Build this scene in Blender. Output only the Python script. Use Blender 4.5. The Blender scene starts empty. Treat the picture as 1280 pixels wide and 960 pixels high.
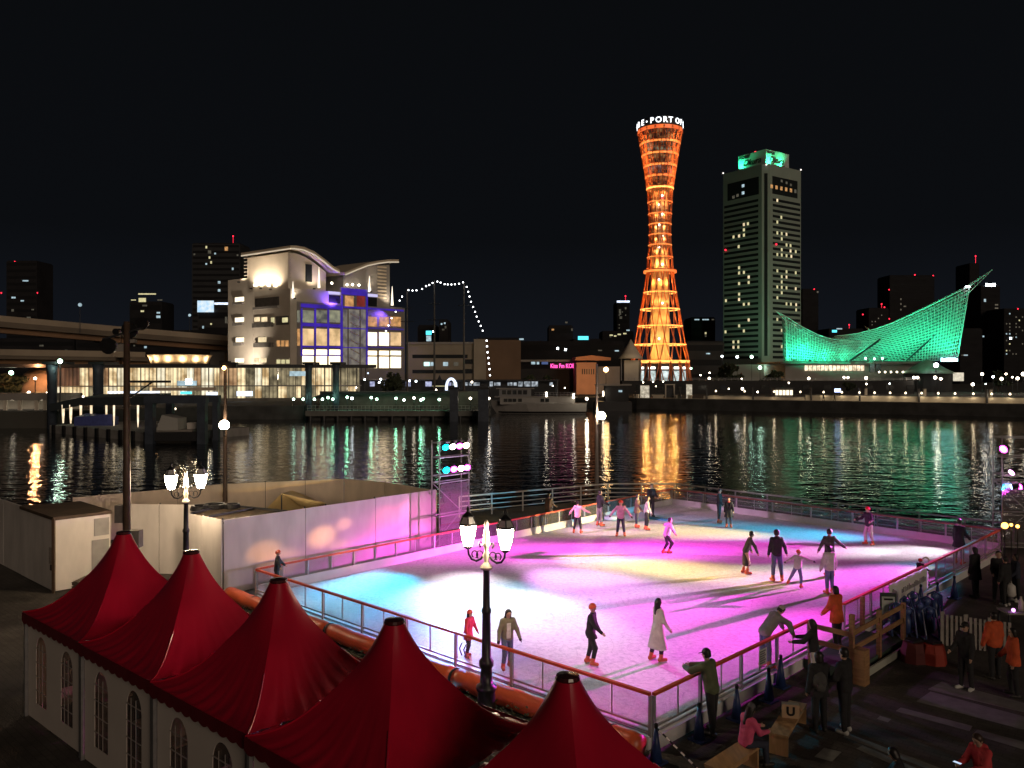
import bpy, bmesh, math, random
import numpy as np
from mathutils import Vector, Matrix
from mathutils.geometry import tessellate_polygon
sc = bpy.context.scene
C = sc.collection
R = math.radians
random.seed(7)
F_PX, HOR, CAMZ = 1004.0, 465.0, 8.0
# ------------------------------------------------------------------ camera, sky, sun, exposure
cam = bpy.data.cameras.new('camera'); camo = bpy.data.objects.new('camera', cam); C.objects.link(camo)
camo.location = (0, 0, CAMZ); camo.rotation_euler = (R(90), 0, 0)
cam.sensor_width = 36; cam.lens = 36 * F_PX / 1280
cam.shift_y = -(480 - HOR) / 1280
cam.clip_start = 0.2; cam.clip_end = 6000
sc.camera = camo
w = bpy.data.worlds.new('World'); sc.world = w; w.use_nodes = True
nt = w.node_tree; nt.nodes.clear()
out = nt.nodes.new('ShaderNodeOutputWorld'); bg = nt.nodes.new('ShaderNodeBackground')
tc = nt.nodes.new('ShaderNodeTexCoord'); sx = nt.nodes.new('ShaderNodeSeparateXYZ'); rp = nt.nodes.new('ShaderNodeValToRGB')
nt.links.new(tc.outputs['Generated'], sx.inputs[0]); nt.links.new(sx.outputs['Z'], rp.inputs[0])
cr = rp.color_ramp
cr.elements[0].position = 0.0; cr.elements[0].color = (0.0066, 0.0082, 0.0122, 1)
cr.elements[1].position = 0.7; cr.elements[1].color = (0.0027, 0.0031, 0.0037, 1)
e = cr.elements.new(0.16); e.color = (0.0034, 0.0040, 0.0052, 1)
nt.links.new(rp.outputs[0], bg.inputs[0]); nt.links.new(bg.outputs[0], out.inputs[0])
bg.inputs[1].default_value = 1.0
sun = bpy.data.lights.new('city_glow', 'SUN'); suno = bpy.data.objects.new('city_glow', sun); C.objects.link(suno)
sun.energy = 0.54; sun.angle = R(22); sun.color = (1.0, 0.76, 0.56)
suno.rotation_euler = Vector((-0.47, 0.84, -0.27)).to_track_quat('-Z', 'Y').to_euler()
sc.view_settings.view_transform = 'Standard'; sc.view_settings.look = 'None'
sc.view_settings.exposure = 0.0; sc.view_settings.gamma = 1.0; sc.view_settings.use_curve_mapping = False
sc.render.engine = 'CYCLES'
sc.cycles.use_denoising = True
try: sc.cycles.denoiser = 'OPENIMAGEDENOISE'
except Exception: pass
sc.cycles.max_bounces = 6; sc.cycles.diffuse_bounces = 2; sc.cycles.glossy_bounces = 3
sc.cycles.transparent_max_bounces = 12; sc.cycles.transmission_bounces = 3
sc.cycles.sample_clamp_indirect = 4.0; sc.cycles.sample_clamp_direct = 0
sc.cycles.caustics_reflective = False; sc.cycles.caustics_refractive = False
sc.cycles.use_light_tree = True

# ------------------------------------------------------------------ helpers
def G(px, py, z=0.0):                       # point of the photo on a level z
    y = F_PX * (CAMZ - z) / (py - HOR)
    return Vector(((px - 640) / F_PX * y, y, z))
def at(px, py, D):                          # point of the photo at a distance D
    return Vector(((px - 640) / F_PX * D, D, CAMZ - (py - HOR) / F_PX * D))
def X(px, D): return (px - 640) / F_PX * D
def Z(py, D): return CAMZ - (py - HOR) / F_PX * D

MATS = {}
def mat(name, col, rough=0.6, metal=0.0, var=0.0, scale=4.0, bump=0.0, bscale=None, spec=None, stretch=None, coat=0.0):
    if name in MATS: return MATS[name]
    m = bpy.data.materials.new(name); m.use_nodes = True; MATS[name] = m
    n = m.node_tree; b = n.nodes['Principled BSDF']
    b.inputs['Base Color'].default_value = (*col, 1); b.inputs['Roughness'].default_value = rough; b.inputs['Metallic'].default_value = metal
    if spec is not None: b.inputs['Specular IOR Level'].default_value = spec
    if coat: b.inputs['Coat Weight'].default_value = coat; b.inputs['Coat Roughness'].default_value = 0.15
    if var or bump:
        t = n.nodes.new('ShaderNodeTexCoord'); mp = n.nodes.new('ShaderNodeMapping')
        n.links.new(t.outputs['Object'], mp.inputs[0])
        if stretch: mp.inputs['Scale'].default_value = stretch
    if var:
        no = n.nodes.new('ShaderNodeTexNoise'); no.inputs['Scale'].default_value = scale; no.inputs['Detail'].default_value = 6
        n.links.new(mp.outputs[0], no.inputs['Vector'])
        r = n.nodes.new('ShaderNodeValToRGB'); n.links.new(no.outputs[0], r.inputs[0])
        r.color_ramp.elements[0].position = 0.3; r.color_ramp.elements[1].position = 0.7
        r.color_ramp.elements[0].color = (*[max(0, c * (1 - var)) for c in col], 1)
        r.color_ramp.elements[1].color = (*[min(1, c * (1 + var)) for c in col], 1)
        n.links.new(r.outputs[0], b.inputs['Base Color'])
    if bump:
        nb = n.nodes.new('ShaderNodeTexNoise'); nb.inputs['Scale'].default_value = bscale or scale; nb.inputs['Detail'].default_value = 5
        n.links.new(mp.outputs[0], nb.inputs['Vector'])
        bp = n.nodes.new('ShaderNodeBump'); bp.inputs['Strength'].default_value = bump; bp.inputs['Distance'].default_value = 0.05
        n.links.new(nb.outputs[0], bp.inputs['Height']); n.links.new(bp.outputs[0], b.inputs['Normal'])
    return m
def emit(name, col, s=1.0, var=0.0, scale=1.0, col2=None, lo=0.35, hi=0.7, stretch=None):
    if name in MATS: return MATS[name]
    m = bpy.data.materials.new(name); m.use_nodes = True; MATS[name] = m
    n = m.node_tree; b = n.nodes['Principled BSDF']
    b.inputs['Base Color'].default_value = (0.05, 0.05, 0.05, 1); b.inputs['Roughness'].default_value = 0.3
    b.inputs['Emission Color'].default_value = (*col, 1); b.inputs['Emission Strength'].default_value = s
    if var or col2:
        t = n.nodes.new('ShaderNodeTexCoord'); mp = n.nodes.new('ShaderNodeMapping'); n.links.new(t.outputs['Object'], mp.inputs[0])
        if stretch: mp.inputs['Scale'].default_value = stretch
        no = n.nodes.new('ShaderNodeTexNoise'); no.inputs['Scale'].default_value = scale; no.inputs['Detail'].default_value = 4
        n.links.new(mp.outputs[0], no.inputs['Vector'])
        r = n.nodes.new('ShaderNodeValToRGB'); n.links.new(no.outputs[0], r.inputs[0])
        r.color_ramp.elements[0].position = lo; r.color_ramp.elements[1].position = hi
        c2 = col2 or tuple(c * (1 - var) for c in col)
        r.color_ramp.elements[0].color = (*c2, 1); r.color_ramp.elements[1].color = (*col, 1)
        n.links.new(r.outputs[0], b.inputs['Emission Color'])
    return m
def clear(name, tint, gloss=0.12, rough=0.05, alpha=0.15):   # thin clear sheet: mostly see-through with a sheen
    if name in MATS: return MATS[name]
    m = bpy.data.materials.new(name); m.use_nodes = True; MATS[name] = m
    n = m.node_tree; n.nodes.clear(); o = n.nodes.new('ShaderNodeOutputMaterial')
    tr = n.nodes.new('ShaderNodeBsdfTransparent'); tr.inputs[0].default_value = (*tint, 1)
    df = n.nodes.new('ShaderNodeBsdfDiffuse'); df.inputs[0].default_value = (0.6, 0.6, 0.6, 1)
    gl = n.nodes.new('ShaderNodeBsdfGlossy'); gl.inputs['Roughness'].default_value = rough
    m1 = n.nodes.new('ShaderNodeMixShader'); m1.inputs[0].default_value = alpha
    m2 = n.nodes.new('ShaderNodeMixShader'); m2.inputs[0].default_value = gloss
    n.links.new(tr.outputs[0], m1.inputs[1]); n.links.new(df.outputs[0], m1.inputs[2])
    n.links.new(m1.outputs[0], m2.inputs[1]); n.links.new(gl.outputs[0], m2.inputs[2]); n.links.new(m2.outputs[0], o.inputs[0])
    return m

WM = {}                                     # world matrix of every parent
class MB:
    def __init__(s): s.v = []; s.f = []; s.m = []; s.cur = 0
    def add(s, vs, fs):
        o = len(s.v); s.v += [Vector(v) for v in vs]
        for f in fs: s.f.append([i + o for i in f]); s.m.append(s.cur)
        return s
    def box(s, c, sz, rz=0.0, M=None):
        hx, hy, hz = sz[0] / 2, sz[1] / 2, sz[2] / 2
        ca, sa = math.cos(rz), math.sin(rz); vs = []
        for z in (-hz, hz):
            for x, y in ((-hx, -hy), (hx, -hy), (hx, hy), (-hx, hy)):
                vs.append((c[0] + x * ca - y * sa, c[1] + x * sa + y * ca, c[2] + z))
        return s.add(vs, [(0, 3, 2, 1), (4, 5, 6, 7), (0, 1, 5, 4), (1, 2, 6, 5), (2, 3, 7, 6), (3, 0, 4, 7)])
    def beam(s, a, b, w, h=None, up=(0, 0, 1)):
        a, b = Vector(a), Vector(b); h = h or w; d = (b - a).normalized(); up = Vector(up)
        if abs(d.dot(up)) > 0.98: up = Vector((1, 0, 0))
        r = d.cross(up).normalized(); u = r.cross(d)
        vs = [p + r * i * w / 2 + u * j * h / 2 for p in (a, b) for i, j in ((-1, -1), (1, -1), (1, 1), (-1, 1))]
        return s.add(vs, [(0, 3, 2, 1), (4, 5, 6, 7), (0, 1, 5, 4), (1, 2, 6, 5), (2, 3, 7, 6), (3, 0, 4, 7)])
    def tube(s, pts, r, n=8, cap=True):
        pts = [Vector(p) for p in pts]; rs = r if isinstance(r, (list, tuple)) else [r] * len(pts)
        vs = []; prev = None
        for i, p in enumerate(pts):
            d = (pts[min(i + 1, len(pts) - 1)] - pts[max(i - 1, 0)]).normalized()
            if prev is None:
                prev = d.cross(Vector((0, 0, 1)) if abs(d.z) < 0.9 else Vector((1, 0, 0))).normalized()
            prev = (prev - d * prev.dot(d)).normalized(); q = d.cross(prev)
            vs += [p + (prev * math.cos(2 * math.pi * k / n) + q * math.sin(2 * math.pi * k / n)) * rs[i] for k in range(n)]
        fs = [(i * n + k, i * n + (k + 1) % n, (i + 1) * n + (k + 1) % n, (i + 1) * n + k) for i in range(len(pts) - 1) for k in range(n)]
        if cap: fs += [tuple(range(n - 1, -1, -1)), tuple((len(pts) - 1) * n + k for k in range(n))]
        return s.add(vs, fs)
    def lathe(s, prof, c=(0, 0, 0), n=12, ph=0.0, cap=True):
        vs = [(c[0] + r * math.cos(ph + 2 * math.pi * k / n), c[1] + r * math.sin(ph + 2 * math.pi * k / n), c[2] + z) for r, z in prof for k in range(n)]
        fs = [(i * n + k, i * n + (k + 1) % n, (i + 1) * n + (k + 1) % n, (i + 1) * n + k) for i in range(len(prof) - 1) for k in range(n)]
        if cap: fs += [tuple(range(n - 1, -1, -1)), tuple((len(prof) - 1) * n + k for k in range(n))]
        return s.add(vs, fs)
    def ball(s, c, r, n=8, sq=(1, 1, 1)):
        m = max(4, n // 2 + 1); vs = [(c[0], c[1], c[2] - r * sq[2])]
        for i in range(1, m):
            a = math.pi * i / m
            vs += [(c[0] + r * sq[0] * math.sin(a) * math.cos(2 * math.pi * k / n), c[1] + r * sq[1] * math.sin(a) * math.sin(2 * math.pi * k / n), c[2] - r * sq[2] * math.cos(a)) for k in range(n)]
        vs.append((c[0], c[1], c[2] + r * sq[2])); fs = [(0, 1 + (k + 1) % n, 1 + k) for k in range(n)]
        for i in range(m - 2): fs += [(1 + i * n + k, 1 + i * n + (k + 1) % n, 1 + (i + 1) * n + (k + 1) % n, 1 + (i + 1) * n + k) for k in range(n)]
        l = len(vs) - 1; b = 1 + (m - 2) * n; fs += [(b + k, b + (k + 1) % n, l) for k in range(n)]
        return s.add(vs, fs)
    def prism(s, poly, z0, z1):             # poly: list of (x, y) counter-clockwise
        n = len(poly); a = sum(poly[i][0] * poly[(i + 1) % n][1] - poly[(i + 1) % n][0] * poly[i][1] for i in range(n))
        if a < 0: poly = poly[::-1]
        vs = [(x, y, z0) for x, y in poly] + [(x, y, z1) for x, y in poly]
        tri = tessellate_polygon([[Vector((x, y, 0)) for x, y in poly]])
        fs = [(i, (i + 1) % n, n + (i + 1) % n, n + i) for i in range(n)]
        for t in tri:
            p = [Vector(vs[i]) for i in t]
            if (p[1] - p[0]).cross(p[2] - p[0]).z < 0: t = t[::-1]
            fs.append(tuple(n + i for i in t)); fs.append(tuple(t[::-1]))
        return s.add(vs, fs)
    def sheet(s, loops, M):                 # flat polygon with holes, mapped by M
        pts = [p for l in loops for p in l]
        tri = tessellate_polygon([[Vector((x, y, 0)) for x, y in l] for l in loops])
        return s.add([M @ Vector((x, y, 0)) for x, y in pts], [tuple(t) for t in tri])
    def build(s, name, mats, parent=None, local=False, smooth=False, loc=None, solid=0.0):
        me = bpy.data.meshes.new(name)
        vs = s.v
        if parent is not None and not local:
            inv = WM[parent.name].inverted(); vs = [inv @ v for v in vs]
        me.from_pydata([tuple(v) for v in vs], [], s.f)
        for m in (mats if isinstance(mats, (list, tuple)) else [mats]): me.materials.append(m)
        me.polygons.foreach_set('material_index', s.m)
        if smooth: me.polygons.foreach_set('use_smooth', [True] * len(me.polygons))
        me.update()
        o = bpy.data.objects.new(name, me); C.objects.link(o)
        if parent is not None: o.parent = parent; WM[o.name] = WM[parent.name]
        else: WM[o.name] = Matrix()
        if loc is not None: o.location = loc
        if solid:
            md = o.modifiers.new('thickness', 'SOLIDIFY'); md.thickness = solid; md.offset = 0
        return o
def tag(o, label, cat, group=None):
    o['label'] = label; o['category'] = cat
    if group: o['group'] = group
    return o
def thing(name, label, cat, loc=(0, 0, 0), rz=0.0, group=None):
    o = bpy.data.objects.new(name, None); C.objects.link(o); o.empty_display_size = 0.3
    o.location = loc; o.rotation_euler = (0, 0, rz)
    WM[o.name] = Matrix.Translation(Vector(loc)) @ Matrix.Rotation(rz, 4, 'Z')
    return tag(o, label, cat, group)
def struct(o): o['kind'] = 'structure'; return o
def dup(root, loc, rz=None, label=None, group=None):
    def cp(o, p):
        c = o.copy(); C.objects.link(c)
        if p: c.parent = p
        for ch in o.children: cp(ch, c)
        return c
    r = cp(root, None); r.location = loc
    if rz is not None: r.rotation_euler = (0, 0, rz)
    if label: r['label'] = label
    if group: r['group'] = group
    return r
def light(kind, loc, energy, col, parent=None, target=None, size=None, blend=0.4, radius=0.05, name='lamp_light', shape=None):
    l = bpy.data.lights.new(name, kind); l.energy = energy; l.color = col
    o = bpy.data.objects.new(name, l); C.objects.link(o)
    if kind == 'SPOT': l.spot_size = R(size or 60); l.spot_blend = blend; l.shadow_soft_size = radius
    elif kind == 'POINT': l.shadow_soft_size = radius
    elif kind == 'AREA': l.size = size or 1; 
    if kind == 'AREA' and shape: l.shape = 'RECTANGLE'; l.size, l.size_y = shape
    M = Matrix.Translation(Vector(loc))
    if target is not None: M = M @ (Vector(target) - Vector(loc)).to_track_quat('-Z', 'Y').to_matrix().to_4x4()
    if parent is not None: o.parent = parent; o.matrix_local = WM[parent.name].inverted() @ M
    else: o.matrix_world = M
    return o
class Face:                                 # a vertical wall plane from P0 to P1, addressed by the photo's px, py
    def __init__(s, P0, P1):
        s.a = Vector((P0[0], P0[1])); b = Vector((P1[0], P1[1])); s.L = (b - s.a).length; s.u = (b - s.a) / s.L
        n = Vector((s.u.y, -s.u.x))
        if n.dot(-s.a) < 0: n = -n
        s.n = n
    def pt(s, px, py, off=0.0):
        t = (px - 640) / F_PX; # x = t*y
        den = s.u.x - t * s.u.y; k = (t * s.a.y - s.a.x) / den
        p = s.a + s.u * k; z = CAMZ - (py - HOR) / F_PX * p.y
        return Vector((p.x + s.n.x * off, p.y + s.n.y * off, z))
    def quad(s, mb, x0, y0, x1, y1, off=0.0, th=0.1):   # slab with its outer face at off
        a = s.pt(x0, y0); b = s.pt(x1, y0); ym = (a.y + b.y) / 2
        z1 = CAMZ - (y0 - HOR) / F_PX * ym; z0 = CAMZ - (y1 - HOR) / F_PX * ym
        return s.slab(mb, a, b, z0, z1, off, th)
    def slab(s, mb, a, b, z0, z1, off, th):
        n = s.n; c = [(a.x + n.x * o, a.y + n.y * o) for o in (off, off - th)] ; d = [(b.x + n.x * o, b.y + n.y * o) for o in (off, off - th)]
        mb.prism([c[0], d[0], d[1], c[1]], z0, z1); return mb
def text_mesh(txt, size, depth, shear=0.0, bold=0.0):
    cu = bpy.data.curves.new('lettering', 'FONT'); cu.body = txt; cu.size = size; cu.extrude = depth; cu.shear = shear; cu.offset = bold
    cu.align_x = 'CENTER'; cu.align_y = 'CENTER'; cu.resolution_u = 3
    o = bpy.data.objects.new('lettering', cu); C.objects.link(o)
    me = bpy.data.meshes.new_from_object(o.evaluated_get(bpy.context.evaluated_depsgraph_get()))
    bpy.data.objects.remove(o); bpy.data.curves.remove(cu)
    mb = MB(); mb.add([v.co for v in me.vertices], [tuple(p.vertices) for p in me.polygons]); bpy.data.meshes.remove(me)
    return mb
def place(mb, M): mb.v = [M @ v for v in mb.v]; return mb
def frame_matrix(o, x, y):
    x = Vector(x).normalized(); y = Vector(y).normalized(); z = x.cross(y)
    return Matrix(((x.x, y.x, z.x, o[0]), (x.y, y.y, z.y, o[1]), (x.z, y.z, z.z, o[2]), (0, 0, 0, 1)))
# ------------------------------------------------------------------ materials
M_ASPH = mat('dark_paving', (0.085, 0.075, 0.065), 0.85, var=0.45, scale=0.8, bump=0.3, bscale=30)
n = M_ASPH.node_tree; t = n.nodes.new('ShaderNodeTexCoord'); mp = n.nodes.new('ShaderNodeMapping'); mp.inputs['Rotation'].default_value = (0, 0, .74); n.links.new(t.outputs['Object'], mp.inputs[0])
bk = n.nodes.new('ShaderNodeTexBrick'); bk.inputs['Scale'].default_value = 1.6; bk.inputs['Mortar Size'].default_value = .012; bk.inputs['Color1'].default_value = (1, 1, 1, 1); bk.inputs['Color2'].default_value = (.72, .72, .72, 1); bk.inputs['Mortar'].default_value = (.35, .35, .35, 1); n.links.new(mp.outputs[0], bk.inputs['Vector'])
mx = n.nodes.new('ShaderNodeMixRGB'); mx.blend_type = 'MULTIPLY'; mx.inputs[0].default_value = .8; b = n.nodes['Principled BSDF']; src = b.inputs['Base Color'].links[0].from_socket
n.links.new(src, mx.inputs[1]); n.links.new(bk.outputs['Color'], mx.inputs[2]); n.links.new(mx.outputs[0], b.inputs['Base Color'])
M_CONC = mat('quay_concrete', (0.22, 0.21, 0.19), 0.9, var=0.3, scale=0.5)
M_CONCD = mat('wet_quay_wall', (0.05, 0.05, 0.05), 0.7, var=0.4, scale=0.4)
M_LAND = mat('far_ground', (0.08, 0.078, 0.07), 0.95, var=0.3, scale=0.05)
M_WHITE = mat('white_painted_panel', (0.72, 0.68, 0.64), 0.55, var=0.13, scale=1.6, bump=0.08, bscale=2.2, stretch=(1, 1, .35))
M_BEIGE = mat('beige_panel', (0.64, 0.53, 0.42), 0.6, var=0.16, scale=1.3, stretch=(1, 1, .4))
M_STEEL = mat('galvanised_steel', (0.30, 0.30, 0.31), 0.45, 0.6, var=0.15, scale=6)
M_DSTEEL = mat('dark_steel', (0.035, 0.036, 0.04), 0.5, 0.3, var=0.3, scale=5)
M_BLACK = mat('black_iron', (0.018, 0.018, 0.02), 0.38, 0.2, var=0.3, scale=9)
M_NAVY = mat('blue_grey_steel', (0.055, 0.07, 0.10), 0.55, 0.1, var=0.25, scale=1)
M_BROWN = mat('brown_pole_paint', (0.10, 0.065, 0.045), 0.5, 0.2, var=0.2, scale=5)
M_GLASSD = mat('dark_window_glass', (0.025, 0.028, 0.03), 0.2)
M_CREAM = mat('cream_render', (0.60, 0.54, 0.46), 0.8, var=0.08, scale=0.3)
M_GREY = mat('grey_render', (0.30, 0.28, 0.26), 0.85, var=0.12, scale=0.2)
M_DARKB = mat('dark_facade', (0.05, 0.05, 0.052), 0.85, spec=0.1, var=0.2, scale=0.1)
M_DARKB2 = mat('darker_facade', (0.030, 0.030, 0.034), 0.85, spec=0.05, var=0.2, scale=0.1)
M_FBAND = mat('unlit_far_windows', (0.020, 0.021, 0.024), 0.6, spec=0.08)
M_FOL = mat('night_foliage', (0.045, 0.06, 0.03), 0.8, var=0.4, scale=3)
M_BARK = mat('bark', (0.06, 0.045, 0.035), 0.9, var=0.3, scale=6)
M_WOOD = mat('timber', (0.34, 0.19, 0.09), 0.6, var=0.25, scale=3, stretch=(1, 1, 6), bump=0.1, bscale=8)
M_WOODP = mat('plywood_bench', (0.42, 0.25, 0.12), 0.55, var=0.2, scale=2.5, stretch=(6, 1, 1))
E_WARM = emit('warm_lit_window', (1.0, 0.80, 0.48), 1.3, var=0.45, scale=0.6)
E_WARM2 = emit('bright_warm_window', (1.0, 0.86, 0.60), 2.2, var=0.25, scale=0.5)
E_ORNG = emit('orange_lit_window', (1.0, 0.50, 0.18), 0.8, var=0.6, scale=0.8)
E_YEL = emit('pale_yellow_window', (0.95, 0.86, 0.46), 0.9, var=0.35, scale=1.0)
E_COOL = emit('cool_lit_window', (0.62, 0.85, 0.95), 0.9, var=0.5, scale=0.8)
E_DIM = emit('dim_lit_window', (0.75, 0.68, 0.5), 0.14, var=0.6, scale=0.7)
E_RED = emit('red_beacon', (1.0, 0.02, 0.05), 3.0)
E_LAMP = emit('white_lamp_globe', (1.0, 0.86, 0.66), 16)
E_LAMPW = emit('cool_lamp_globe', (0.85, 0.97, 1.0), 16)
E_LAMPG = emit('green_white_lamp', (0.55, 1.0, 0.70), 12)
E_LAMPO = emit('sodium_lamp', (1.0, 0.55, 0.2), 14)
E_TEAL = emit('teal_sign', (0.1, 0.8, 1.0), 1.6)
E_PINK = emit('pink_neon', (1.0, 0.08, 0.42), 2.6)
E_BLUEW = emit('blue_white_strip', (0.7, 0.8, 1.0), 2.2, var=0.4, scale=0.6)

# ------------------------------------------------------------------ the setting: water, plaza, far ground
mb = MB(); mb.add([(-700, -60, -2), (700, -60, -2), (700, 330, -2), (-700, 330, -2)], [(0, 1, 2, 3)])
wat = bpy.data.materials.new('harbour_water'); wat.use_nodes = True; n = wat.node_tree; b = n.nodes['Principled BSDF']
b.inputs['Base Color'].default_value = (0.004, 0.007, 0.009, 1); b.inputs['Roughness'].default_value = 0.045; b.inputs['IOR'].default_value = 1.33
t = n.nodes.new('ShaderNodeTexCoord'); 
def wnoise(scale, st, det, rot=0.0):
    mp = n.nodes.new('ShaderNodeMapping'); mp.inputs['Scale'].default_value = st; mp.inputs['Rotation'].default_value = (0, 0, rot)
    n.links.new(t.outputs['Object'], mp.inputs[0])
    no = n.nodes.new('ShaderNodeTexNoise'); no.inputs['Scale'].default_value = scale; no.inputs['Detail'].default_value = det; no.inputs['Roughness'].default_value = 0.55
    n.links.new(mp.outputs[0], no.inputs['Vector']); return no
a1 = wnoise(0.55, (0.55, 1, 1), 3, 0.25); a2 = wnoise(1.9, (0.6, 1, 1), 2, -0.3)
ad = n.nodes.new('ShaderNodeMath'); ad.operation = 'MULTIPLY_ADD'; ad.inputs[1].default_value = 0.35
n.links.new(a2.outputs[0], ad.inputs[0]); n.links.new(a1.outputs[0], ad.inputs[2])
bp = n.nodes.new('ShaderNodeBump'); bp.inputs['Strength'].default_value = 1.0; bp.inputs['Distance'].default_value = 0.10
n.links.new(ad.outputs[0], bp.inputs['Height']); n.links.new(bp.outputs[0], b.inputs['Normal'])
struct(mb.build('water', wat))
EDGE = [(-120, -40), (-120, 30), (-60, 36), (-23, 38.2), (-14.9, 42.5), (-9, 44.4), (-2.4, 45.9), (6, 50.6), (10.8, 50.8), (24.5, 36.6), (62, 0), (62, -40)]
mb = MB(); mb.prism(EDGE, -5, 0); struct(mb.build('plaza_ground', M_ASPH))
QL = [(113, 178), (34, 218)]
LAND = [(-700, 125), (-82, 143), (-63.5, 169), (-43, 170), (-41, 214), (30, 224), (34, 218), (113, 178), (300, 84), (900, 84), (1500, 3500), (-1500, 3500), (-900, 300)]
mb = MB(); mb.prism(LAND, -5, 0.9); struct(mb.build('far_ground', M_LAND))
# dark wet face of the far quay, proud of the land
mb = MB()
for a, c in zip(LAND[1:9], LAND[2:9]):
    a, c = Vector(a), Vector(c); u = (c - a).normalized(); nn = Vector((u.y, -u.x)); nn = nn if nn.dot(-a) > 0 else -nn
    p, q = a + nn * 0.3, c + nn * 0.3
    mb.prism([(p.x, p.y), (q.x, q.y), (q.x - nn.x * 0.28, q.y - nn.y * 0.28), (p.x - nn.x * 0.28, p.y - nn.y * 0.28)], -4, 0.75)
tag(mb.build('quay_wall', M_CONCD), 'dark wet quay wall along the far side of the harbour', 'quay wall')

# ------------------------------------------------------------------ generic far buildings and lamps
NB = [0]
def tower(name, label, x0, x1, y0, D, m, lit=(), red=(), depth=22, bands=0, roof=None, zb=0.9, cat='building', top=None, group=None):
    a, c = X(x0, D), X(x1, D); z1 = Z(y0, D)
    r = thing(name, label, cat, ((a + c) / 2, D + depth / 2, zb), group=group)
    mb = MB(); mb.box(((a + c) / 2, D + depth / 2, (zb + z1) / 2), (c - a, depth, z1 - zb)); mb.build('wall', m, r)
    mb = MB(); mb.box(((a + c) / 2, D + depth / 2, z1 + 0.4), (c - a - 1, depth - 1, 0.8)); mb.build('roof_parapet', M_DARKB2, r)
    if bands:
        h = (z1 - zb) / bands
        for k in range(bands):
            mb = MB(); mb.box(((a + c) / 2, D - 0.05, zb + h * (k + 0.62)), (c - a - 1.2, 0.14, h * 0.4)); mb.build('window_band', M_FBAND, r)
    for (px, py, ww, hh, em) in lit:
        s = D / F_PX; mb = MB(); mb.box((X(px, D), D - 0.16, Z(py, D)), (ww * s, 0.12, hh * s)); mb.build('window', em, r)
    for (px, py) in red:
        mb = MB(); mb.ball((X(px, D), D + 0.6, Z(py, D)), 0.95 * D / F_PX, 6)
        if Z(py, D) > z1: mb.tube([(X(px, D), D + 0.6, z1), (X(px, D), D + 0.6, Z(py, D))], 0.15 * D / F_PX, 5)
        mb.build('beacon', E_RED, r)
    return r
def rnd_lit(x0, x1, y0, y1, n, ems, seed, gx=4.0, gy=4.0, w=1.3, h=1.4):
    rr = random.Random(seed); cells = [(i, j) for i in range(int((x1 - x0) / gx)) for j in range(int((y1 - y0) / gy))]
    rr.shuffle(cells); return [(x0 + (i + .5) * gx, y0 + (j + .5) * gy, w, h, rr.choice(ems)) for i, j in cells[:n]]
LP = {}
def far_lamp(px, py, D, em, label, zg=0.9, r=0.45, group=None, light_w=0, col=(1, .85, .62), arm=False, name='street_lamp', stem=M_DSTEEL):
    r *= .74; p = at(px, py, D); t_ = thing(name, label, 'street lamp', (p.x, p.y, zg), group=group)
    mb = MB(); mb.tube([(p.x, p.y, zg), (p.x, p.y, p.z - r * 0.8)], [0.11, 0.07], 6); mb.build('pole', stem, t_)
    mb = MB(); mb.ball(p, r, 8); mb.build('lamp_globe', em, t_, smooth=True)
    if light_w: light('POINT', p + Vector((0, -r - .3, 0)), light_w, col, t_, radius=r)
    return t_

# towers far away on the left
tower('office_tower', 'dark tower at the far left with red beacons', 8, 46, 327, 620, M_DARKB2,
      lit=[(32, 351, 7, 1.6, E_COOL), (17, 372, 5, 2, E_COOL), (28, 376, 4, 1.5, E_COOL), (16, 388, 3, 3, E_DIM), (41, 387, 3, 1.5, E_DIM), (36, 397, 5, 2, E_DIM)], red=[(18, 327), (15, 364), (46, 366), (43, 330), (1, 366)], bands=18)
tower('office_tower', 'low tower with a bright lit crown behind the elevated road', 162, 202, 378, 600, M_DARKB2,
      lit=[(178, 375, 9, 5, E_YEL), (184, 367.5, 22, 1.6, E_YEL), (167, 375, 6, 1, E_YEL), (200, 375, 6, 1.5, E_DIM), (178, 389, 4, 2, E_YEL), (198, 391, 4, 2, E_COOL), (198, 396, 5, 3, E_COOL), (181, 382, 6, 2, E_DIM)], bands=6)
mb = MB()
r = tower('apartment_tower', 'tall dark apartment tower behind the cream curved roof building', 240, 300, 305, 560, mat('slate_facade', (0.05, 0.053, 0.058), 0.8, spec=0.05, var=0.15, scale=0.1),
      lit=[(283, 311, 4, 5, E_ORNG), (258, 309, 2, 3, E_YEL), (262, 315, 4, 4, E_DIM), (262, 322, 2, 3, E_YEL), (269, 317, 2, 2, E_COOL), (264, 328, 2, 3, E_YEL), (291, 336, 2, 3, E_COOL), (297, 319, 2, 2, E_DIM), (274, 353, 3, 3, E_COOL), (274, 363, 3, 3, E_COOL), (243, 318, 2, 2, E_DIM), (258, 330, 2, 2, E_COOL)],
      red=[(291, 295)], bands=24)
r = tower('office_block', 'block carrying a blue white lit rooftop sign', 247, 286, 387, 420, M_DARKB,
          lit=[(277, 379.5, 18, 2.6, E_BLUEW), (264, 405, 2, 2, E_YEL), (283, 400, 3, 8, E_DIM), (254, 409, 2, 3, E_COOL)], bands=5)
mb = MB(); mb.box(at(257, 383, 419) , (8.5, .3, 6)); mb.build('lit_sign', emit('sign_panel', (0.40, 0.70, 1.0), 1.0, col2=(0.85, 0.95, 1), scale=0.5), r)
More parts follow.
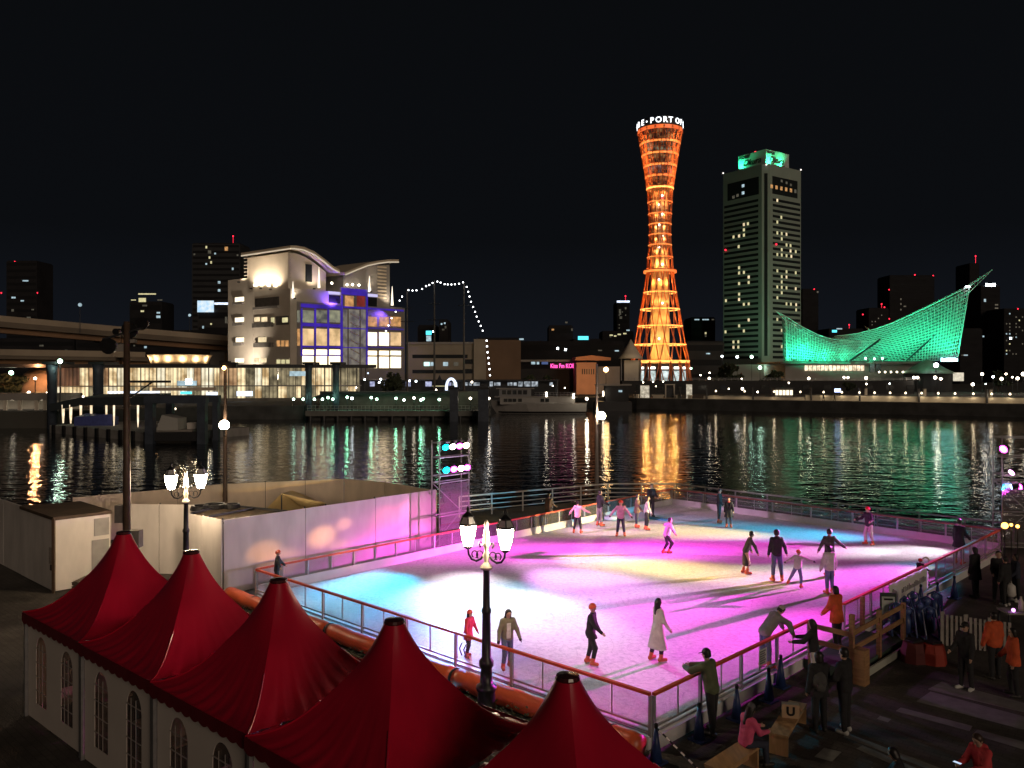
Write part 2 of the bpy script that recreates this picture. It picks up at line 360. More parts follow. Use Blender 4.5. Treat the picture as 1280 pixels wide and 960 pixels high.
tower('office_block', 'dark low block under the elevated road', 95, 284, 415, 330, M_DARKB2,
      lit=[(186, 424, 13, 2.2, E_LAMPG), (182, 428, 2.5, 2.5, E_YEL), (182, 434, 3, 2.5, E_COOL), (210, 432, 4, 2.5, E_ORNG), (218, 432, 4, 2.5, E_COOL), (224, 432, 3, 1.5, E_YEL), (168, 432, 2, 2, E_DIM), (232, 433, 3, 1.5, E_DIM), (218, 407 + 10, 4, 3, E_DIM), (152, 428, 2, 2, E_COOL)], bands=6)
tower('office_block', 'dark broad block with a blue light behind the lower ramp', -30, 93, 425, 340, M_DARKB2, lit=[(52, 432, 5, 2, E_DIM), (83, 438, 3, 1.5, E_DIM), (20, 440, 3, 1.5, E_DIM)], bands=5)

# elevated roads
def viaduct(pts, label, th, piers, name='elevated_road'):
    p0 = at(*pts[0]); r = thing(name, label, 'elevated road', (p0.x, p0.y, 0.9))
    W = [at(*p) for p in pts]; mb = MB(); m2 = MB(); m3 = MB()
    for a, c in zip(W, W[1:]):
        mb.beam(a, c, 9, th * 0.55)
        m2.beam(a + Vector((0, -4.7, th * .55)), c + Vector((0, -4.7, th * .55)), .3, th * 0.75)
        m3.beam(a + Vector((0, 0, -th * .55)), c + Vector((0, 0, -th * .55)), 5, th * 0.6)
    mb.build('deck', mat('road_deck', (0.16, 0.13, 0.10), .8, var=.2, scale=.1), r); m2.build('parapet', mat('road_parapet', (0.36, 0.30, 0.23), .8, var=.15, scale=.1), r); m3.build('girder', mat('road_girder', (0.22, 0.12, 0.06), .7, var=.2, scale=.1), r)
    for px, py, D, wd in piers:
        a = at(px, py, D); mb = MB(); mb.box((a.x, a.y, (a.z + .9) / 2), (wd, 2, a.z - .9)); mb.box((a.x, a.y, a.z - .6), (wd * 2.2, 2.4, 1.2)); mb.build('pier', M_GREY, r)
viaduct([(-120, 398, 235), (0, 406, 245), (150, 419, 262), (300, 431, 285)], 'upper elevated road crossing behind the glass terminal', 3.0, [(145, 424, 262, 6), (273, 434, 281, 5), (-40, 410, 240, 5)])
viaduct([(-120, 441, 235), (0, 446, 240), (150, 448.5, 246), (190, 449.5, 252)], 'lower ramp of the elevated road at far left', 2.4, [(60, 450, 244, 4), (170, 452, 250, 4)])
far_lamp(100, 381, 250, E_COOL, 'tall road lamp above the upper elevated road', zg=20, r=.8)
far_lamp(237, 394, 290, E_COOL, 'road lamp beside the blue white rooftop sign', zg=18, r=.7)
# ------------------------------------------------------------------ the glass ferry terminal
TF = Face((X(38, 187), 187), (X(452, 203), 203))
r = thing('ferry_terminal', 'long glass ferry terminal glowing warm with a flat dark roof', 'terminal', (*TF.pt(250, 480).xy, 0.9))
mb = MB(); a, c = TF.pt(-20, 456), TF.pt(470, 456); TF.slab(mb, a, c, Z(459.5, 195), Z(455.5, 195), 2.5, 22); mb.build('roof', M_DSTEEL, r)
mb = MB(); TF.slab(mb, TF.pt(38, 480), TF.pt(452, 480), 0.9, Z(459.5, 195), -14, 1); mb.build('rear_wall', M_GREY, r)
mb = MB(); TF.slab(mb, TF.pt(38, 480), TF.pt(452, 480), 0.9, 1.6, 0.4, .6); mb.build('plinth', M_CONC, r)
ems = [emit('terminal_cream', (1.0, 0.80, 0.47), 1.25, col2=(0.42, 0.27, 0.12), scale=0.35, lo=.38, hi=.6), emit('terminal_pale', (1.0, 0.90, 0.66), 1.3, col2=(0.5, 0.42, 0.27), scale=0.3, lo=.36, hi=.62),
       emit('terminal_tan', (0.80, 0.50, 0.26), 0.9, col2=(0.28, 0.15, 0.07), scale=0.4), emit('terminal_dim', (0.55, 0.45, 0.26), 0.75, col2=(0.12, 0.10, 0.06), scale=0.5), emit('terminal_deep', (0.30, 0.13, 0.07), 0.7, col2=(0.10, 0.05, 0.03), scale=0.3)]
x = 66
k = 0
while x < 450:
    wd = random.choice([7, 9, 11]); x1 = min(x + wd, 450)
    up = ems[4] if x < 92 else (ems[random.choice([0, 0, 1, 2, 0, 1])] if x < 290 else (ems[random.choice([0, 1, 3, 3])] if x < 340 else ems[random.choice([3, 3, 0])]))
    lo_ = ems[random.choice([0, 1, 3, 3])] if x < 300 else ems[random.choice([3, 3, 3, 0])]
    mb = MB(); TF.quad(mb, x, 460, x1 - 1.0, 482, 0.0, .2); mb.build('window', up, r)
    mb = MB(); TF.quad(mb, x, 483, x1 - 1.0, 504, 0.0, .2); mb.build('window', lo_, r)
    x = x1
for q in range(66, 452, 5):
    mb = MB(); TF.quad(mb, q, 459.5, q + .7, 505, 0.15, .16); mb.build('mullion', M_DSTEEL, r)
mb = MB(); TF.quad(mb, 66, 481.8, 452, 483, .3, .3); mb.build('floor_rail', M_STEEL, r)
mb = MB(); TF.quad(mb, 194, 484, 270, 488, 3.2, 3.2); mb.build('entrance_canopy', M_BEIGE, r)
mb = MB(); TF.quad(mb, 226, 489.5, 240, 492.5, .5, .2); mb.build('lit_sign', E_TEAL, r)
for q in ((222, 476, 246, 483, E_COOL), (232, 474, 240, 480, E_LAMPW), (296, 489, 316, 495, E_BLUEW), (258, 490, 272, 497, E_BLUEW), (362, 464, 384, 470, E_COOL), (310, 500, 345, 503, E_WARM2), (135, 489, 200, 491.5, E_BLUEW)):
    mb = MB(); TF.quad(mb, *q[:4], .28, .12); mb.build('light_fitting', q[4], r)
# the lit ring on the roof
p = TF.pt(225, 455); p.y += 8; rr = 37.5 * p.y / F_PX; p.x = X(225, p.y); zt, zb_ = Z(443.5, p.y), Z(455, p.y)
mb = MB(); mb.lathe([(rr * .90, zb_), (rr * .93, zb_ + 1), (rr, zt - .25), (rr * 1.03, zt), (rr * .95, zt)], (p.x, p.y, 0), 28); mb.build('roof_drum', mat('drum_cladding', (0.62, 0.46, 0.28), .6), r, smooth=True)
for k in range(7):
    a = R(-90 + (k - 3) * 27); light('POINT', (p.x + math.cos(a) * (rr * .92 + .75), p.y + math.sin(a) * (rr * .92 + .75), zb_ + .9), 260, (1, .78, .5), r, radius=.2)
# orange vaulted hall at the left end
v = thing('vaulted_hall', 'low curved hall washed in orange light at the terminal end', 'hall', (X(56, 190), 192, .9))
mb = MB(); mb.lathe([(9.2, 0.9), (9.0, 4.5), (7.6, 7.6), (5.0, 9.4), (2.4, 10.2), (.3, 10.5)], (X(60, 192), 197, 0), 20); mb.build('shell_roof', mat('vault_cladding', (0.5, 0.36, 0.25), .6, var=.2, scale=.5), v, smooth=True)
for k in range(3):
    mb = MB(); mb.box((X(48 + k * 9, 188), 187.8, 2.2), (1.1, .3, 2.4)); mb.build('door', E_ORNG, v)
light('POINT', (X(44, 184), 184, 9.5), 2600, (1, .42, .16), v, radius=.4)
# big round columns carrying the terminal roof out over the water
for i, (px, D, y1, wpx) in enumerate([(65, 141, 540, 11), (123, 150, 512, 12), (386, 168, 521, 8), (420, 168, 515, 8)]):
    lab = ['thick blue grey column in the water at far left', 'thick blue grey column beside the tall floodlight pole', 'dark blue column at the left end of the green lit pier', 'dark blue column in front of the purple lit building'][i]
    cx = X(px, D); z1 = Z(455.5, D); rad = wpx * D / F_PX / 2; t_ = thing('roof_column', lab, 'column', (cx, D, -4), group='columns standing before the terminal')
    mb = MB(); mb.lathe([(rad, -4), (rad, z1 - 1.5), (rad * 1.25, z1)], (cx, D, 0), 16); mb.build('shaft', M_NAVY, t_, smooth=True)
    mb = MB(); mb.box((cx, D + 2, z1 + .25), (rad * 3.2, 6, .5)); mb.build('cap', M_DSTEEL, t_)
far_lamp(75, 451.5, 140, E_LAMPG, 'bright greenish lamp at the top of the left water column', r=.55, light_w=300, col=(.7, 1, .75))
# covered promenade with lit posts (far left)
r = thing('pier_shelter', 'dark sloping shelter roof with white lit posts on the left pontoon', 'shelter', (X(125, 132), 133, -.75))
SD = lambda px: 139 - (px - 62) / 128 * 14
mb = MB()
for (q0, q1, h0, h1) in ((62, 100, 505, 497), (100, 190, 497, 496)):
    a = at(q0, h0, SD(q0)); c = at(q1, h1, SD(q1)); d = Vector((0, 7, .4)); e = Vector((0, 0, -1.3))
    mb.add([a, c, c + d, a + d, a + e, c + e, c + d + e, a + d + e], [(0, 1, 2, 3), (7, 6, 5, 4), (0, 4, 5, 1), (1, 5, 6, 2), (2, 6, 7, 3), (3, 7, 4, 0)])
mb.build('roof', mat('shelter_roof', (0.06, 0.075, 0.085), .6), r)
for px, wd in ((79, 3), (88.5, 3), (101, 2.5), (114, 2.5), (133, 2), (142.5, 2), (172.5, 2)):
    a = at(px, 506, SD(px) + .3); z0 = -.74; mb = MB(); mb.lathe([(wd * .035, z0), (wd * .065, z0 + 1.2), (wd * .08, a.z)], (a.x, a.y, 0), 8)
    mb.build('lit_post', emit('lit_post_white', (1.0, .84, .6), 1.7, col2=(.5, .36, .2), scale=.9), r)
r = thing('colonnade', 'pale colonnade along the waterfront at the left edge', 'colonnade', (X(25, 148), 148, .9))
mb = MB(); mb.box((X(5, 150), 152, Z(496, 150)), (24, 6, 1.2)); mb.build('roof', M_GREY, r)
mb = MB(); mb.box((X(5, 150), 154.6, 2.4), (24, .5, 3.2)); mb.build('rear_wall', mat('colonnade_wall', (.5, .46, .4), .8, var=.1, scale=.5), r)
for px in (-10, 7, 25, 46, 57):
    mb = MB(); mb.box((X(px, 149.4), 149.4, 2.2), (.55, .55, 3.6)); mb.build('pillar', M_CREAM, r)
for px in (14, 50, -8):
    mb = MB(); mb.box((X(px, 150), 150.5, Z(499, 150)), (.7, .4, .4)); mb.build('ceiling_light', E_LAMP, r)
light('AREA', (X(10, 151), 151.5, Z(500, 150)), 260, (1, .85, .65), r, target=(X(10, 151), 152, 0), shape=(20, 2))
for px, py, D, em, r_, lab in ((14, 466, 205, E_LAMPG, .75, 'upper of two glaring lamps at the left edge'), (14, 475, 200, E_LAMP, .95, 'lower and larger of two glaring lamps at the left edge'), (1, 475, 200, E_LAMP, .4, 'small lamp cut by the left picture edge'), (44, 473, 180, E_LAMP, .42, 'small lamp below the orange vaulted hall'), (36, 491, 155, E_LAMP, .42, 'lamp over the colonnade roof'), (60, 491, 155, E_LAMP, .38, 'lamp over the right end of the colonnade roof'), (104, 496, 152, E_LAMP, .25, 'small lamp on the ridge of the sloping shelter')):
    far_lamp(px, py, D, em, lab, r=r_)
# landing pontoon with steel portal
r = thing('landing_pontoon', 'long grey floating pontoon moored before the sloping shelter', 'pontoon', (X(130, 128), 128, -2))
A_, B_ = G(62, 541, -2), G(192, 553, -2); PF = Face(A_.xy, B_.xy)
mb = MB(); PF.slab(mb, A_.xy, B_.xy, -2.6, -0.75, 0, 16); mb.build('deck', mat('pontoon_deck', (.30, .29, .28), .8, var=.2, scale=.7), r)
for k in range(9):
    q = A_.xy + PF.u * (PF.L * (k + .5) / 9); mb = MB(); PF.slab(mb, q - PF.u * .3, q + PF.u * .3, -2.5, -.6, .35, .34); mb.build('fender', M_BLACK, r)
pc = mat('blue_tarpaulin', (.07, .09, .30), .5, var=.2, scale=2)
mb = MB(); q = at(117, 529, 131); mb.prism([(q.x - 3.2, q.y), (q.x + 3, q.y), (q.x + 2.6, q.y + 3), (q.x - 2.8, q.y + 3)], -.75, .6); mb.v[4:] = [v + Vector((0, 0, .5 if i % 2 else 0)) for i, v in enumerate(mb.v[4:])]
tag(mb.build('covered_launch', pc), 'blue tarpaulin covered launch on the grey pontoon', 'boat')
r = thing('steel_portal', 'dark steel portal frame standing in the water at the pontoon end', 'portal frame', (X(221, 112), 112, -2))
D = 112
for x0, x1, dy in ((183, 193, 0), (248, 258, 0), (186, 194, 6), (247, 254, 6)):
    mb = MB(); mb.box(((X(x0, D) + X(x1, D)) / 2, D + dy, (Z(497, D) - 4) / 2), (X(x1, D) - X(x0, D), 1.1, Z(497, D) + 4)); mb.build('post', M_NAVY, r)
mb = MB(); mb.box((X(220.5, D), D, Z(499, D)), (X(259, D) - X(182, D), 1.2, Z(494, D) - Z(504, D))); mb.build('crossbeam', M_NAVY, r)
mb = MB(); mb.box((X(220.5, D), D + 6, Z(500, D)), (X(255, D) - X(186, D), 1, 1.0)); mb.build('rear_beam', M_NAVY, r)
mb = MB(); mb.box((X(220.5, D), D + 3, Z(546, D)), (X(248, D) - X(193, D), 6, 1.2)); mb.build('lower_walkway', M_DSTEEL, r)
r = thing('motor_launch', 'grey motor launch lying inside the steel portal', 'boat', (X(218, 116), 115, -2))
D = 115
mb = MB(); mb.add([(X(195, D), D - 1.5, -.4), (X(245, D), D - 1.5, -.1), (X(250, D), D + .5, 0), (X(245, D), D + 2.5, -.1), (X(195, D), D + 2.5, -.4), (X(197, D), D - 1, -2.4), (X(242, D), D - 1, -2.4), (X(244, D), D + .5, -2.4), (X(242, D), D + 2, -2.4), (X(197, D), D + 2, -2.4)], [(0, 1, 2, 3, 4), (9, 8, 7, 6, 5), (0, 5, 6, 1), (1, 6, 7, 2), (2, 7, 8, 3), (3, 8, 9, 4), (4, 9, 5, 0)]); mb.build('hull', M_GREY, r)
mb = MB(); mb.prism([(X(199, D), D - 1), (X(226, D), D - 1), (X(226, D), D + 2), (X(199, D), D + 2)], -.3, 1.4); mb.v[4] += Vector((.8, 0, .5)); mb.v[7] += Vector((.8, 0, .5)); mb.build('cabin', mat('launch_cabin', (.42, .42, .40), .6), r)
mb = MB(); mb.box((X(240, D), D + .4, .3), (1.2, 1.4, .9)); mb.build('outboard_locker', M_WHITE, r)
far_lamp(219, 511, 121, emit('lit_arc', (1, .85, .6), 4), 'small lit curved post seen through the steel portal', zg=-.5, r=.22)

# ------------------------------------------------------------------ green-lit pier
r = thing('boarding_pier', 'dark boarding pier washed in green light on the far shore', 'pier', (X(490, 168), 168, -2))
D = 166
mb = MB(); mb.box((X(497, D), D + 3.5, -.55), (X(612, D) - X(383, D), 8, 1.1)); mb.build('deck', mat('pier_deck', (.16, .16, .15), .8, var=.2, scale=.5), r)
mb = MB(); mb.box((X(497, D), D + 2.6, -2), (X(612, D) - X(383, D) - .4, 3.6, 1.8)); mb.build('substructure', M_CONCD, r)
for k in range(14):
    px = 388 + k * 17; mb = MB(); mb.lathe([(.35, -4), (.35, -1.1)], (X(px, D), D - .1, 0), 8); mb.build('pile', M_DSTEEL, r)
mb = MB(); mb.box((X(505, 176), 175.5, 1.6), (X(610, 175) - X(400, 175), .3, 4.4)); mb.build('rear_wall', mat('pier_back_wall', (.13, .14, .12), .8, var=.45, scale=.35), r)
mb = MB()
for px0, px1, h0, h1 in ((392, 408, 496, 490), (408, 570, 490, 489)):
    a, c = at(px0, h0, 173), at(px1, h1, 173); d = Vector((0, 5, 0)); e = Vector((0, 0, -.5))
    mb.add([a, c, c + d, a + d, a + e, c + e, c + d + e, a + d + e], [(0, 1, 2, 3), (7, 6, 5, 4), (0, 4, 5, 1), (1, 5, 6, 2), (2, 6, 7, 3), (3, 7, 4, 0)])
mb.build('roof', M_DSTEEL, r)
mb = MB()
for zz in (.5, 1.05):
    mb.beam((X(384, D), D - .3, zz), (X(606, D), D - .3, zz), .07)
for k in range(46): mb.beam((X(385 + k * 4.8, D), D - .3, 0), (X(385 + k * 4.8, D), D - .3, 1.05), .06)
mb.build('railing', mat('pier_rail', (.45, .5, .47), .5, .3), r)
for i, (px, py, em, w_) in enumerate([(367, 499, E_LAMPG, 0), (379, 499, E_LAMPG, 0), (393, 499, E_LAMPG, 0), (403, 499, E_LAMPG, 0), (410, 497, E_LAMPG, 0), (416, 499, E_LAMPG, 40), (434, 496.5, E_LAMPG, 85), (440, 498, E_LAMPW, 0), (464, 497, E_LAMPG, 85), (471, 499, E_LAMPG, 0), (495, 498, E_LAMPG, 85), (505, 500, E_LAMPG, 0), (517.5, 497.5, E_LAMP, 0), (526, 500, E_LAMPG, 85), (529, 498.5, E_LAMPG, 0), (549, 499.5, E_LAMPG, 85), (588, 498, E_LAMP, 0), (611, 498, E_LAMP, 60)]):
    warm = em is E_LAMP
    far_lamp(px, py, D + .6, em, 'small warm lamp on the dark end of the boarding pier' if warm else 'green white globe lamp on the boarding pier', zg=0, r=.36, group='warm lamps at the pier end' if warm else 'green lamps along the boarding pier', light_w=w_, col=(.2, 1, .5) if not warm else (1, .8, .6), name='pier_lamp')
for x0, x1, lab in ((563, 573, 'dark mooring dolphin between the pier and the building'), (598, 611, 'tall dark mooring dolphin at the right end of the pier')):
    t_ = thing('mooring_dolphin', lab, 'mooring post', (X((x0 + x1) / 2, 164), 164, -2)); D2 = 163.6
    mb = MB(); mb.box((X((x0 + x1) / 2, D2), D2 - .9, (Z(486, D2) - 4) / 2), (X(x1, D2) - X(x0, D2), 1.6, Z(486, D2) + 4)); mb.build('column', M_NAVY, t_)
    mb = MB(); mb.box((X((x0 + x1) / 2, D2), D2 - .9, Z(486, D2) + .2), (X(x1, D2) - X(x0, D2) + .5, 2, .4)); mb.build('cap', M_DSTEEL, t_)
# low wall lights / quay shops behind the pier
r = thing('waterfront_arcade', 'long low arcade with bluish white lit bays behind the pier', 'arcade', (X(560, 214), 216, .9))
D = 218
mb = MB(); mb.box((X(560, D), D + 4, 3.2), (X(700, D) - X(425, D), 7, 4.6)); mb.build('wall', M_DARKB, r)
mb = MB(); mb.box((X(560, D), D + 3.2, 5.7), (X(702, D) - X(424, D), 9, .4)); mb.build('roof', M_DSTEEL, r)
q = 428
while q < 696:
    wd = random.choice([5, 7, 9]); 
    if random.random() < .72 and not (487 < q < 502 or 536 < q < 552 or 598 < q < 610):
        mb = MB(); mb.box((X(q + wd / 2, D), D + .42, Z(480, D)), (X(q + wd - 1.2, D) - X(q, D), .2, (4 if random.random() < .6 else 6) * D / F_PX)); mb.build('window', emit('arcade_blue_white', (.66, .72, 1), .9, col2=(.2, .2, .4), scale=.9) if q < 560 else emit('arcade_white', (.8, .9, 1), .7, col2=(.12, .14, .16), scale=1.2), r)
    q += wd + .5
for i, (px, py, em) in enumerate([(456, 474.5, E_LAMPW), (457, 458, E_LAMPW), (460, 466.5, E_BLUEW), (476, 474, E_LAMPW), (474, 478, E_LAMPW), (433, 486, E_LAMP), (445, 484.5, E_LAMP), (488, 488, E_LAMP), (512, 476, E_LAMPW), (520, 476.5, E_LAMPW), (571, 485, E_LAMPW), (545, 487.5, E_LAMP), (558.5, 487.5, E_LAMP), (598, 493, E_LAMP), (590, 473.5 + 4, E_LAMP)]):
    far_lamp(px, py, 212, em, 'small bright quayside light between the arcade and the pier', r=.33, group='quayside lights by the arcade')
a = at(564, 478, 211); t_ = thing('light_arch', 'white lit arch gateway behind the boarding pier', 'arch', (a.x, a.y, .9))
mb = MB(); mb.tube([(a.x + 1.25 * math.cos(R(k)), a.y, 4 + 2.2 * math.sin(R(k))) for k in range(0, 181, 15)] , .35, 8); mb.build('arch', E_BLUEW, t_)
for s in (-1, 1):
    mb = MB(); mb.tube([(a.x + 1.25 * s, a.y, .9), (a.x + 1.25 * s, a.y, 4)], .35, 8); mb.build('post', E_BLUEW, t_)
a = at(549, 482, 212); t_ = thing('garden_marquee', 'dark pointed marquee edged in yellow light', 'marquee', (a.x, a.y, .9))
mb = MB(); mb.lathe([(2.4, 4.4), (1.0, 5.6), (.05, 7.2)], (a.x, a.y + 1, 0), 4, ph=R(45)); mb.build('roof', M_DARKB, t_)
for s in (-1, 1):
    mb = MB(); mb.beam((a.x + 1.6 * s, a.y - .6, .9), (a.x + 1.6 * s, a.y - .6, 4.4), .14); mb.build('post', M_DSTEEL, t_)
mb = MB(); mb.beam((a.x - 1.7, a.y - .75, 4.3), (a.x + 1.7, a.y - .75, 4.3), .16); mb.build('glow_strip', E_YEL, t_)
# ------------------------------------------------------------------ cream waterfront building with curved roofs
Cc, Ll, Rr = Vector((X(363, 222), 222)), Vector((X(285, 240), 240)), Vector((X(506, 250), 250))
FL, FR = Face(Cc, Ll), Face(Cc, Rr); uL = FL.u; uR = FR.u
r = thing('waterfront_building', 'cream waterfront building with swooping curved roofs and purple lit glass front', 'building', (Cc.x, Cc.y, .9))
def pl(*ps): return [(p.x, p.y) for p in ps]
bk = uL * 28
p317 = FL.pt(317, 400).xy; zL = Z(349, 237)
mb = MB(); mb.prism(pl(p317, Ll, Ll + uR * 20, p317 + uR * 20), .9, zL); mb.build('stair_wing', M_CREAM, r)
mb = MB(); mb.prism(pl(Cc + uL * .05, p317 - uL * .05, p317 - uL * .05 + uR * 24, Cc + uR * 24 + uL * .05), .9, Z(362, 226)); mb.build('wall', M_CREAM, r)
pa, pb = FR.pt(371, 400).xy, Rr
mb = MB(); mb.prism(pl(pa, FR.pt(426, 400).xy, FR.pt(426, 400).xy + uL * 20, pa + uL * 20), .9, Z(380, 232)); mb.build('glazed_wing', M_GREY, r)
q0, q1 = FR.pt(426.2, 400).xy, FR.pt(459, 400).xy
mb = MB(); mb.prism(pl(q0, q1, q1 + uL * 20, q0 + uL * 20), .9, Z(361, 238)); mb.build('stair_tower', M_GREY, r)
q0, q1 = FR.pt(459.2, 400).xy, Rr
mb = MB(); mb.prism(pl(q0, q1, q1 + uL * 20, q0 + uL * 20), .9, Z(383, 245)); mb.build('glazed_wing', M_GREY, r)
# halls under the curved roofs
ins = uL * 1.0 + uR * .6
h0, h1 = Cc + ins, FR.pt(412, 340).xy + uL
mb = MB(); a, c = h0, h1; d_ = uL * 20; zt = Z(314, 224)
prof = [(363, 313.5), (372, 314.5), (384, 319), (396, 327), (410, 338)]
pts = [FR.pt(px, py + 1.5) for px, py in prof]
def curtain(pts, z0, depth, off):
    mb = MB(); nb_ = []
    for p in pts: nb_.append(Vector((p.x + uL.x * off, p.y + uL.y * off, p.z)))
    n_ = len(nb_); dv = Vector((uL.x * depth, uL.y * depth, 0))
    vs = [Vector((p.x, p.y, z0)) for p in nb_] + nb_; vs += [v + dv for v in vs]
    fs = []
    for i in range(n_ - 1):
        fs += [(i, i + 1, n_ + i + 1, n_ + i), (3 * n_ + i, 3 * n_ + i + 1, 2 * n_ + i + 1, 2 * n_ + i), (n_ + i, n_ + i + 1, 3 * n_ + i + 1, 3 * n_ + i)]
    fs += [(0, n_, 3 * n_, 2 * n_), (n_ - 1, 3 * n_ - 1, 4 * n_ - 1, 2 * n_ - 1)]
    return mb.add(vs, fs)
curtain(pts, Z(362, 226) - .05, 19, 1.0).build('banquet_hall', mat('hall_cladding', (.66, .58, .48), .6, var=.05, scale=.5), r)
def vault(pts, depth, off, th, ov=0):
    mb = MB(); nb_ = [Vector((p.x + uL.x * off, p.y + uL.y * off, p.z)) for p in pts]; dv = Vector((uL.x * depth, uL.y * depth, 0)); up = Vector((0, 0, th)); n_ = len(nb_)
    vs = nb_ + [p + up for p in nb_]; vs += [v + dv for v in vs]; fs = []
    for i in range(n_ - 1):
        fs += [(i, i + 1, n_ + i + 1, n_ + i), (2 * n_ + i, 3 * n_ + i, 3 * n_ + i + 1, 2 * n_ + i + 1), (n_ + i, n_ + i + 1, 3 * n_ + i + 1, 3 * n_ + i), (i, 2 * n_ + i, 2 * n_ + i + 1, i + 1)]
    fs += [(0, n_, 3 * n_, 2 * n_), (n_ - 1, 3 * n_ - 1, 4 * n_ - 1, 2 * n_ - 1)]
    return mb.add(vs, fs)
rp1 = [FR.pt(px, py) for px, py in [(358.5, 311.5), (366, 311.6), (376, 313.5), (388, 318.5), (400, 327), (412, 337), (420, 341)]]
M_ROOF = mat('pale_roof_edge', (.72, .62, .48), .5)
vault(rp1, 23, -1.6, .9).build('curved_roof', M_ROOF, r)
rp2 = [FR.pt(px, py) for px, py in [(428, 344), (442, 338), (456, 332.5), (470, 329.5), (482, 328), (495, 328)]]
vault(rp2, 17, -1.2, .8).build('curved_roof', M_ROOF, r)
pts = [FR.pt(px, py + 2) for px, py in [(432, 342), (444, 337), (456, 332.5), (470, 329.5), (482, 328.5), (490, 328.5)]]
curtain(pts, Z(384, 245), 14, 1.0).build('banquet_hall', M_GREY, r)
for k in range(10):
    y = 333 + k * 4.3; mb = MB(); a, c = FR.pt(474, y), FR.pt(485, y); FR.slab(mb, a, c, a.z - .22, a.z + .22, -.75, .2); mb.build('louvre', M_ROOF, r)
for k in range(9):       # horizontal joints of the hall cladding
    y = 320 + k * 4.4; mb = MB(); a, c = FL.pt(303, y), FL.pt(361, y); zz = Z(y, 231); FL.slab(mb, a, c, zz - .1, zz + .1, -.5, .25); mb.build('cladding_rib', M_CREAM, r)
mb = MB(); FR.quad(mb, 384, 330, 392, 352, -.8, .3); mb.build('window', M_GLASSD, r)
def fw(F, lst, em, name='window', off=.08, th=.2):
    for q in lst:
        mb = MB(); F.quad(mb, *q, off, th); mb.build(name, em, r)
fw(FL, [(294, 371.5, 305, 377), (294, 397, 305, 402.5), (295, 422, 305, 427.5), (294, 448, 305, 453)], E_WARM2)
fw(FL, [(318, 396.5, 325, 402), (327, 396.5, 334, 402), (323, 421.5, 333, 427.5), (318, 447.5, 324, 453), (327, 447.5, 333, 453)], E_WARM)
fw(FL, [(346, 425.5, 350, 433), (351.5, 425.5, 355.5, 433), (357, 425.5, 361, 433)], E_ORNG); fw(FL, [(346, 449.5, 350.5, 454.5), (352, 449.5, 356.5, 454.5), (358, 449.5, 362, 454.5), (339, 397, 343, 404), (353, 397, 360, 403)], E_YEL)
M_RECES = mat('shaded_loggia', (.13, .12, .11), .8, var=.3, scale=.6); fw(FL, [(319, 372, 349, 383)], M_RECES); fw(FL, [(345, 395, 361, 406)], M_RECES, off=.05, th=.15); fw(FL, [(318, 403.5, 342, 409), (320, 428.5, 342, 434)], M_RECES, 'balcony', .9, 1.0)  # dark slabs: shade of loggias and balconies put into the colour
fw(FL, [(293.5, 377.5, 305.5, 381), (293.5, 403, 305.5, 407), (294.5, 428, 305.5, 432), (319, 383.2, 350, 386)], M_GREY, 'balcony', .9, 1.0)
E_PUR = emit('purple_glow_frame', (.11, .04, 1.0), .42, var=.45, scale=.3)  # frame members glow by themselves; the violet wash is put into their material
E_GLS1 = emit('dining_room_window', (1, .66, .34), 1.15, col2=(.45, .3, .14), scale=.35); E_GLS2 = emit('blazing_lobby_window', (1, .88, .62), 2.6, col2=(1, .72, .38), scale=.3); E_GLS0 = emit('grey_lit_window', (.62, .62, .40), .55, col2=(.12, .12, .13), scale=.35)
E_STR = emit('stair_glass', (.50, .45, .36), .45, col2=(.16, .14, .16), scale=.5)
for x0, x1 in ((371.5, 374.5), (378, 392), (395, 408.5), (411, 425)):
    fw(FR, [(x0, 388, x1, 403)], E_GLS0); fw(FR, [(x0, 411, x1, 432)], E_GLS1 if x0 > 376 else E_ORNG); 
    if x0 > 376: fw(FR, [(x0, 437, x1, 443.5), (x0, 445, x1, 460)], E_GLS2)
fw(FR, [(376, 381, 426, 385.5), (376, 404.5, 426, 408.5), (376, 432.5, 426, 434.5), (376, 443.6, 428, 445)], E_PUR, 'glow_strip', .3, .3)
for x in (376, 393, 409.3, 425.5): fw(FR, [(x, 385.6, x + 1.7, 443.5)], E_PUR, 'glow_strip', .26, .3)
fw(FR, [(428, 387, 434, 456), (436, 387, 449, 456), (451, 387, 457, 456)], E_STR); fw(FR, [(426.6, 361, 459, 369), (428, 383.5, 457, 385.5), (427.5, 410, 458, 411.3), (427.5, 434, 458, 435.2)], E_PUR, 'glow_strip', .3, .3)
fw(FR, [(426.4, 369.5, 428, 456), (457.5, 369.5, 459.3, 456)], E_PUR, 'glow_strip', .26, .3)
fw(FR, [(431, 370, 442, 383)], E_ORNG); fw(FR, [(446, 370, 456, 383)], emit('red_lit_window', (.5, .05, .04), .5, var=.5, scale=.6))
for k in range(6):
    a, c = FR.pt(437, 392 + k * 11, .4), FR.pt(448, 398 + k * 11, .4); mb = MB(); mb.beam(a, c, .15, .3); mb.build('stair_flight', M_CREAM, r)
for x0, x1, q in ((460, 471, 0), (474, 486, 1), (488, 501, 2)):
    fw(FR, [(x0, 396, x1, 408)], E_ORNG); fw(FR, [(x0, 415.5, x1, 432)], E_GLS2 if q < 2 else E_GLS1); fw(FR, [(x0, 438.5, x1, 444), (x0, 446, x1, 460)], E_GLS2 if q < 2 else E_WARM2)
fw(FR, [(460, 386, 504, 388)], E_PUR, 'glow_strip', .3, .3); fw(FR, [(460, 410, 504, 412), (460, 433.5, 504, 435)], emit('dim_purple_glow', (.1, .06, .4), .35), 'glow_strip', .3, .3)
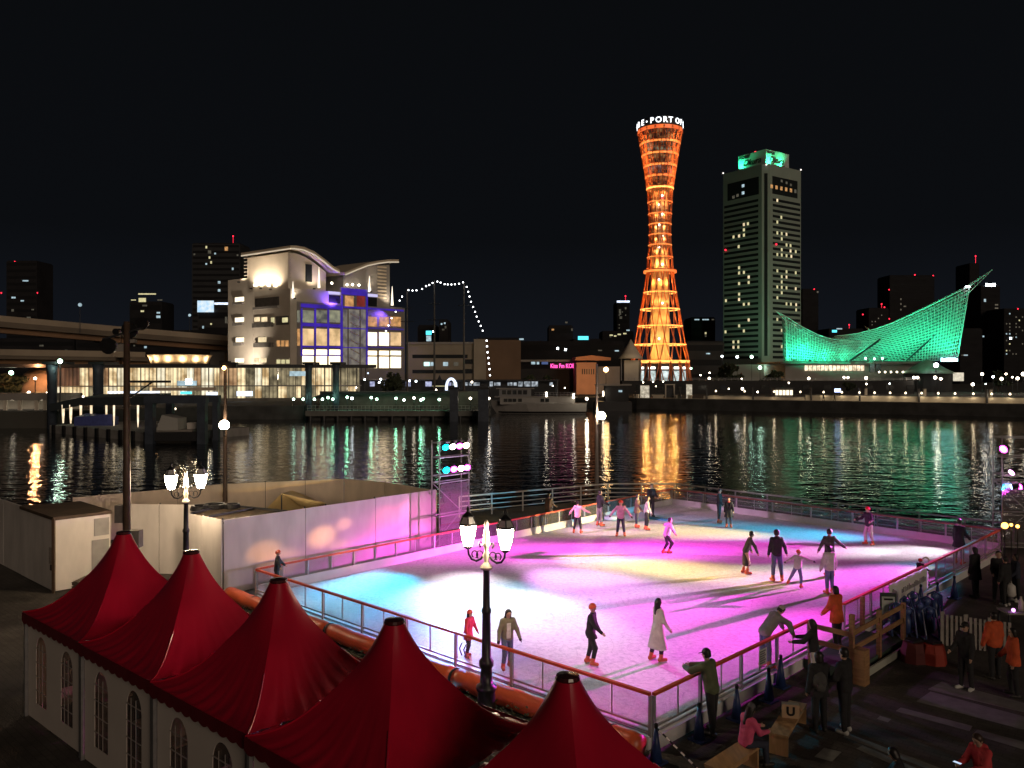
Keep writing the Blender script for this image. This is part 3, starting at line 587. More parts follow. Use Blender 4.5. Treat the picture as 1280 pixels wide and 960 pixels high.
fw(FR, [(410.5, 364.5, 425, 368), (459, 367.5, 472, 371)], emit('white_blue_lit_soffit', (.7, .65, 1), .9), 'soffit'); fw(FR, [(411, 369, 425, 379), (460, 372, 471, 383)], M_GLASSD)
for k, (px, py) in enumerate([(433, 356), (440, 356), (448, 356.5), (414, 354)]):
    mb = MB(); mb.ball(FR.pt(px, py, .3), .32, 6); mb.build('roof_lamp', E_LAMP, r)
E_SOF = emit('warm_roof_edge_glow', (1, .84, .62), .6)  # roof edge underside glows by its material instead of being lit from below
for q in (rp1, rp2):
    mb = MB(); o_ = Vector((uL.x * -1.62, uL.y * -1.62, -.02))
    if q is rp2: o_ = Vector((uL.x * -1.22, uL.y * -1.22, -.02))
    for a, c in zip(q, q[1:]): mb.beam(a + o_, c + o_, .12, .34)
    mb.build('roof_edge_glow', E_SOF, r)
a = rp1[0] + Vector((uL.x * -1.5 - uR.x * .1, uL.y * -1.5 - uR.y * .1, -.02)); mb = MB(); mb.beam(a, a + Vector((uL.x * 22.6, uL.y * 22.6, 0)), .14, .34); mb.build('roof_edge_glow', E_SOF, r)
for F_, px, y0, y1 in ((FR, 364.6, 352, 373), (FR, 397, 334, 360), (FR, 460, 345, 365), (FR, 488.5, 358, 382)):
    a = F_.pt(px, y1, .7); c = F_.pt(px, y0, .7); mb = MB(); mb.tube([a, a.lerp(c, .35), c], [.42, .3, .06], 8); mb.build('uplit_glow_cone', emit('uplit_glow_cone', (1, .88, .7), 1.7), r)  # glowing cones stand in for light thrown up the wall
# floodlights washing the cladding
for px, py, F_, tx, ty, e_, offs in ((322, 360, FL, 322, 325, 2600, 2.2), (334, 360, FL, 335, 325, 3200, 2.2), (346, 361, FL, 348, 318, 2600, 2.2), (304, 352, FL, 305, 330, 700, 1.5), (390, 360, FR, 392, 322, 900, 1.2), (461, 364, FR, 458, 335, 900, 1.2), (486, 382, FR, 486, 335, 1200, 1.4), (366, 372, FR, 366, 330, 500, 1.0)):
    a = F_.pt(px, py, offs); mb = MB(); mb.box(a + Vector((0, 0, -.3)), (.7, .5, .35)); f = mb.build('floodlight', M_DSTEEL, r)
    light('SPOT', a, e_ * 1.5, (1, .82, .60), r, target=F_.pt(tx, ty, -.6), size=130, radius=.3, blend=.8)
for px, py in ((320, 356.5), (328, 356), (337, 356.5), (345, 357)):
    mb = MB(); mb.box(FL.pt(px, py, .25), (.9, .4, .6)); mb.build('flood_lens', emit('flood_lens', (1, .85, .6), 7), r)
for (px, D_, e_) in ((300, 225, 1500), (345, 212, 1300)):
    light('SPOT', (X(px, D_), D_, 6), e_ * 10, (1, .84, .66), r, target=FL.pt(px + 4, 400), size=110, radius=.5, blend=1)
light('SPOT', FR.pt(414, 384.5, 1.4) , 4200, (.2, .08, 1), r, target=FR.pt(414, 365, 0), size=150, radius=.3, blend=.8)
light('SPOT', FR.pt(478, 388, 2.0), 3200, (.2, .08, 1), r, target=FR.pt(470, 420, 0), size=150, radius=.3, blend=.8)
# ------------------------------------------------------------------ low blocks in the middle distance
r = thing('warehouse', 'long beige low block with a row of lit teal windows behind the masts', 'building', (X(562, 250), 255, .9)); D = 250
mb = MB(); mb.box((X(557, D), D + 12, (Z(430, D) + .9) / 2), (X(604, D) - X(510, D), 24, Z(430, D) - .9)); mb.build('wall', mat('warehouse_render', (.30, .26, .20), .85, var=.12, scale=.2), r)
mb = MB(); mb.box((X(557, D), D + 12, Z(430, D) + .3), (X(606, D) - X(508, D), 25, .6)); mb.build('roof', M_GREY, r)
mb = MB(); mb.box((X(600, D), D - .4, (Z(424, D) + .9) / 2), (X(609, D) - X(594, D), 1.6, Z(424, D) - .9)); mb.build('stair_tower', mat('stair_render', (.38, .33, .26), .85, var=.1, scale=.2), r)
for x0, x1, em in ((530, 537, E_LAMPW), (538, 544, E_COOL), (554, 560, E_COOL), (567, 573, E_DIM)):
    mb = MB(); mb.box((X((x0 + x1) / 2, D), D - .06, Z(455, D)), (X(x1, D) - X(x0, D), .2, 1.2)); mb.build('window', em if em is not E_LAMPW else emit('bright_teal_window', (.6, 1, .95), 1.6), r)
for y0, y1 in ((443, 448), (462, 467)):
    mb = MB(); mb.box((X(550, D), D - .03, Z((y0 + y1) / 2, D)), (X(590, D) - X(521, D), .12, 1.1)); mb.build('window_band', M_GLASSD, r)
for yy in (452, 464):
    mb = MB(); mb.box((X(585, D), D - .06, Z(yy, D)), (2.8, .16, 1.4)); mb.build('window', M_GLASSD, r)
r = tower('warehouse', 'plain brown windowless block beside the light string', 596, 651, 425, 262, mat('brown_block', (.20, .13, .085), .9, var=.12, scale=.15))
tower('office_block', 'small dark block with cold lit windows behind the masts', 549, 560, 401, 420, M_DARKB2, lit=[(552, 405, 2, 2, E_COOL), (556, 404, 2, 2, E_COOL), (554, 412, 3, 2, E_DIM), (557, 409, 2, 3, E_DIM)], red=[], bands=5)
tower('office_block', 'dark slab with a teal lit sign panel behind the masts', 522, 546, 408, 440, M_DARKB2, lit=[(536, 416, 7, 5, E_TEAL), (536, 423, 6, 7, E_COOL), (542, 414.5, 2, 2, E_LAMPW)], bands=4)
tower('office_block', 'wide low dark block topped by cool strip lights', 628, 780, 428, 470, M_DARKB2, lit=[(636, 424.5, 6, 2, E_COOL), (651, 424, 7, 2, E_COOL), (697, 435.5, 2.4, 2.4, E_LAMPW), (707, 437, 2.4, 2.4, E_LAMPW), (750, 438, 5, 1.5, E_DIM), (771, 438.5, 5, 1.5, E_COOL)], bands=3)
tower('office_block', 'stepped dark block behind the pink neon sign', 686, 716, 408, 520, M_DARKB2, lit=[(691, 412, 3, 2, E_ORNG), (708, 403, 3, 2, E_DIM), (715, 412, 2, 3, E_DIM)], bands=5)
tower('office_block', 'low dark block carrying a long teal sign', 716, 752, 425, 500, M_DARKB2, lit=[(729, 422.5, 13, 4.5, E_TEAL)], bands=2)
tower('office_tower', 'slender tower with a violet white strip across its top', 771, 787, 378, 640, M_DARKB2, lit=[(779, 377, 16, 2.4, E_BLUEW), (775, 390, 2.5, 7, E_DIM), (776, 397, 3, 3, E_DIM), (782, 385, 2, 2, E_DIM), (785, 413, 4, 2, E_COOL)] + rnd_lit(772, 786, 384, 412, 6, [E_DIM], 3), red=[(782, 370)], bands=10)
tower('office_block', 'low block with a row of yellow lights beside the slender tower', 753, 792, 415, 560, M_DARKB2, lit=[(764, 419, 4, 1.6, E_YEL), (769, 420, 3, 1.6, E_YEL), (774, 418, 4, 1.6, E_YEL), (781, 417, 4, 1.6, E_YEL), (763, 421, 2, 1, E_DIM)], bands=3)
r = thing('broadcast_pavilion', 'long low pavilion carrying pink neon lettering', 'building', (X(690, 268), 272, .9)); D = 268
mb = MB(); mb.box((X(675, D), D + 8, (Z(461, D) + .9) / 2), (X(722, D) - X(610, D), 16, Z(461, D) - .9)); mb.build('wall', M_DARKB, r)
mb = MB(); mb.box((X(675, D), D + 7, Z(451, D)), (X(724, D) - X(608, D), 18, .7)); mb.build('roof', M_GREY, r)
for k, (x0, wd, em) in enumerate([(664, 5, E_COOL), (671, 3, E_COOL), (634, 5, E_DIM), (677, 8, emit('blue_dim_window', (.15, .25, .6), .4))]):
    mb = MB(); mb.box((X(x0 + wd / 2, D), D - .08, Z(453.6, D)), (wd * D / F_PX, .2, 3.6 * D / F_PX)); mb.build('window', em, r)
mb = place(text_mesh('Kiss Fm KOBE', 1.9, .06, bold=.03), Matrix.Translation((X(704.5, D), D - .6, Z(457.6, D))) @ Matrix.Rotation(R(90), 4, 'X') @ Matrix.Diagonal((.78, 1.05, 1, 1)))
mb.build('neon_lettering', E_PINK, r)
mb = MB(); mb.box((X(704.5, D), D - .35, Z(457.8, D)), (9, .2, 2.2)); mb.build('sign_board', M_BLACK, r)
r = thing('gabled_hall', 'small flat gabled hall lit orange beside the pink neon', 'building', (X(742, 255), 258, .9)); D = 255
mb = MB(); mb.box((X(733, D), D + 6, (Z(453, D) + .9) / 2), (X(745, D) - X(720, D), 12, Z(453, D) - .9)); mb.build('wall', mat('salmon_render', (.55, .30, .18), .8, var=.1, scale=.3), r)
mb = MB(); z0 = Z(450.5, D); x0, xm, x1 = X(719, D), X(739, D), X(763, D)
mb.add([(x0, D - 1, z0), (x1, D - 1, z0), (x1, D - 1, z0 + .9), (xm, D - 1, z0 + 1.6), (x0, D - 1, z0 + 1.0), (x0, D + 12, z0), (x1, D + 12, z0), (x1, D + 12, z0 + .9), (xm, D + 12, z0 + 1.6), (x0, D + 12, z0 + 1.0)], [(0, 1, 2, 3, 4), (9, 8, 7, 6, 5), (4, 3, 8, 9), (3, 2, 7, 8), (0, 5, 6, 1), (0, 4, 9, 5), (1, 6, 7, 2)])
mb.build('roof', mat('salmon_roof_edge', (.60, .27, .13), .7), r)
for k in range(6):
    mb = MB(); mb.box((X(728 + k * 2.8, D), D - .05, Z(464.5, D)), (.32, .16, 1.7)); mb.build('window', M_GLASSD, r)
mb = MB(); mb.box((X(755, D), D + 9, (Z(458, D) + .9) / 2), (X(792, D) - X(746, D), 6, Z(458, D) - .9)); mb.build('annexe', M_GREY, r)
light('SPOT', (X(735, 236), 236, 3), 5000, (1, .50, .22), r, target=(X(733, 255), 255, 8), size=60, blend=.8, radius=.4)
far_lamp(757.5, 462, 232, E_LAMPO, 'big orange sodium lamp between the gabled hall and the lattice tower', r=1.0, light_w=900, col=(1, .6, .25))
a = at(790, 450, 300); r = thing('canvas_pavilion', 'pale conical tent roof left of the lattice tower', 'pavilion', (a.x, a.y, .9)); D = 300
mb = MB(); mb.lathe([(4.6, Z(448, D)), (3.2, Z(441, D)), (1.2, Z(430, D)), (.15, Z(424, D))], (X(790, D), D + 3, 0), 12); mb.build('roof', M_CREAM, r, smooth=True)
for s in (-1, 1):
    mb = MB(); mb.lathe([(.25, .9), (.25, Z(447.9, D))], (X(790, D) + s * 3.6, D + 3, 0), 8); mb.build('post', M_STEEL, r)
mb = MB(); mb.box((X(792, D), D + 5, (.9 + Z(450, D)) / 2), (6, 3, Z(450, D) - .9)); mb.build('wall', M_CREAM, r)
light('SPOT', (X(786, 280), 283, 4), 2400, (1, .72, .4), r, target=(X(789, D), D + 3, 16), size=50, blend=.8, radius=.3)
# ------------------------------------------------------------------ masted ship with its string of bulbs
D = 190
r = thing('masted_ship', 'dark three masted ship moored behind the green lit pier', 'ship', (X(545, D), D, -2))
mb = MB(); mb.prism([(X(486, D), D), (X(495, D), D - 3), (X(598, D), D - 3), (X(614, D), D), (X(598, D), D + 3), (X(495, D), D + 3)], -3, 2.2); mb.build('hull', M_BLACK, r)
mb = MB(); mb.box((X(560, D), D, 2.9), (9, 4, 1.4)); mb.build('deck_house', M_DSTEEL, r)
for px, py in ((509, 361), (543, 351), (580, 352)):
    mb = MB(); mb.tube([(X(px, D), D, 2.2), (X(px, D), D, Z(py, D))], [.32, .13], 6); mb.build('mast', mat('mast_paint', (.10, .09, .08), .6), r)
for px, y0, x0, x1 in ((509, 385, 503, 516), (543, 380, 536, 551), (580, 382, 573, 588), (543, 400, 534, 553), (509, 402, 501, 518)):
    mb = MB(); mb.tube([(X(x0, D), D - .3, Z(y0, D)), (X(x1, D), D - .3, Z(y0, D))], .09, 5); mb.build('yard', M_DSTEEL, r)
st = thing('string_of_bulbs', 'string of white bulbs draped over the three ship masts', 'string lights', (X(545, D), D - .6, 2))
path = [(483, 414), (486, 407), (490, 398), (495, 390), (500, 376), (503, 371), (511, 363), (516, 363.5), (521, 363.2), (528, 361.5), (533, 358), (537, 356.5), (541, 354), (547, 352.3), (551, 353.6), (556, 355.5), (560, 355.9), (564.5, 356), (569, 355.7), (574, 355), (579, 353.3), (583.5, 359), (585.5, 365), (587, 371), (589, 377.5), (591.5, 384), (594, 390), (596, 396), (598.5, 402), (601, 407.5), (603.5, 413.5), (608.5, 426), (608.8, 433), (609.5, 440.5), (610.5, 447.5), (611.2, 454.5), (612, 461.5), (612.6, 469)]
for i, (px, py) in enumerate(path):
    mb = MB(); mb.ball((X(px, D), D - .6, Z(py, D)), .17 if i < 31 else .2, 6); mb.build('bulb', emit('string_bulb', (.95, .97, 1), 7), st)
mb = MB(); mb.tube([(X(px, D), D - .6, Z(py, D) + .15) for px, py in path], .02, 4); mb.build('cord', M_BLACK, st)
# ------------------------------------------------------------------ white tour boat
D = 193
r = thing('tour_boat', 'white two deck tour boat moored dark in mid harbour', 'boat', (X(675, D), D + 2, -2))
h = [(X(612, D), .5, 2.6), (X(625, D), 0, 1.3), (X(660, D), -.3, .75), (X(735, D), -.3, .7)]
def hullring(z_, shrink):
    L0 = X(612 + 10 * shrink, D); L1 = X(734 - 2 * shrink, D); pts = []
    for k in range(9):
        f = k / 8; xx = L0 + (L1 - L0) * f; hw = 3.0 * min(1, (f * 2.6) ** .7) * (1 - .25 * shrink); pts.append((xx, hw))
    return [(x_, D + 2.5 - w_, z_) for x_, w_ in pts] + [(x_, D + 2.5 + w_, z_) for x_, w_ in pts[::-1]]
def loft(rings):
    mb = MB(); n_ = len(rings[0]); vs = [p for q in rings for p in q]; fs = [(i * n_ + k, i * n_ + (k + 1) % n_, (i + 1) * n_ + (k + 1) % n_, (i + 1) * n_ + k) for i in range(len(rings) - 1) for k in range(n_)]
    fs.append(tuple((len(rings) - 1) * n_ + k for k in range(n_))); return mb.add(vs, fs)
top = hullring(.45, 0); top = [(x_, y_, z_ + max(0, (X(650, D) - x_)) * .10) for x_, y_, z_ in top]
loft([hullring(-2.4, 1), hullring(-1.9, .8), hullring(-.5, .3), top]).build('hull', mat('boat_white', (.32, .31, .30), .5, var=.06, scale=1), r)
mb = MB(); mb.add([], []); loft([[(x_, y_ - .02 if y_ < D + 2.5 else y_ + .02, z_) for x_, y_, z_ in hullring(-1.95, .82)], [(x_, y_ - .03 if y_ < D + 2.5 else y_ + .03, z_) for x_, y_, z_ in hullring(-1.5, .62)]]).build('hull_band', M_BLACK, r)
mb = MB(); mb.box((X(672, D), D + 2.5, 1.05), (X(716, D) - X(622, D), 4.6, 1.7)); mb.build('lower_cabin', MATS['boat_white'], r)
mb = MB(); mb.box((X(670, D), D + 2.5, 2.0), (X(722, D) - X(618, D), 5.0, .18)); mb.build('upper_deck', M_GREY, r)
mb = MB(); mb.box((X(644, D), D + 2.5, 3.0), (X(664, D) - X(624, D), 4.0, 1.8)); mb.build('upper_cabin', mat('boat_grey', (.22, .22, .23), .5), r)
mb = MB(); mb.box((X(644, D), D + 2.5, 4.0), (X(668, D) - X(620, D), 4.6, .2)); mb.build('roof', M_GREY, r)
for k in range(5):
    mb = MB(); mb.box((X(630 + k * 6.6, D), D + .47, 3.1), (.95, .1, 1.0)); mb.build('window', M_GLASSD, r)
for px in (632, 637.5, 643, 650, 678, 684):
    mb = MB(); mb.box((X(px, D), D + .17, 1.2), (.9, .1, .8)); mb.build('window', M_GLASSD, r)
mb = MB()
for k in range(12): mb.beam((X(670 + k * 4.4, D), D + .3, 2.1), (X(670 + k * 4.4, D), D + .3, 3.1), .05)
for zz in (2.6, 3.1): mb.beam((X(668, D), D + .3, zz), (X(721, D), D + .3, zz), .05)
mb.build('railing', M_STEEL, r)
mb = MB(); mb.tube([(X(697, D), D + 2.5, 2), (X(697, D), D + 2.5, 6.2)], [.35, .2], 8); mb.build('funnel_mast', M_DSTEEL, r)
for px, py in ((683, 493), (717, 495)):
    mb = MB(); mb.box((X(px, D), D - .1, Z(py, D)), (.3, .15, 1.1)); mb.build('deck_light', E_LAMP, r)
far_lamp(733.5, 498.5, 190, E_LAMP, 'bright lamp at the stern of the white tour boat', zg=-1.5, r=.45, light_w=350)
for k, (px, py, lab) in enumerate(((691, 482.5, 'small white light above the tour boat roof'), (706, 485, 'dim light on the quay behind the tour boat'))): far_lamp(px, py, 205, E_LAMP, lab, r=.2)
t_ = thing('moored_barge', 'dark barge with a lit post moored right of the tour boat', 'barge', (X(765, 205), 205, -2)); D = 205
mb = MB(); mb.prism([(X(744, D), D), (X(790, D), D), (X(790, D), D + 6), (X(744, D), D + 6)], -3, .4); mb.build('hull', M_DSTEEL, t_)
mb = MB(); mb.box((X(772, D), D + 3, 2.4), (6, 4, 4)); mb.build('cabin', M_DARKB, t_)
mb = MB(); mb.box((X(768, D), D + 3, 4.7), (9, 4.6, .35)); mb.build('cabin_roof', M_GREY, t_)
mb = MB(); mb.box((X(754, D), D, Z(492, D)), (.3, .2, 1.2)); mb.build('lit_post', E_LAMP, t_)
mb = MB(); mb.box((X(776, D), D + .8, Z(489, D)), (.9, .2, .5)); mb.build('window', E_COOL, t_)
# ------------------------------------------------------------------ the hourglass lattice tower
D = 345; TX = X(825, D); mp = D / F_PX
prof = [(487, 39.5), (470, 37.5), (452, 35.6), (431, 31.8), (408, 27.5), (387, 23.8), (366, 20.3), (340, 16.6), (322, 15.2), (307, 13.8), (295, 13.4), (280, 13.5), (267, 14.0), (253, 14.7), (240, 15.6), (236, 16.6), (222, 18.4), (209, 20.3), (195, 22.5), (182, 24.7), (170, 27.2), (163, 28)]
zr = [(Z(y, D), w_ * mp) for y, w_ in prof]
def rad(z):
    for (z0, r0), (z1, r1) in zip(zr, zr[1:]):
        if z0 <= z <= z1: return r0 + (r1 - r0) * (z - z0) / (z1 - z0)
    return zr[-1][1] if z > zr[-1][0] else zr[0][1]
r = thing('lattice_tower', 'tall red hourglass shaped lattice tower glowing orange with white lettering round its top', 'tower', (TX, D, .9))
M_RED = mat('red_tower_steel', (.66, .17, .05), .45, .1, var=.08, scale=.2)
zt, z0 = Z(164, D), .9
NS = 16
mb = MB()
def strut(th0, dth, za, zb, rr=.22, n=22):
    pts = []
    for k in range(n + 1):
        z = za + (zb - za) * k / n; f = (z - z0) / (zt - z0); a = th0 + dth * f; q = rad(z); pts.append((TX + q * math.cos(a), D + q * math.sin(a), z))
    mb.tube(pts, rr, 5)
for k in range(NS):
    for s in (-1, 1):
        mb = MB(); strut(2 * math.pi * k / NS, s * R(112), z0, Z(164, D), .22, 34); mb.build('lattice_strut', M_RED, r)
E_RING = emit('orange_ring_light', (1, .38, .08), 1.3, col2=(1, .16, .03), scale=.35)
E_RING2 = emit('yellow_ring_light', (1, .50, .12), 2.4, col2=(1, .3, .05), scale=.4)
def ring(py, extra, hh, em, name='ring'):
    z = Z(py, D); q = rad(z) + extra; n_ = 40; mb = MB()
    vs = []
    for k in range(n_):
        a = 2 * math.pi * k / n_
        for (dr, dz) in ((0, -hh), (0, hh), (-.5, hh), (-.5, -hh)): vs.append((TX + (q + dr) * math.cos(a), D + (q + dr) * math.sin(a), z + dz))
    fs = []
    for k in range(n_):
        b_ = ((k + 1) % n_) * 4; a_ = k * 4
        for i in range(4): fs.append((a_ + i, b_ + i, b_ + (i + 1) % 4, a_ + (i + 1) % 4))
    mb.add(vs, fs); return mb.build(name, em, r)
for py in (253.5, 268, 281, 294, 307, 322): ring(py, .3, .2, E_RING)
for py in (366, 387, 408, 431): ring(py, .2, .24, E_RING2)
ring(340, 1.3, .45, E_RING); ring(338, 1.3, .12, M_RED, 'catwalk')
ring(452, .3, .5, E_RING2)
# core shaft
mb = MB(); mb.lathe([(4.0, .9), (4.0, Z(237, D))], (TX, D, 0), 24); mb.build('lift_shaft', mat('shaft_cladding', (.50, .40, .28), .6, var=.35, scale=.5, stretch=(1, 1, .3)), r, smooth=True)
for k, py in enumerate((247, 258, 270, 283, 297, 311, 332, 351, 380, 424)):
    mb = MB(); mb.ball((TX - 1.2 * (1 if k % 2 else -.2), D - 4.2, Z(py, D)), .42, 6); mb.build('shaft_lamp', emit('shaft_lamp', (1, .88, .72), 6), r)
# observation floors
fl = [163.5, 181.5, 195.5, 209.5, 222.5, 236.5]
E_OBS = [emit('observation_glass_%s' % i, c_, s_, col2=(.012, .01, .01), scale=.45, lo=.45, hi=.75) for i, (c_, s_) in enumerate([((.9, .32, .08), .8), ((.55, .42, .45), .7), ((.8, .36, .12), .7), ((.6, .5, .3), .7), ((.7, .30, .10), .6)][::-1])]
for i in range(5):
    za, zb = Z(fl[i + 1], D), Z(fl[i], D); ra, rb = rad(za), rad(zb)
    mb = MB(); mb.lathe([(ra - .7, za), (rb - .7, zb)], (TX, D, 0), 40); mb.build('observation_floor', E_OBS[i], r, smooth=True)
    mb = MB()
    for k in range(32):
        a = 2 * math.pi * k / 32; mb.beam((TX + (ra - .55) * math.cos(a), D + (ra - .55) * math.sin(a), za), (TX + (rb - .55) * math.cos(a), D + (rb - .55) * math.sin(a), zb), .3)
    zm = (za + zb) / 2; rm = (ra + rb) / 2 - .5
    for k in range(32):
        a, c = 2 * math.pi * k / 32, 2 * math.pi * (k + 1) / 32; mb.beam((TX + rm * math.cos(a), D + rm * math.sin(a), zm), (TX + rm * math.cos(c), D + rm * math.sin(c), zm), .22)
    mb.build('window_frame', M_RED, r)
    ring(fl[i + 1], .15, .34, E_RING if i < 4 else E_RING2, 'floor_ring'); ring(fl[i + 1] - 1.9, -.1, .18, M_RED, 'floor_rail')
ring(165.5, .1, .7, emit('top_ring_light', (1, .2, .04), 1.1, col2=(.8, .1, .03), scale=.4), 'floor_ring')
za, zb = Z(163, D), Z(153.5, D); rs = 28 * mp
mb = MB(); mb.lathe([(rs - .4, za), (rs, za + .2), (rs, zb), (rs - .3, zb + .15), (.1, zb + .2)], (TX, D, 0), 44); mb.build('crown', mat('crown_dark', (.03, .035, .05), .4), r)
for ch, dg in (('E', -48), ('B', -66), ('O', -84), ('K', -101), ('·', -34.5), ('P', -20), ('O', -3.5), ('R', 13), ('T', 27), ('O', 48), ('F', 64), ('K', 84), ('O', 101), ('B', 119), ('E', 135)):
    a = R(-90 - 10.3 + dg); o = Vector((TX + (rs + .12) * math.cos(a), D + (rs + .12) * math.sin(a), (za + zb) / 2)); tn = (-math.sin(a), math.cos(a), 0)
    g = MB().ball((0, 0, 0), .42, 8, (1, 1, .3)) if ch == '·' else place(text_mesh(ch, 3.3, .08, bold=.05), Matrix.Translation((0, 0, 0)))
    place(g, frame_matrix(o, tn, (0, 0, 1))).build('letter', emit('white_letter', (.9, .96, 1), 2.4), r)
mb = MB(); mb.ball((TX, D, zb + .9), .5, 6); mb.tube([(TX, D, zb), (TX, D, zb + .8)], .15, 5); mb.build('beacon', E_RED, r)
for px, py in ((825 - 5.5, 250.5), ):
    mb = MB(); mb.ball((TX, D - rad(Z(py, D)) - .2, Z(py, D)), .4, 6); mb.build('beacon', E_RED, r)
# light from the ring lamps onto steel and shaft
for py, e_, cl in ((446, 5200, (1, .50, .12)), (425, 3600, (1, .48, .12)), (400, 3000, (1, .45, .10)), (378, 2600, (1, .42, .10)), (354, 2200, (1, .40, .08)), (330, 2600, (1, .5, .12)), (315, 1200, (1, .46, .12)), (300, 700, (1, .40, .11)), (285, 700, (1, .40, .11)), (270, 700, (1, .40, .11)), (255, 800, (1, .40, .11)), (243, 900, (1, .34, .08))):
    z = Z(py, D); q = (rad(z) + 4.0) / 2 if rad(z) > 6 else rad(z) - .4
    for dg in (-100, -50, -150) if py > 340 else (-75, -125):
        a = R(dg); light('POINT', (TX + q * math.cos(a), D + q * math.sin(a), z), e_ / 3, cl, r, radius=.3)
for py, e_ in ((232, 1300), (218, 1300), (205, 1300), (192, 1400), (178, 1500)):
    z = Z(py, D); q = rad(z) + 2.2
    for dg in (-55, -145): a = R(dg); light('POINT', (TX + q * math.cos(a), D + q * math.sin(a), z), e_ / 2, (1, .48, .16), r, radius=.3)
# base drum
mb = MB(); mb.lathe([(11.0, .9), (11.0, Z(455, D))], (TX, D, 0), 32); mb.build('base_drum', M_DSTEEL, r)
for dg in (-28, 0, 28, 55, -55):
    a0, a1 = R(-90 + dg - 8), R(-90 + dg + 8); mb = MB()
    for zlo, zhi, rr in ((Z(478, D), Z(463.5, D), 11.1),):
        mb.add([(TX + rr * math.cos(a0), D + rr * math.sin(a0), zlo), (TX + rr * math.cos(a1), D + rr * math.sin(a1), zlo), (TX + rr * math.cos(a1), D + rr * math.sin(a1), zhi), (TX + rr * math.cos(a0), D + rr * math.sin(a0), zhi)], [(0, 1, 2, 3)])
    mb.build('lobby_window', emit('lobby_white', (.78, .92, .92), 1.3, col2=(.25, .3, .28), scale=.5), r, solid=.1)
    mb = MB(); am = (a0 + a1) / 2; mb.box((TX + 11.3 * math.cos(am), D + 11.3 * math.sin(am), Z(460, D)), (2.9, .5, .9), rz=am + R(90)); mb.build('entrance_light', emit('entrance_light', (1, .94, .8), 4), r)
for k in range(8):
    a = R(-90 + (k - 3.5) * 20); mb = MB(); mb.tube([(TX + 13.6 * math.cos(a), D + 13.6 * math.sin(a), .9), (TX + 12.2 * math.cos(a), D + 12.2 * math.sin(a), Z(452, D))], .42, 6); mb.build('base_leg', M_RED, r)
# ------------------------------------------------------------------ corner-on hotel tower
Hc = Vector((X(958, 455), 455)); t0 = R(55.5); ul = Vector((-math.cos(t0), math.sin(t0))); ur = Vector((math.sin(t0), math.cos(t0)))
LL = 31.3; HLft = Hc + ul * LL; HRt = Hc + ur * 31.5
FHL, FHR = Face(Hc, HLft), Face(Hc, HRt); zt = Z(212, 470)
r = thing('hotel_tower', 'tall slab sided hotel tower with green lit rooftop sign box', 'hotel', (Hc.x, Hc.y, .9))
M_HOT = mat('hotel_precast', (.30, .34, .31), .8, var=.06, scale=.1)
ch = 3.2; c0, c1 = Hc + ul * ch, Hc + ur * ch
mb = MB(); mb.prism(pl(c0, HLft, HLft + ur * 31.5, HRt, c1), .9, zt); mb.build('wall', M_HOT, r)
for a, c in ((c0, c0 + ul * 2.6), (c1 + ur * 2.6, c1)):
    pass
NF = 30; zlo, zhi = Z(449, 460), Z(246, 460)
fh = (zhi - zlo) / NF
for k in range(NF):
    for F_, a, c in ((FHL, Hc + ul * (ch + 2.4), Hc + ul * (LL - .8)), (FHR, Hc + ur * (ch + 2.4), Hc + ur * 30.8)):
        mb = MB(); F_.slab(mb, a, c, zlo + fh * k + fh * .12, zlo + fh * k + fh * .60, .06, .1); mb.build('window_band', M_GLASSD, r)
for F_, a, c in ((FHL, Hc + ul * (ch + 2.0), Hc + ul * (LL - 3.4)), (FHR, Hc + ur * (ch + 2.0), Hc + ur * 28.2)):
    mb = MB(); F_.slab(mb, a, c, Z(243, 460), Z(222, 462), .08, .12); mb.build('lounge_window', M_GLASSD, r)
mb = MB(); n_ = (ul + ur).normalized() * -1; m0, m1 = c0 + (c1 - c0) * .3 + n_ * .12, c0 + (c1 - c0) * .7 + n_ * .12
mb.prism(pl(m0, m1, m1 - n_ * .1, m0 - n_ * .1), Z(445, 460), Z(216, 456)); mb.build('corner_glazing', M_GLASSD, r)
for F_, lst in ((FHL, [(930, 278), (930, 285), (930, 291), (935, 277.5), (917, 293), (924, 293), (923.5, 307), (924, 334), (924, 341.5), (930, 341), (936, 346.5), (924, 355), (936, 354), (907.5, 371), (924, 369), (924, 376), (930, 381.5), (936, 381.5), (907.5, 372), (924, 403), (936, 402.5), (930, 410), (907, 411), (917, 424.5), (923, 424.5), (917, 431), (923, 431)]),
                (FHR, [(971.5, 252.5), (976.5, 275), (971.5, 281), (971.5, 289), (977, 289.5), (983, 290), (977, 296), (983, 304), (988, 305.5), (977, 310.5), (988, 313), (994.5, 312), (971.5, 316.5), (977, 317), (983, 318), (989, 318.5), (971.5, 338), (983, 339), (994.5, 340), (977, 345.5), (983, 346), (977, 352.5), (971.5, 359.5), (977, 360), (983, 360.5), (994.5, 361), (977, 366.5), (971.5, 373), (983, 381.5), (988.5, 382), (995, 382), (995, 389), (971.5, 402), (994, 403), (977, 416), (994, 416), (977, 430)])):
    for i, (px, py) in enumerate(lst):
        k = round((Z(py, 463) - zlo) / fh - .36); zz = zlo + fh * (k + .36); a = F_.pt(px, py).xy
        mb = MB(); F_.slab(mb, a - F_.u * .68, a + F_.u * .68, zz - .85, zz + .85, .14, .1); mb.build('window', E_YEL if (i % 5) else E_WARM, r)
for px, em in ((964.5, E_ORNG), (970.5, E_ORNG), (976.5, E_ORNG), (982.5, E_ORNG), (988.5, E_ORNG), (994, E_DIM)):
    mb = MB(); a = FHR.pt(px, 237).xy; FHR.slab(mb, a - FHR.u * .95, a + FHR.u * .95, Z(239, 465), Z(234.5, 465), .16, .1); mb.build('window', em, r)
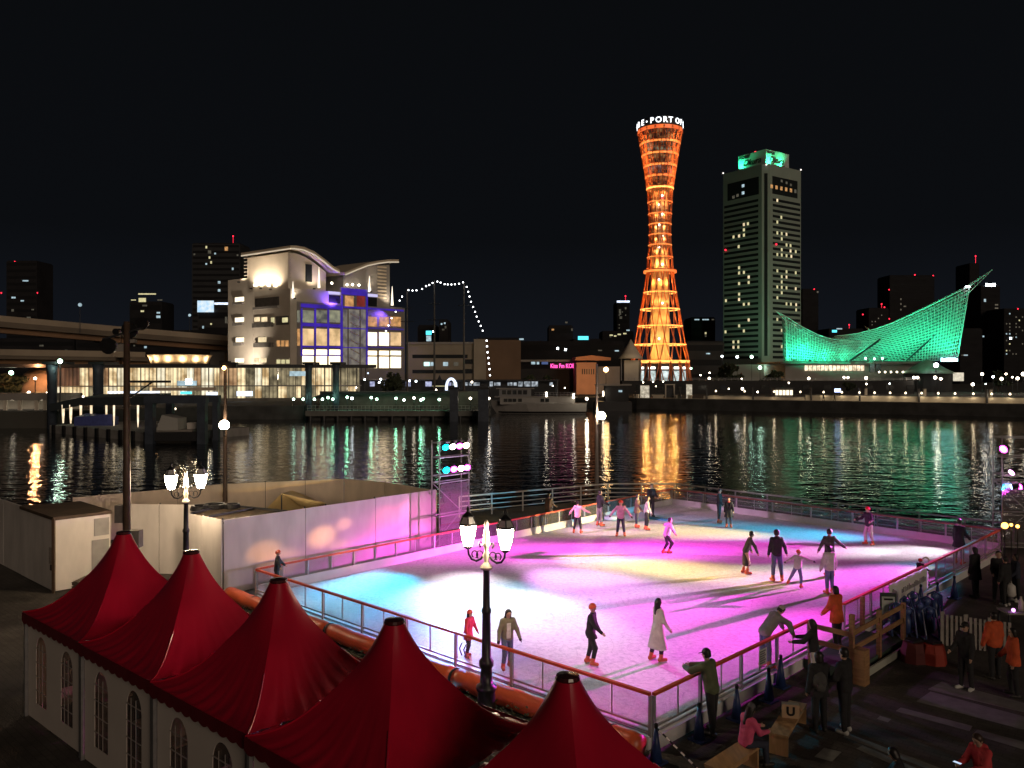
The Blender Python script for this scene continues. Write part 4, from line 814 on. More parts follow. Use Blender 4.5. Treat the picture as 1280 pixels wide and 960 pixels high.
for px, py in ((977, 227), (983, 228), (988.5, 229.5)):
    mb = MB(); a = FHR.pt(px, py).xy; FHR.slab(mb, a - FHR.u * .8, a + FHR.u * .8, Z(py + 2, 465), Z(py - 1, 465), .16, .1); mb.build('window', E_DIM, r)
for px, py in ((929, 230.5), (929, 239.5), (917, 242), (922, 241)):
    mb = MB(); a = FHL.pt(px, py).xy; FHL.slab(mb, a - FHL.u * .9, a + FHL.u * .9, Z(py + 1.8, 465), Z(py - 1.8, 465), .16, .1); mb.build('window', E_COOL if px > 925 else E_DIM, r)
s0 = Hc + (ul + ur) * 2.0; sl, sr = s0 + ul * 19.5, s0 + ur * 21; zs = Z(187.5, 460)
mb = MB(); mb.prism(pl(s0, sl, sl + ur * 21, sr), zt, zs); mb.build('sign_box', mat('sign_box_panel', (.62, .68, .64), .6), r)
FSL, FSR = Face(s0, sl), Face(s0, sr)
for F_, sgn, tpx in ((FSL, -1, 936), (FSR, 1, 967.5)):
    a = F_.pt(tpx, 198, .15); xd = F_.u * sgn
    o = Vector((a.x, a.y, Z(199, 465)))
    place(text_mesh('Hotel', 3.4, .05, shear=.35, bold=.05), frame_matrix(o + Vector((xd.x * -3.5, xd.y * -3.5, 2.6)), (xd.x, xd.y, 0), (0, 0, 1))).build('lettering', M_BLACK, r)
    place(text_mesh('Okura', 5.0, .05, shear=.35, bold=.06), frame_matrix(o + Vector((xd.x * 2.0, xd.y * 2.0, -1.4)), (xd.x, xd.y, 0), (0, 0, 1))).build('lettering', M_BLACK, r)
for F_, px in ((FSL, 926), (FSR, 976), (FSR, 962)):
    a = F_.pt(px, 212, 2.2); a.z = zt + .6; mb = MB(); mb.box(a + Vector((0, 0, -.3)), (.8, .8, .4)); mb.build('floodlight', M_DSTEEL, r)
    light('SPOT', a, 10500, (.03, 1, .38), r, target=F_.pt(px + (4 if F_ is FSL else -3), 196, 0), size=150, blend=.9, radius=.4)
light('SPOT', (Hc.x - 10, Hc.y - 60, 6), 52000, (.42, 1, .58), r, target=(Hc.x + 2, Hc.y, 55), size=80, blend=.9, radius=1.5)
for p_, z_ in ((s0 - (ul + ur) * 1.5, Z(205.5, 455)), (HLft, zt + .6), (HRt, zt + .6)):
    mb = MB(); mb.ball((p_.x, p_.y, z_), .45, 6); mb.build('corner_lamp', emit('corner_lamp', (1, .9, .85), 2), r)
mb = MB(); q = s0 + ul * 12 + ur * 6; mb.ball((q.x, q.y, zs + 1.6), .8, 6); mb.tube([(q.x, q.y, zs), (q.x, q.y, zs + 1)], .15, 5); mb.build('beacon', E_RED, r)
for F_, px, py in ((FHL, 907.5, 312.5), (FHR, 969.5, 305.5)):
    mb = MB(); mb.ball(F_.pt(px, py, .5), .55, 6); mb.build('beacon', E_RED, r)
mb = MB(); mb.box((X(912, 440), 440, 6.5), (X(955, 440) - X(866, 440), 14, 11)); hp = mb.build('podium', M_HOT, r)
# ------------------------------------------------------------------ green space-frame museum
D = 300; r = thing('space_frame_museum', 'museum with sweeping sail shaped space frame glowing green', 'museum', (X(1095, D), D + 12, .9))
M_SF = mat('white_space_frame', (.68, .72, .70), .45, var=.05, scale=1)
M_CLAD = mat('museum_cladding', (.09, .11, .10), .6, var=.2, scale=.3)
def bez(pts, f):
    n_ = len(pts) - 1; x_ = f * n_; i = min(int(x_), n_ - 1); g = x_ - i
    p0, p1, p2, p3 = pts[max(i - 1, 0)], pts[i], pts[i + 1], pts[min(i + 2, n_)]
    return 0.5 * ((2 * p1) + (p2 - p0) * g + (2 * p0 - 5 * p1 + 4 * p2 - p3) * g * g + (3 * p1 - p0 - 3 * p2 + p3) * g ** 3)
def sail(topc, botc, nu, nv, ns, tr, name, bulge, dbl):
    top_, bot = [at(*p) for p in topc], [at(*p) for p in botc]
    def S(i, j, lay):
        f, g = i / nu, j / nv; a, c = bez(top_, f), bez(bot, f); p = c.lerp(a, g)
        return p + Vector((0, dbl * lay - bulge * math.sin(math.pi * g) * math.sin(math.pi * f), 0))
    mb = MB()
    for lay in (0, 1):
        for i in range(nu + 1): mb.tube([S(i, j, lay) for j in range(0, nv + 1, 2)], tr * (1.0 if lay == 0 else .75), 4, False)
        for j in range(nv + 1): mb.tube([S(i, j, lay) for i in range(0, nu + 1, 2)], tr * (1.0 if lay == 0 else .75), 4, False)
    mb.build('space_frame', M_SF, r)
    mb = MB()
    for i in range(nu):
        for j in range(nv): mb.beam(S(i, j, 0), S(i + 1 if (i + j) % 2 else i, j + 1 if (i + j) % 2 == 0 else j, 1), tr * 1.2)
    mb.build('brace_web', M_SF, r)
    mb = MB(); mb.tube([S(i, nv, 0) for i in range(nu + 1)], tr * 2.1, 6); mb.build('edge_tube', M_SF, r)
    mb = MB(); mb.tube([S(0 if name == 'a' else nu, j, 0) for j in range(nv + 1)], tr * 2.0, 6); mb.build('edge_tube', M_SF, r)
    mb = MB(); vs = [S(i, j, 1) + Vector((0, dbl * .9, -.2)) for i in range(nu + 1) for j in range(nv + 1)]
    mb.add(vs, [(i * (nv + 1) + j, (i + 1) * (nv + 1) + j, (i + 1) * (nv + 1) + j + 1, i * (nv + 1) + j + 1) for i in range(nu) for j in range(nv)])
    mb.build('inner_cladding', M_CLAD, r, solid=.1)
    return S
S1 = sail([(982, 395, 300), (1004, 409, 300), (1030, 421, 300), (1060, 426, 301), (1098, 426.5, 303)], [(984, 451, 300), (1004, 451, 300), (1024, 451, 300), (1044, 451, 301), (1062, 451, 303)], 30, 13, 1, .085, 'a', 1.2, 2.2)
S2 = sail([(1046, 420, 320), (1075, 416, 318), (1110, 406, 314), (1150, 388, 308), (1185, 371, 303), (1212, 357.5, 300)], [(1066, 451, 318), (1100, 451, 316), (1130, 451, 312), (1155, 451, 307), (1178, 450, 303), (1197, 448, 300)], 36, 19, 1, .095, 'b', 1.5, 2.4)
for p0, p1, p2 in (((982, 395, 300), (968.5, 388, 299), (984, 402, 300)), ((1212, 357.5, 300), (1241, 336.5, 297), (1209, 368, 300))):
    a, t1, c = at(*p0), at(*p1), at(*p2); mb = MB(); back = Vector((0, 2.4, 0))
    for q in (a, c, a + back): mb.tube([q, t1], [.16, .08], 5)
    for k in range(1, 7):
        f = k / 8; mb.tube([a.lerp(t1, f), c.lerp(t1, f), (a + back).lerp(t1, f), a.lerp(t1, f)], .06, 4)
    mb.build('prow_truss', M_SF, r)
for a, c in (((1098, 426.5, 302), (1062, 451, 302)), ((1062, 452, 300), (1100, 424, 303)), ((1133, 451, 306), (1170, 418, 305))):
    mb = MB(); mb.tube([at(*a), at(*c)], .3, 6); mb.build('valley_truss', M_DSTEEL, r)
mb = MB(); mb.tube([at(1080, 407, 325), at(1086, 412, 318)], [.06, .3], 5); mb.build('mast_tip', M_SF, r)
zpod = Z(452, 300)
mb = MB(); mb.box((X(1066, 306), 318, (zpod + .9) / 2 + 1.2), (X(1152, 306) - X(981, 306), 26, zpod - .9 - 2.6)); mb.build('podium', M_GREY, r)
mb = MB(); mb.box((X(1066, 303), 317, zpod - .4), (X(1160, 303) - X(978, 303), 30, .8)); mb.build('podium_roof', M_CONC, r)
for q in range(1006, 1081, 5):
    mb = MB(); mb.box((X(q + 2, 304.8), 304.75, Z(460, 304)), (1.2, .2, 2.0)); mb.build('window', emit('museum_window', (1, .82, .58), 1.8, col2=(.3, .22, .14), scale=.9), r)
for q in (1090, 1098):
    mb = MB(); mb.box((X(q, 304.8), 304.75, Z(460, 304)), (1.8, .2, 3.2)); mb.build('door', M_GLASSD, r)
mb = MB(); mb.lathe([(9.6, Z(467, 285)), (6.0, Z(460.5, 285)), (2.6, Z(453, 285)), (.3, Z(449, 285))], (X(1172, 285), 292, 0), 20); mb.build('mound_roof', mat('mound_roof', (.20, .30, .24), .7, var=.15, scale=.5), r, smooth=True)
mb = MB(); mb.lathe([(8.0, .9), (8.0, Z(466.5, 285))], (X(1172, 285), 292, 0), 20); mb.build('round_gallery', M_DARKB, r)
mb = MB(); mb.box((X(1198, 285), 285, Z(471, 285)), (3.0, 1.5, 3)); mb.build('kiosk', emit('kiosk_lit', (1, .9, .7), .9, var=.4, scale=.8), r)
mb = MB(); mb.box((X(1187, 299), 299.2, Z(449.5, 299)), (6.2, .3, 1.4)); mb.build('flood_bank', emit('cyan_flood_bank', (.45, 1, .9), 5, col2=(.3, .8, 1), scale=.7), r)
for px, py, dd, tx, ty, e_ in ((992, 449, 295, 994, 415, 5200), (1012, 449.5, 295, 1010, 425, 5200), (1034, 449, 296, 1034, 435, 2600), (1058, 449, 297, 1062, 436, 1800), (1085, 449, 300, 1084, 430, 4200), (1106, 448, 300, 1108, 422, 5200), (1128, 448, 298, 1130, 410, 6400), (1150, 448, 296, 1152, 400, 4200), (1180, 446, 294, 1184, 390, 9500), (1196, 446, 292, 1200, 380, 4200)):
    a = at(px, py, dd); mb = MB(); mb.box(a + Vector((0, -.3, -.35)), (.8, .5, .4)); mb.build('floodlight', M_DSTEEL, r)
    light('SPOT', a, e_ * 1.9, (.015, 1, .46), r, target=at(tx, ty, dd + 10), size=125, blend=.9, radius=.4)
light('SPOT', at(1170, 452, 279), 900, (.05, 1, .45), r, target=at(1168, 457, 288), size=120, blend=.8, radius=.4)
mb = MB(); mb.ball(at(1170, 456.5, 280), .8, 8); mb.build('mound_lamp', E_LAMPW, r); mb = MB(); mb.tube([(X(1170, 280), 280, .9), at(1170, 459, 280)], .15, 6); mb.build('lamp_mast', M_DSTEEL, r)
mb = MB(); mb.box(at(1209.5, 358.5, 299.5), (1.6, .2, .5)); mb.build('prow_lamp', E_LAMPW, r)
for px, py in ((1082, 448), (1093, 448.5), (1103, 448)):
    mb = MB(); mb.ball(at(px, py, 299), .45, 6); mb.build('deck_lamp', emit('mint_lamp', (.6, 1, .85), 5), r)
# ------------------------------------------------------------------ dark towers behind the museum and at right
tower('office_tower', 'dim tower with a red beacon right of the hotel tower', 1003, 1023, 362, 640, M_DARKB2, red=[(1018, 361.5)], lit=[(1025 - 3, 357 + 8, 2, 2, E_DIM)], bands=12)
tower('apartment_tower', 'pair topped dark tower with three red beacons above the sail', 1112, 1168, 345, 660, M_DARKB2, red=[(1117, 346.5), (1144, 343.5), (1167, 344.5), (1152, 357.5), (1112, 362)], lit=[(1126, 374, 1.5, 2, E_DIM), (1126, 380, 1.5, 2, E_DIM), (1126, 387, 1.5, 2, E_DIM), (1131, 383, 3, 1.5, E_DIM)], bands=16)
tower('apartment_tower', 'lower dark tower with red beacons behind the middle of the sail', 1086, 1111, 386, 600, M_DARKB2, red=[(1102.5, 380), (1106, 384), (1112, 398.5), (1079, 393)], lit=rnd_lit(1088, 1108, 392, 410, 6, [E_DIM], 9), bands=8)
tower('office_block', 'low block with a small teal sign behind the dip of the sail', 1036, 1080, 412, 560, M_DARKB2, lit=[(1043, 414, 6, 3, E_TEAL), (1049, 411, 7, 1.5, E_COOL)], red=[(1062, 406), (1061, 417)], bands=3)
tower('apartment_tower', 'thin dark tower with one high red beacon above the prow', 1212, 1224, 330, 700, M_DARKB2, red=[(1220, 320)], bands=12)
tower('office_tower', 'tower with a white lit crown bar at far right', 1226, 1250, 358, 560, M_DARKB2, lit=[(1238, 356, 12, 3.2, E_LAMPW), (1231, 375.5, 2.5, 3.5, E_COOL), (1221 + 8, 420.5, 2, 2, E_COOL)] + [(1245.5, 381 + k * 4.2, 4, 1.6, E_DIM) for k in range(12)], bands=18)
tower('apartment_tower', 'broad speckled tower cut by the right picture edge', 1255, 1300, 387, 540, M_DARKB2, red=[(1273, 386)], lit=rnd_lit(1256, 1282, 390, 448, 26, [E_DIM, E_DIM, E_COOL, E_YEL], 21, 4, 4.2, 1.4, 1.6) + [(1263, 423, 2.5, 2.5, E_LAMPW)], bands=15)
tower('office_block', 'low dark block with a single red light right of the museum', 1200, 1228, 412, 480, M_DARKB2, red=[(1204, 417)], lit=[(1207, 444, 5, 1.5, E_COOL), (1203, 444, 3, 1, E_DIM)], bands=6)
tower('office_block', 'dark block with a pale lit cornice between the lattice tower and the hotel', 864, 894, 398, 520, M_DARKB2, lit=[(871, 399.5, 6, 1.4, E_COOL), (882, 399.5, 8, 1.4, E_COOL), (891, 399.5, 3, 1.4, E_DIM), (882, 416.5, 2, 2.5, E_YEL), (882, 420, 2, 2, E_DIM)], bands=8)
tower('office_block', 'long low grey block at the foot of the hotel tower', 858, 905, 428, 400, M_DARKB, lit=[(885, 442, 5, 1.5, E_COOL)], bands=3)
# ------------------------------------------------------------------ right-hand promenade
QA, QB = Vector((34, 218)), Vector((113, 178)); QF = Face(QB, QA)
PWL = QF.n * -1.3
for i, (x0, x1) in enumerate(((878, 1005), (1006, 1074), (1075, 1147.5), (1149.5, 1233), (1235, 1330))):
    r = thing('promenade_wall', ['low lit promenade wall segment right of the lattice tower', 'lit promenade wall segment below the left half of the museum', 'lit promenade wall segment below the middle of the museum', 'lit promenade wall segment below the prow of the museum', 'lit promenade wall segment reaching the right edge'][i], 'parapet wall', (*QF.pt((x0 + x1) / 2, 500).xy, .9))
    mb = MB(); a, c = QF.pt(x0, 500).xy + PWL, QF.pt(x1, 500).xy + PWL; QF.slab(mb, a, c, .9, 2.25 if i else 1.7, 0, .5); mb.build('wall', mat('promenade_wall_render', (.76, .68, .54), .75, var=.1, scale=.3), r)
    mb = MB(); QF.slab(mb, a, c, (2.25 if i else 1.7), (2.25 if i else 1.7) + .1, .06, .62); mb.build('coping', M_CONC, r)
mb = MB(); a, c = QF.pt(800, 500).xy, QF.pt(1330, 500).xy; QF.slab(mb, a - QF.n * .1, c - QF.n * .1, .9, .98, -.1, 1.0); struct(mb.build('promenade_paving', mat('pale_paving', (.42, .37, .3), .8, var=.12, scale=.5)))
for i, px in enumerate((894, 930, 967, 1000, 1029, 1052, 1074, 1093, 1112.5, 1132, 1152, 1173, 1194, 1217, 1240, 1263, 1290)):
    p = QF.pt(px, 495); p = Vector((p.x, p.y, 0)) - Vector((QF.n.x, QF.n.y, 0)) * .85
    t_ = thing('wall_lamp', 'small bright lamp on the lit promenade wall by the water', 'wall lamp', (p.x, p.y, 2.3), group='lamps along the promenade wall')
    mb = MB(); mb.beam((p.x - QF.n.x * .5, p.y - QF.n.y * .5, 2.5), (p.x, p.y, 2.9), .08); mb.build('bracket', M_DSTEEL, t_)
    mb = MB(); mb.lathe([(.10, 2.85), (.24, 2.9), (.24, 3.1), (.06, 3.35)], (p.x, p.y, 0), 8); mb.build('lamp_glass', emit('wall_lamp_glass', (1, .82, .55), 3.2), t_)
    light('POINT', (p.x + QF.n.x * .05, p.y + QF.n.y * .05, 2.72), 44, (1, .8, .52), t_, radius=.2)
for px, D_ in ((1013, 0), (1074, 0), (1148.5, 0), (1234, 0), (1081, 1.5), (1156, 1.5), (1240, 1.5), (849, 0), (882, 0), (940, 0)):
    p = QF.pt(px, 500).xy + PWL * (1 if D_ == 0 else 3); t_ = thing('promenade_pillar', 'pale square pillar standing behind the promenade wall' if D_ else 'dark post on the promenade edge', 'pillar', (p.x, p.y, .9), group='pale promenade pillars' if D_ else 'dark promenade posts')
    mb = MB(); mb.box((p.x, p.y, 2.4), (.55 if D_ else .3, .5, 3.0 if D_ else 3.2)); mb.build('shaft', M_CREAM if D_ else M_DSTEEL, t_)
    mb = MB(); mb.box((p.x, p.y, 4.0), (.7 if D_ else .4, .65, .2)); mb.build('cap', M_CONC if D_ else M_DSTEEL, t_)
benches = [(789, 796), (812, 828), (842, 849), (857, 863), (884, 896), (904, 914), (923, 933), (945, 954)]
for i, (x0, x1) in enumerate(benches):
    p = QF.pt((x0 + x1) / 2, 494).xy + PWL * 1.6; wd = (x1 - x0) * .2; ang = math.atan2(QF.u.y, QF.u.x)
    t_ = thing('stone_bench', 'pale stone block bench on the promenade before the lattice tower', 'bench', (p.x, p.y, .9), group='pale block benches on the promenade')
    mb = MB(); mb.box((p.x, p.y, 1.7), (wd, 1.0, .3), ang); mb.build('seat', MATS['promenade_wall_render'], t_)
    mb = MB(); mb.box((p.x, p.y, 1.22), (wd * .85, .8, .64), ang); mb.build('base', MATS['promenade_wall_render'], t_)
for px, py, hh in ((802, 488, 3.4), (858, 488, 3.8)):
    p = QF.pt(px, 492).xy + PWL * 2.2; t_ = thing('ticket_kiosk', 'brightly lit white kiosk at the left end of the promenade' if px < 830 else 'slim lit kiosk right of the lattice tower foot', 'kiosk', (p.x, p.y, .9))
    mb = MB(); mb.box((p.x, p.y, .9 + hh / 2), (2.2 if px < 830 else 1.2, 1.6, hh)); mb.build('cabin', emit('kiosk_front', (1, .9, .7), .8, col2=(.3, .25, .18), scale=1.2), t_)
    mb = MB(); mb.box((p.x, p.y, 1.0 + hh), (2.6 if px < 830 else 1.6, 2, .2)); mb.build('roof', M_DSTEEL, t_)
p = QF.pt(834, 492).xy + PWL * 2; t_ = thing('steel_gate_frame', 'pale rectangular gate frame on the promenade before the lattice tower', 'frame', (p.x, p.y, .9))
for s in (-1, 1):
    mb = MB(); mb.box((p.x + s * 1.15, p.y, 2.7), (.3, .3, 3.6)); mb.build('post', M_CREAM, t_)
mb = MB(); mb.box((p.x, p.y, 4.6), (2.7, .32, .25)); mb.build('lintel', M_CREAM, t_)
mb = MB(); mb.box((p.x, p.y + .1, 2.4), (1.9, .1, 2.4)); mb.build('panel', M_DSTEEL, t_)
r = thing('waterfront_terrace', 'long dark terrace with railings in front of the lattice tower', 'terrace', (X(826, 262), 262, .9)); D = 262
mb = MB(); mb.box((X(960, D), D + 3, 3.0), (X(1150, D) - X(785, D), 6, 4.2)); mb.build('wall', M_DARKB, r)
mb = MB()
for zz in (5.5, 6.0): mb.beam((X(785, D), D, zz), (X(1150, D), D, zz), .09)
for k in range(46): mb.beam((X(785 + k * 8.1, D), D, 5.1), (X(785 + k * 8.1, D), D, 6.0), .08)
mb.build('railing', M_STEEL, r)
for q in range(800, 1140, 26):
    mb = MB(); mb.box((X(q, D), D - .06, 3), (2.6, .16, 1.6)); mb.build('window', M_GLASSD, r)
lampR = [(804, 478, 255, E_LAMP, .3), (816.5, 477.5, 255, E_LAMP, .3), (829, 477, 255, E_LAMP, .3), (820, 483, 240, E_LAMP, .22), (863.7, 460.5, 300, E_LAMPG, .6), (875.6, 469, 290, E_LAMP, .4), (887, 466, 285, E_LAMP, .4), (886.5, 473, 270, E_LAMP, .62), (902.6, 445.5, 380, E_LAMPW, .8), (921.6, 446, 380, E_LAMPW, .95), (939.6, 446, 380, E_LAMPG, 1.2), (950, 459.5, 330, E_LAMPG, 1.2), (909, 466, 280, E_LAMP, .3), (927, 473.5, 262, E_LAMP, .3), (911, 486, 240, E_LAMP, .3), (928, 486, 238, E_LAMP, .6), (947, 490, 230, E_LAMP, .4), (1011, 473, 265, E_LAMP, .7), (1055, 472, 265, E_LAMP, .6), (1060, 472, 265, E_LAMP, .6), (1082.6, 472.5, 265, E_LAMP, .75), (1083, 480, 250, E_LAMP, .4), (986, 478.5, 255, E_LAMP, .35), (1112, 479.5, 250, E_LAMPW, .3), (1142.5, 472, 260, E_LAMP, .65), (1147, 472, 260, E_LAMP, .65), (1169, 472, 258, E_LAMP, .8), (1176, 473.5, 256, E_LAMP, .65), (1216, 480.5, 235, E_LAMP, .7), (1227.6, 467.5, 270, E_LAMP, .75), (1241.5, 471, 265, E_LAMPW, .6), (1252, 473.5, 260, E_LAMP, .75), (1257.5, 467.5, 275, E_LAMP, .5), (1265.5, 471.5, 265, E_LAMP, .4), (1272, 473, 260, E_LAMP, .75), (1279, 467.5, 270, E_LAMP, .95), (1232, 480, 240, E_LAMPW, .25)]
for i, (px, py, D_, em, rr_) in enumerate(lampR):
    g = em is E_LAMPG; big = rr_ >= .6
    far_lamp(px, py, D_, em, ('bright green tinted lamp on the far promenade' if g else ('large glowing lamp on the far right promenade' if big else 'small glowing lamp on the far right promenade')), r=rr_ * .85, group='green tinted far lamps' if g else ('large far promenade lamps' if big else 'small far promenade lamps'), light_w=(260 if rr_ >= .7 else 0), col=(.6, 1, .8) if g else (1, .86, .65))
for k in range(6):
    p = at(1099 + k * 7.4, 465, 292); t_ = thing('eaves_lamp', 'tiny lamp in a row along the museum podium edge', 'lamp', (p.x, p.y, p.z - .4), group='tiny lamps along the museum podium')
    mb = MB(); mb.ball(p, .3, 6); mb.build('globe', E_LAMP, t_); mb = MB(); mb.tube([p - Vector((0, 0, .5)), p], .06, 5); mb.build('stem', M_DSTEEL, t_)
p = at(1047, 488, 205); t_ = thing('display_board', 'small blue white glowing display on the promenade', 'display', (p.x, p.y, .9))
mb = MB(); mb.box(p, (1.5, .2, .9)); mb.build('screen', emit('blue_screen', (.45, .55, 1), 4), t_); mb = MB(); mb.box((p.x, p.y + .05, (p.z + .5) / 2), (.2, .15, p.z - 1.2)); mb.build('post', M_DSTEEL, t_)
p = at(980, 489, 222); t_ = thing('cafe_terrace', 'warm lit low cafe front on the promenade', 'cafe', (p.x, p.y, .9))
mb = MB(); mb.box((p.x, p.y + 1.5, 2.2), (5, 3, 2.6)); mb.build('wall', M_GREY, t_)
for k in range(5):
    mb = MB(); mb.box((p.x - 2 + k, p.y - .06, 2.3), (.7, .14, 1.3)); mb.build('window', E_WARM2, t_)
mb = MB(); mb.box((p.x, p.y + 1.2, 3.6), (5.6, 4, .2)); mb.build('roof', M_DSTEEL, t_)
# trees on the far promenade
def tree(px, py, D_, w_, h_, label, seed, zg=.9):
    rr = random.Random(seed); c = at(px, py, D_); t_ = thing('broadleaf_tree', label, 'tree', (c.x, c.y, zg))
    mb = MB(); mb.tube([(c.x, c.y, zg), (c.x + .1, c.y, zg + h_ * .45), (c.x - .1, c.y, zg + h_ * .8)], [w_ * .05, w_ * .035, w_ * .015], 6)
    for k in range(5):
        a = rr.uniform(0, 6.28); mb.tube([(c.x, c.y, zg + h_ * rr.uniform(.3, .55)), (c.x + math.cos(a) * w_ * .35, c.y + math.sin(a) * w_ * .35, zg + h_ * rr.uniform(.6, .85))], [w_ * .025, w_ * .01], 5)
    mb.build('trunk', M_BARK, t_)
    mb = MB(); cl = [(rr.gauss(0, .24), rr.gauss(0, .24), rr.uniform(.4, .95), rr.uniform(.12, .24)) for _ in range(16)]
    for _ in range(800):
        q = rr.choice(cl); d = Vector((rr.gauss(0, 1), rr.gauss(0, 1), rr.gauss(0, 1))).normalized() * q[3] * rr.uniform(.5, 1)
        p = Vector((c.x + (q[0] + d.x) * w_, c.y + (q[1] + d.y) * w_, zg + (q[2] + d.z * .8) * h_)); s = w_ * .05
        u = Vector((rr.gauss(0, 1), rr.gauss(0, 1), rr.gauss(0, 1))).normalized() * s; v = u.orthogonal().normalized() * s
        mb.add([p - u - v, p + u - v, p + u + v, p - u + v], [(0, 1, 2, 3)])
    mb.build('crown', M_FOL, t_)
for i, a in enumerate([(909, 472, 275, 8, 9.5, 'rounded dark tree at the foot of the hotel tower'), (970, 470, 285, 7, 7, 'dark bushy tree left of the museum windows'), (493, 470, 205, 5, 6.5, 'dark tree between the lit arcade bays'), (1060, 478, 250, 4, 4, 'small dark tree before the museum podium'), (1247, 470, 285, 7, 7, 'dark tree among the lamps at far right'), (20, 489, 190, 9, 6, 'dark tree below the glaring lamps at the left edge'), (668, 478, 240, 6, 5.5, 'dark tree behind the tour boat cabin')]):
    tree(*a, seed=i + 5)
# ------------------------------------------------------------------ near shore: hoardings, cabin, poles
def hoarding(name, label, P, h, m, pw=2.4, post=True, group=None, cat='hoarding'):
    r = thing(name, label, cat, (P[0][0], P[0][1], 0), group=group)
    for a, c in zip(P, P[1:]):
        a, c = Vector(a), Vector(c); L = (c - a).length; u = (c - a) / L; nn = Vector((u.y, -u.x)); nn = nn if nn.dot(-a) > 0 else -nn
        k = max(1, round(L / pw))
        for i in range(k):
            p, q = a + u * (L * i / k + .012), a + u * (L * (i + 1) / k - .012); o = nn * .04
            mb = MB(); mb.prism(pl(p, q, q - o, p - o), .03, h + random.uniform(-.02, .02)); mb.build('panel', m, r)
            p = a + u * (L * i / k) - nn * .075
            if post: mb = MB(); mb.tube([(p.x, p.y, 0), (p.x, p.y, h + .06)], .028, 6); mb.build('post', M_DSTEEL, r)
        p, q = a + nn * .02, c + nn * .02; mb = MB(); mb.beam((p.x - nn.x * .1, p.y - nn.y * .1, h - .12), (q.x - nn.x * .1, q.y - nn.y * .1, h - .12), .05); mb.build('top_rail', M_DSTEEL, r)
    return r
hoarding('waterside_hoarding', 'beige panel hoarding along the water behind the yellow tarpaulin', [(-20.3, 37.1), (-14.9, 41.6), (-9.1, 43.5), (-6.7, 42.2), (-3.7, 39.4)], 2.2, M_BEIGE, 2.2)
hoarding('rink_hoarding', 'long white hoarding beside the ice lit pink and lilac', [(-10.3, 28.7), (-3.4, 36.0)], 2.72, M_WHITE, 3.3)
hoarding('rink_hoarding', 'cream end hoarding facing the tents left of the lilac one', [(-12.4, 30.3), (-10.36, 28.66)], 2.72, M_WHITE, 1.3)
hoarding('yard_hoarding', 'warm cream hoarding behind the tall pole and ornate lamp', [(-15.4, 31.9), (-12.5, 31.6)], 2.75, M_WHITE, 1.5)
hoarding('yard_hoarding', 'brownish white hoarding running out at the left edge', [(-26, 37.7), (-19.3, 31.6)], 2.72, M_WHITE, 2.4)
r = thing('site_cabin', 'white site cabin with brown flat roof at left', 'cabin', (-17.2, 31, 0))
fp = [(-16.6, 29.1), (-15.25, 30.5), (-17.6, 32.7), (-19.25, 31.5)]
mb = MB(); mb.prism(fp, 0.05, 2.62); mb.build('wall', M_WHITE, r)
mb = MB(); cx, cy = -17.2, 30.95; mb.prism([(cx + (x - cx) * 1.04, cy + (y - cy) * 1.04) for x, y in fp], 2.625, 2.74); mb.build('roof', mat('brown_roof', (.09, .06, .035), .8, var=.3, scale=2), r)
CF = Face(fp[0], fp[1]); CLf = Face(fp[3], fp[0])
mb = MB(); mb.beam((-16.58, 29.05, 0), (-16.58, 29.05, 2.7), .09); mb.build('corner_post', M_BROWN, r)
for z0, z1, a0, a1, m in ((.5, 1.7, .66, .97, mat('grey_cabin_panel', (.34, .33, .32), .6, var=.15, scale=2)), (1.85, 2.5, .70, .97, MATS['grey_cabin_panel'])):
    mb = MB(); a, c = CF.a + CF.u * CF.L * a0, CF.a + CF.u * CF.L * a1; CF.slab(mb, a, c, z0, z1, .03, .04); mb.build('window', m, r)
mb = MB(); a, c = CLf.a + CLf.u * (CLf.L - .42), CLf.a + CLf.u * (CLf.L - .12); CLf.slab(mb, a, c, 1.0, 1.6, .03, .04); mb.build('notice', mat('cabin_notice', (.45, .40, .34), .6, var=.2, scale=9), r)
mb = MB(); a, c = CLf.a + CLf.u * (CLf.L - .30), CLf.a + CLf.u * (CLf.L - .16); CLf.slab(mb, a, c, .78, .98, .035, .04); mb.build('switch_box', M_DSTEEL, r)
r = thing('stacked_pallet', 'dark stack of pallets at the foot of the site cabin', 'pallet', (-14.9, 28.9, 0))
for k in range(4):
    mb = MB()
    for j in range(5): mb.box((-14.9 + (j - 2) * .26, 28.9, .13 + k * .15), (.2, 1.2, .025))
    for j in (-1, 0, 1): mb.box((-14.9, 28.9 + j * .52, .07 + k * .15), (1.25, .1, .09))
    mb.build('pallet_board', mat('grey_pallet', (.14, .11, .085), .85, var=.3, scale=4), r)
# scaffold roof, cable reels and tarp in the yard
r = thing('scaffold_deck', 'brown scaffold deck behind the end of the lilac hoarding', 'scaffold', (-11, 31, 0))
mb = MB(); mb.prism([(-10.45, 29.0), (-12.3, 30.5), (-11.6, 32.6), (-8.6, 31.1)], 2.5, 2.56); mb.build('deck', mat('scaffold_board', (.13, .095, .06), .85, var=.35, scale=3), r)
for a, c in (((-10.5, 29.1), (-8.7, 31.0)), ((-12.2, 30.55), (-11.6, 32.5)), ((-11.6, 32.5), (-8.7, 31.05)), ((-11.3, 29.9), (-10.2, 31.7))):
    mb = MB(); mb.beam((*a, 2.62), (*c, 2.62), .07); mb.build('ledger', M_DSTEEL, r)
for p in ((-10.6, 29.15), (-12.2, 30.6), (-11.6, 32.4), (-8.8, 31.1)):
    mb = MB(); mb.tube([(*p, 0), (*p, 2.5)], .03, 6); mb.build('standard', M_DSTEEL, r)
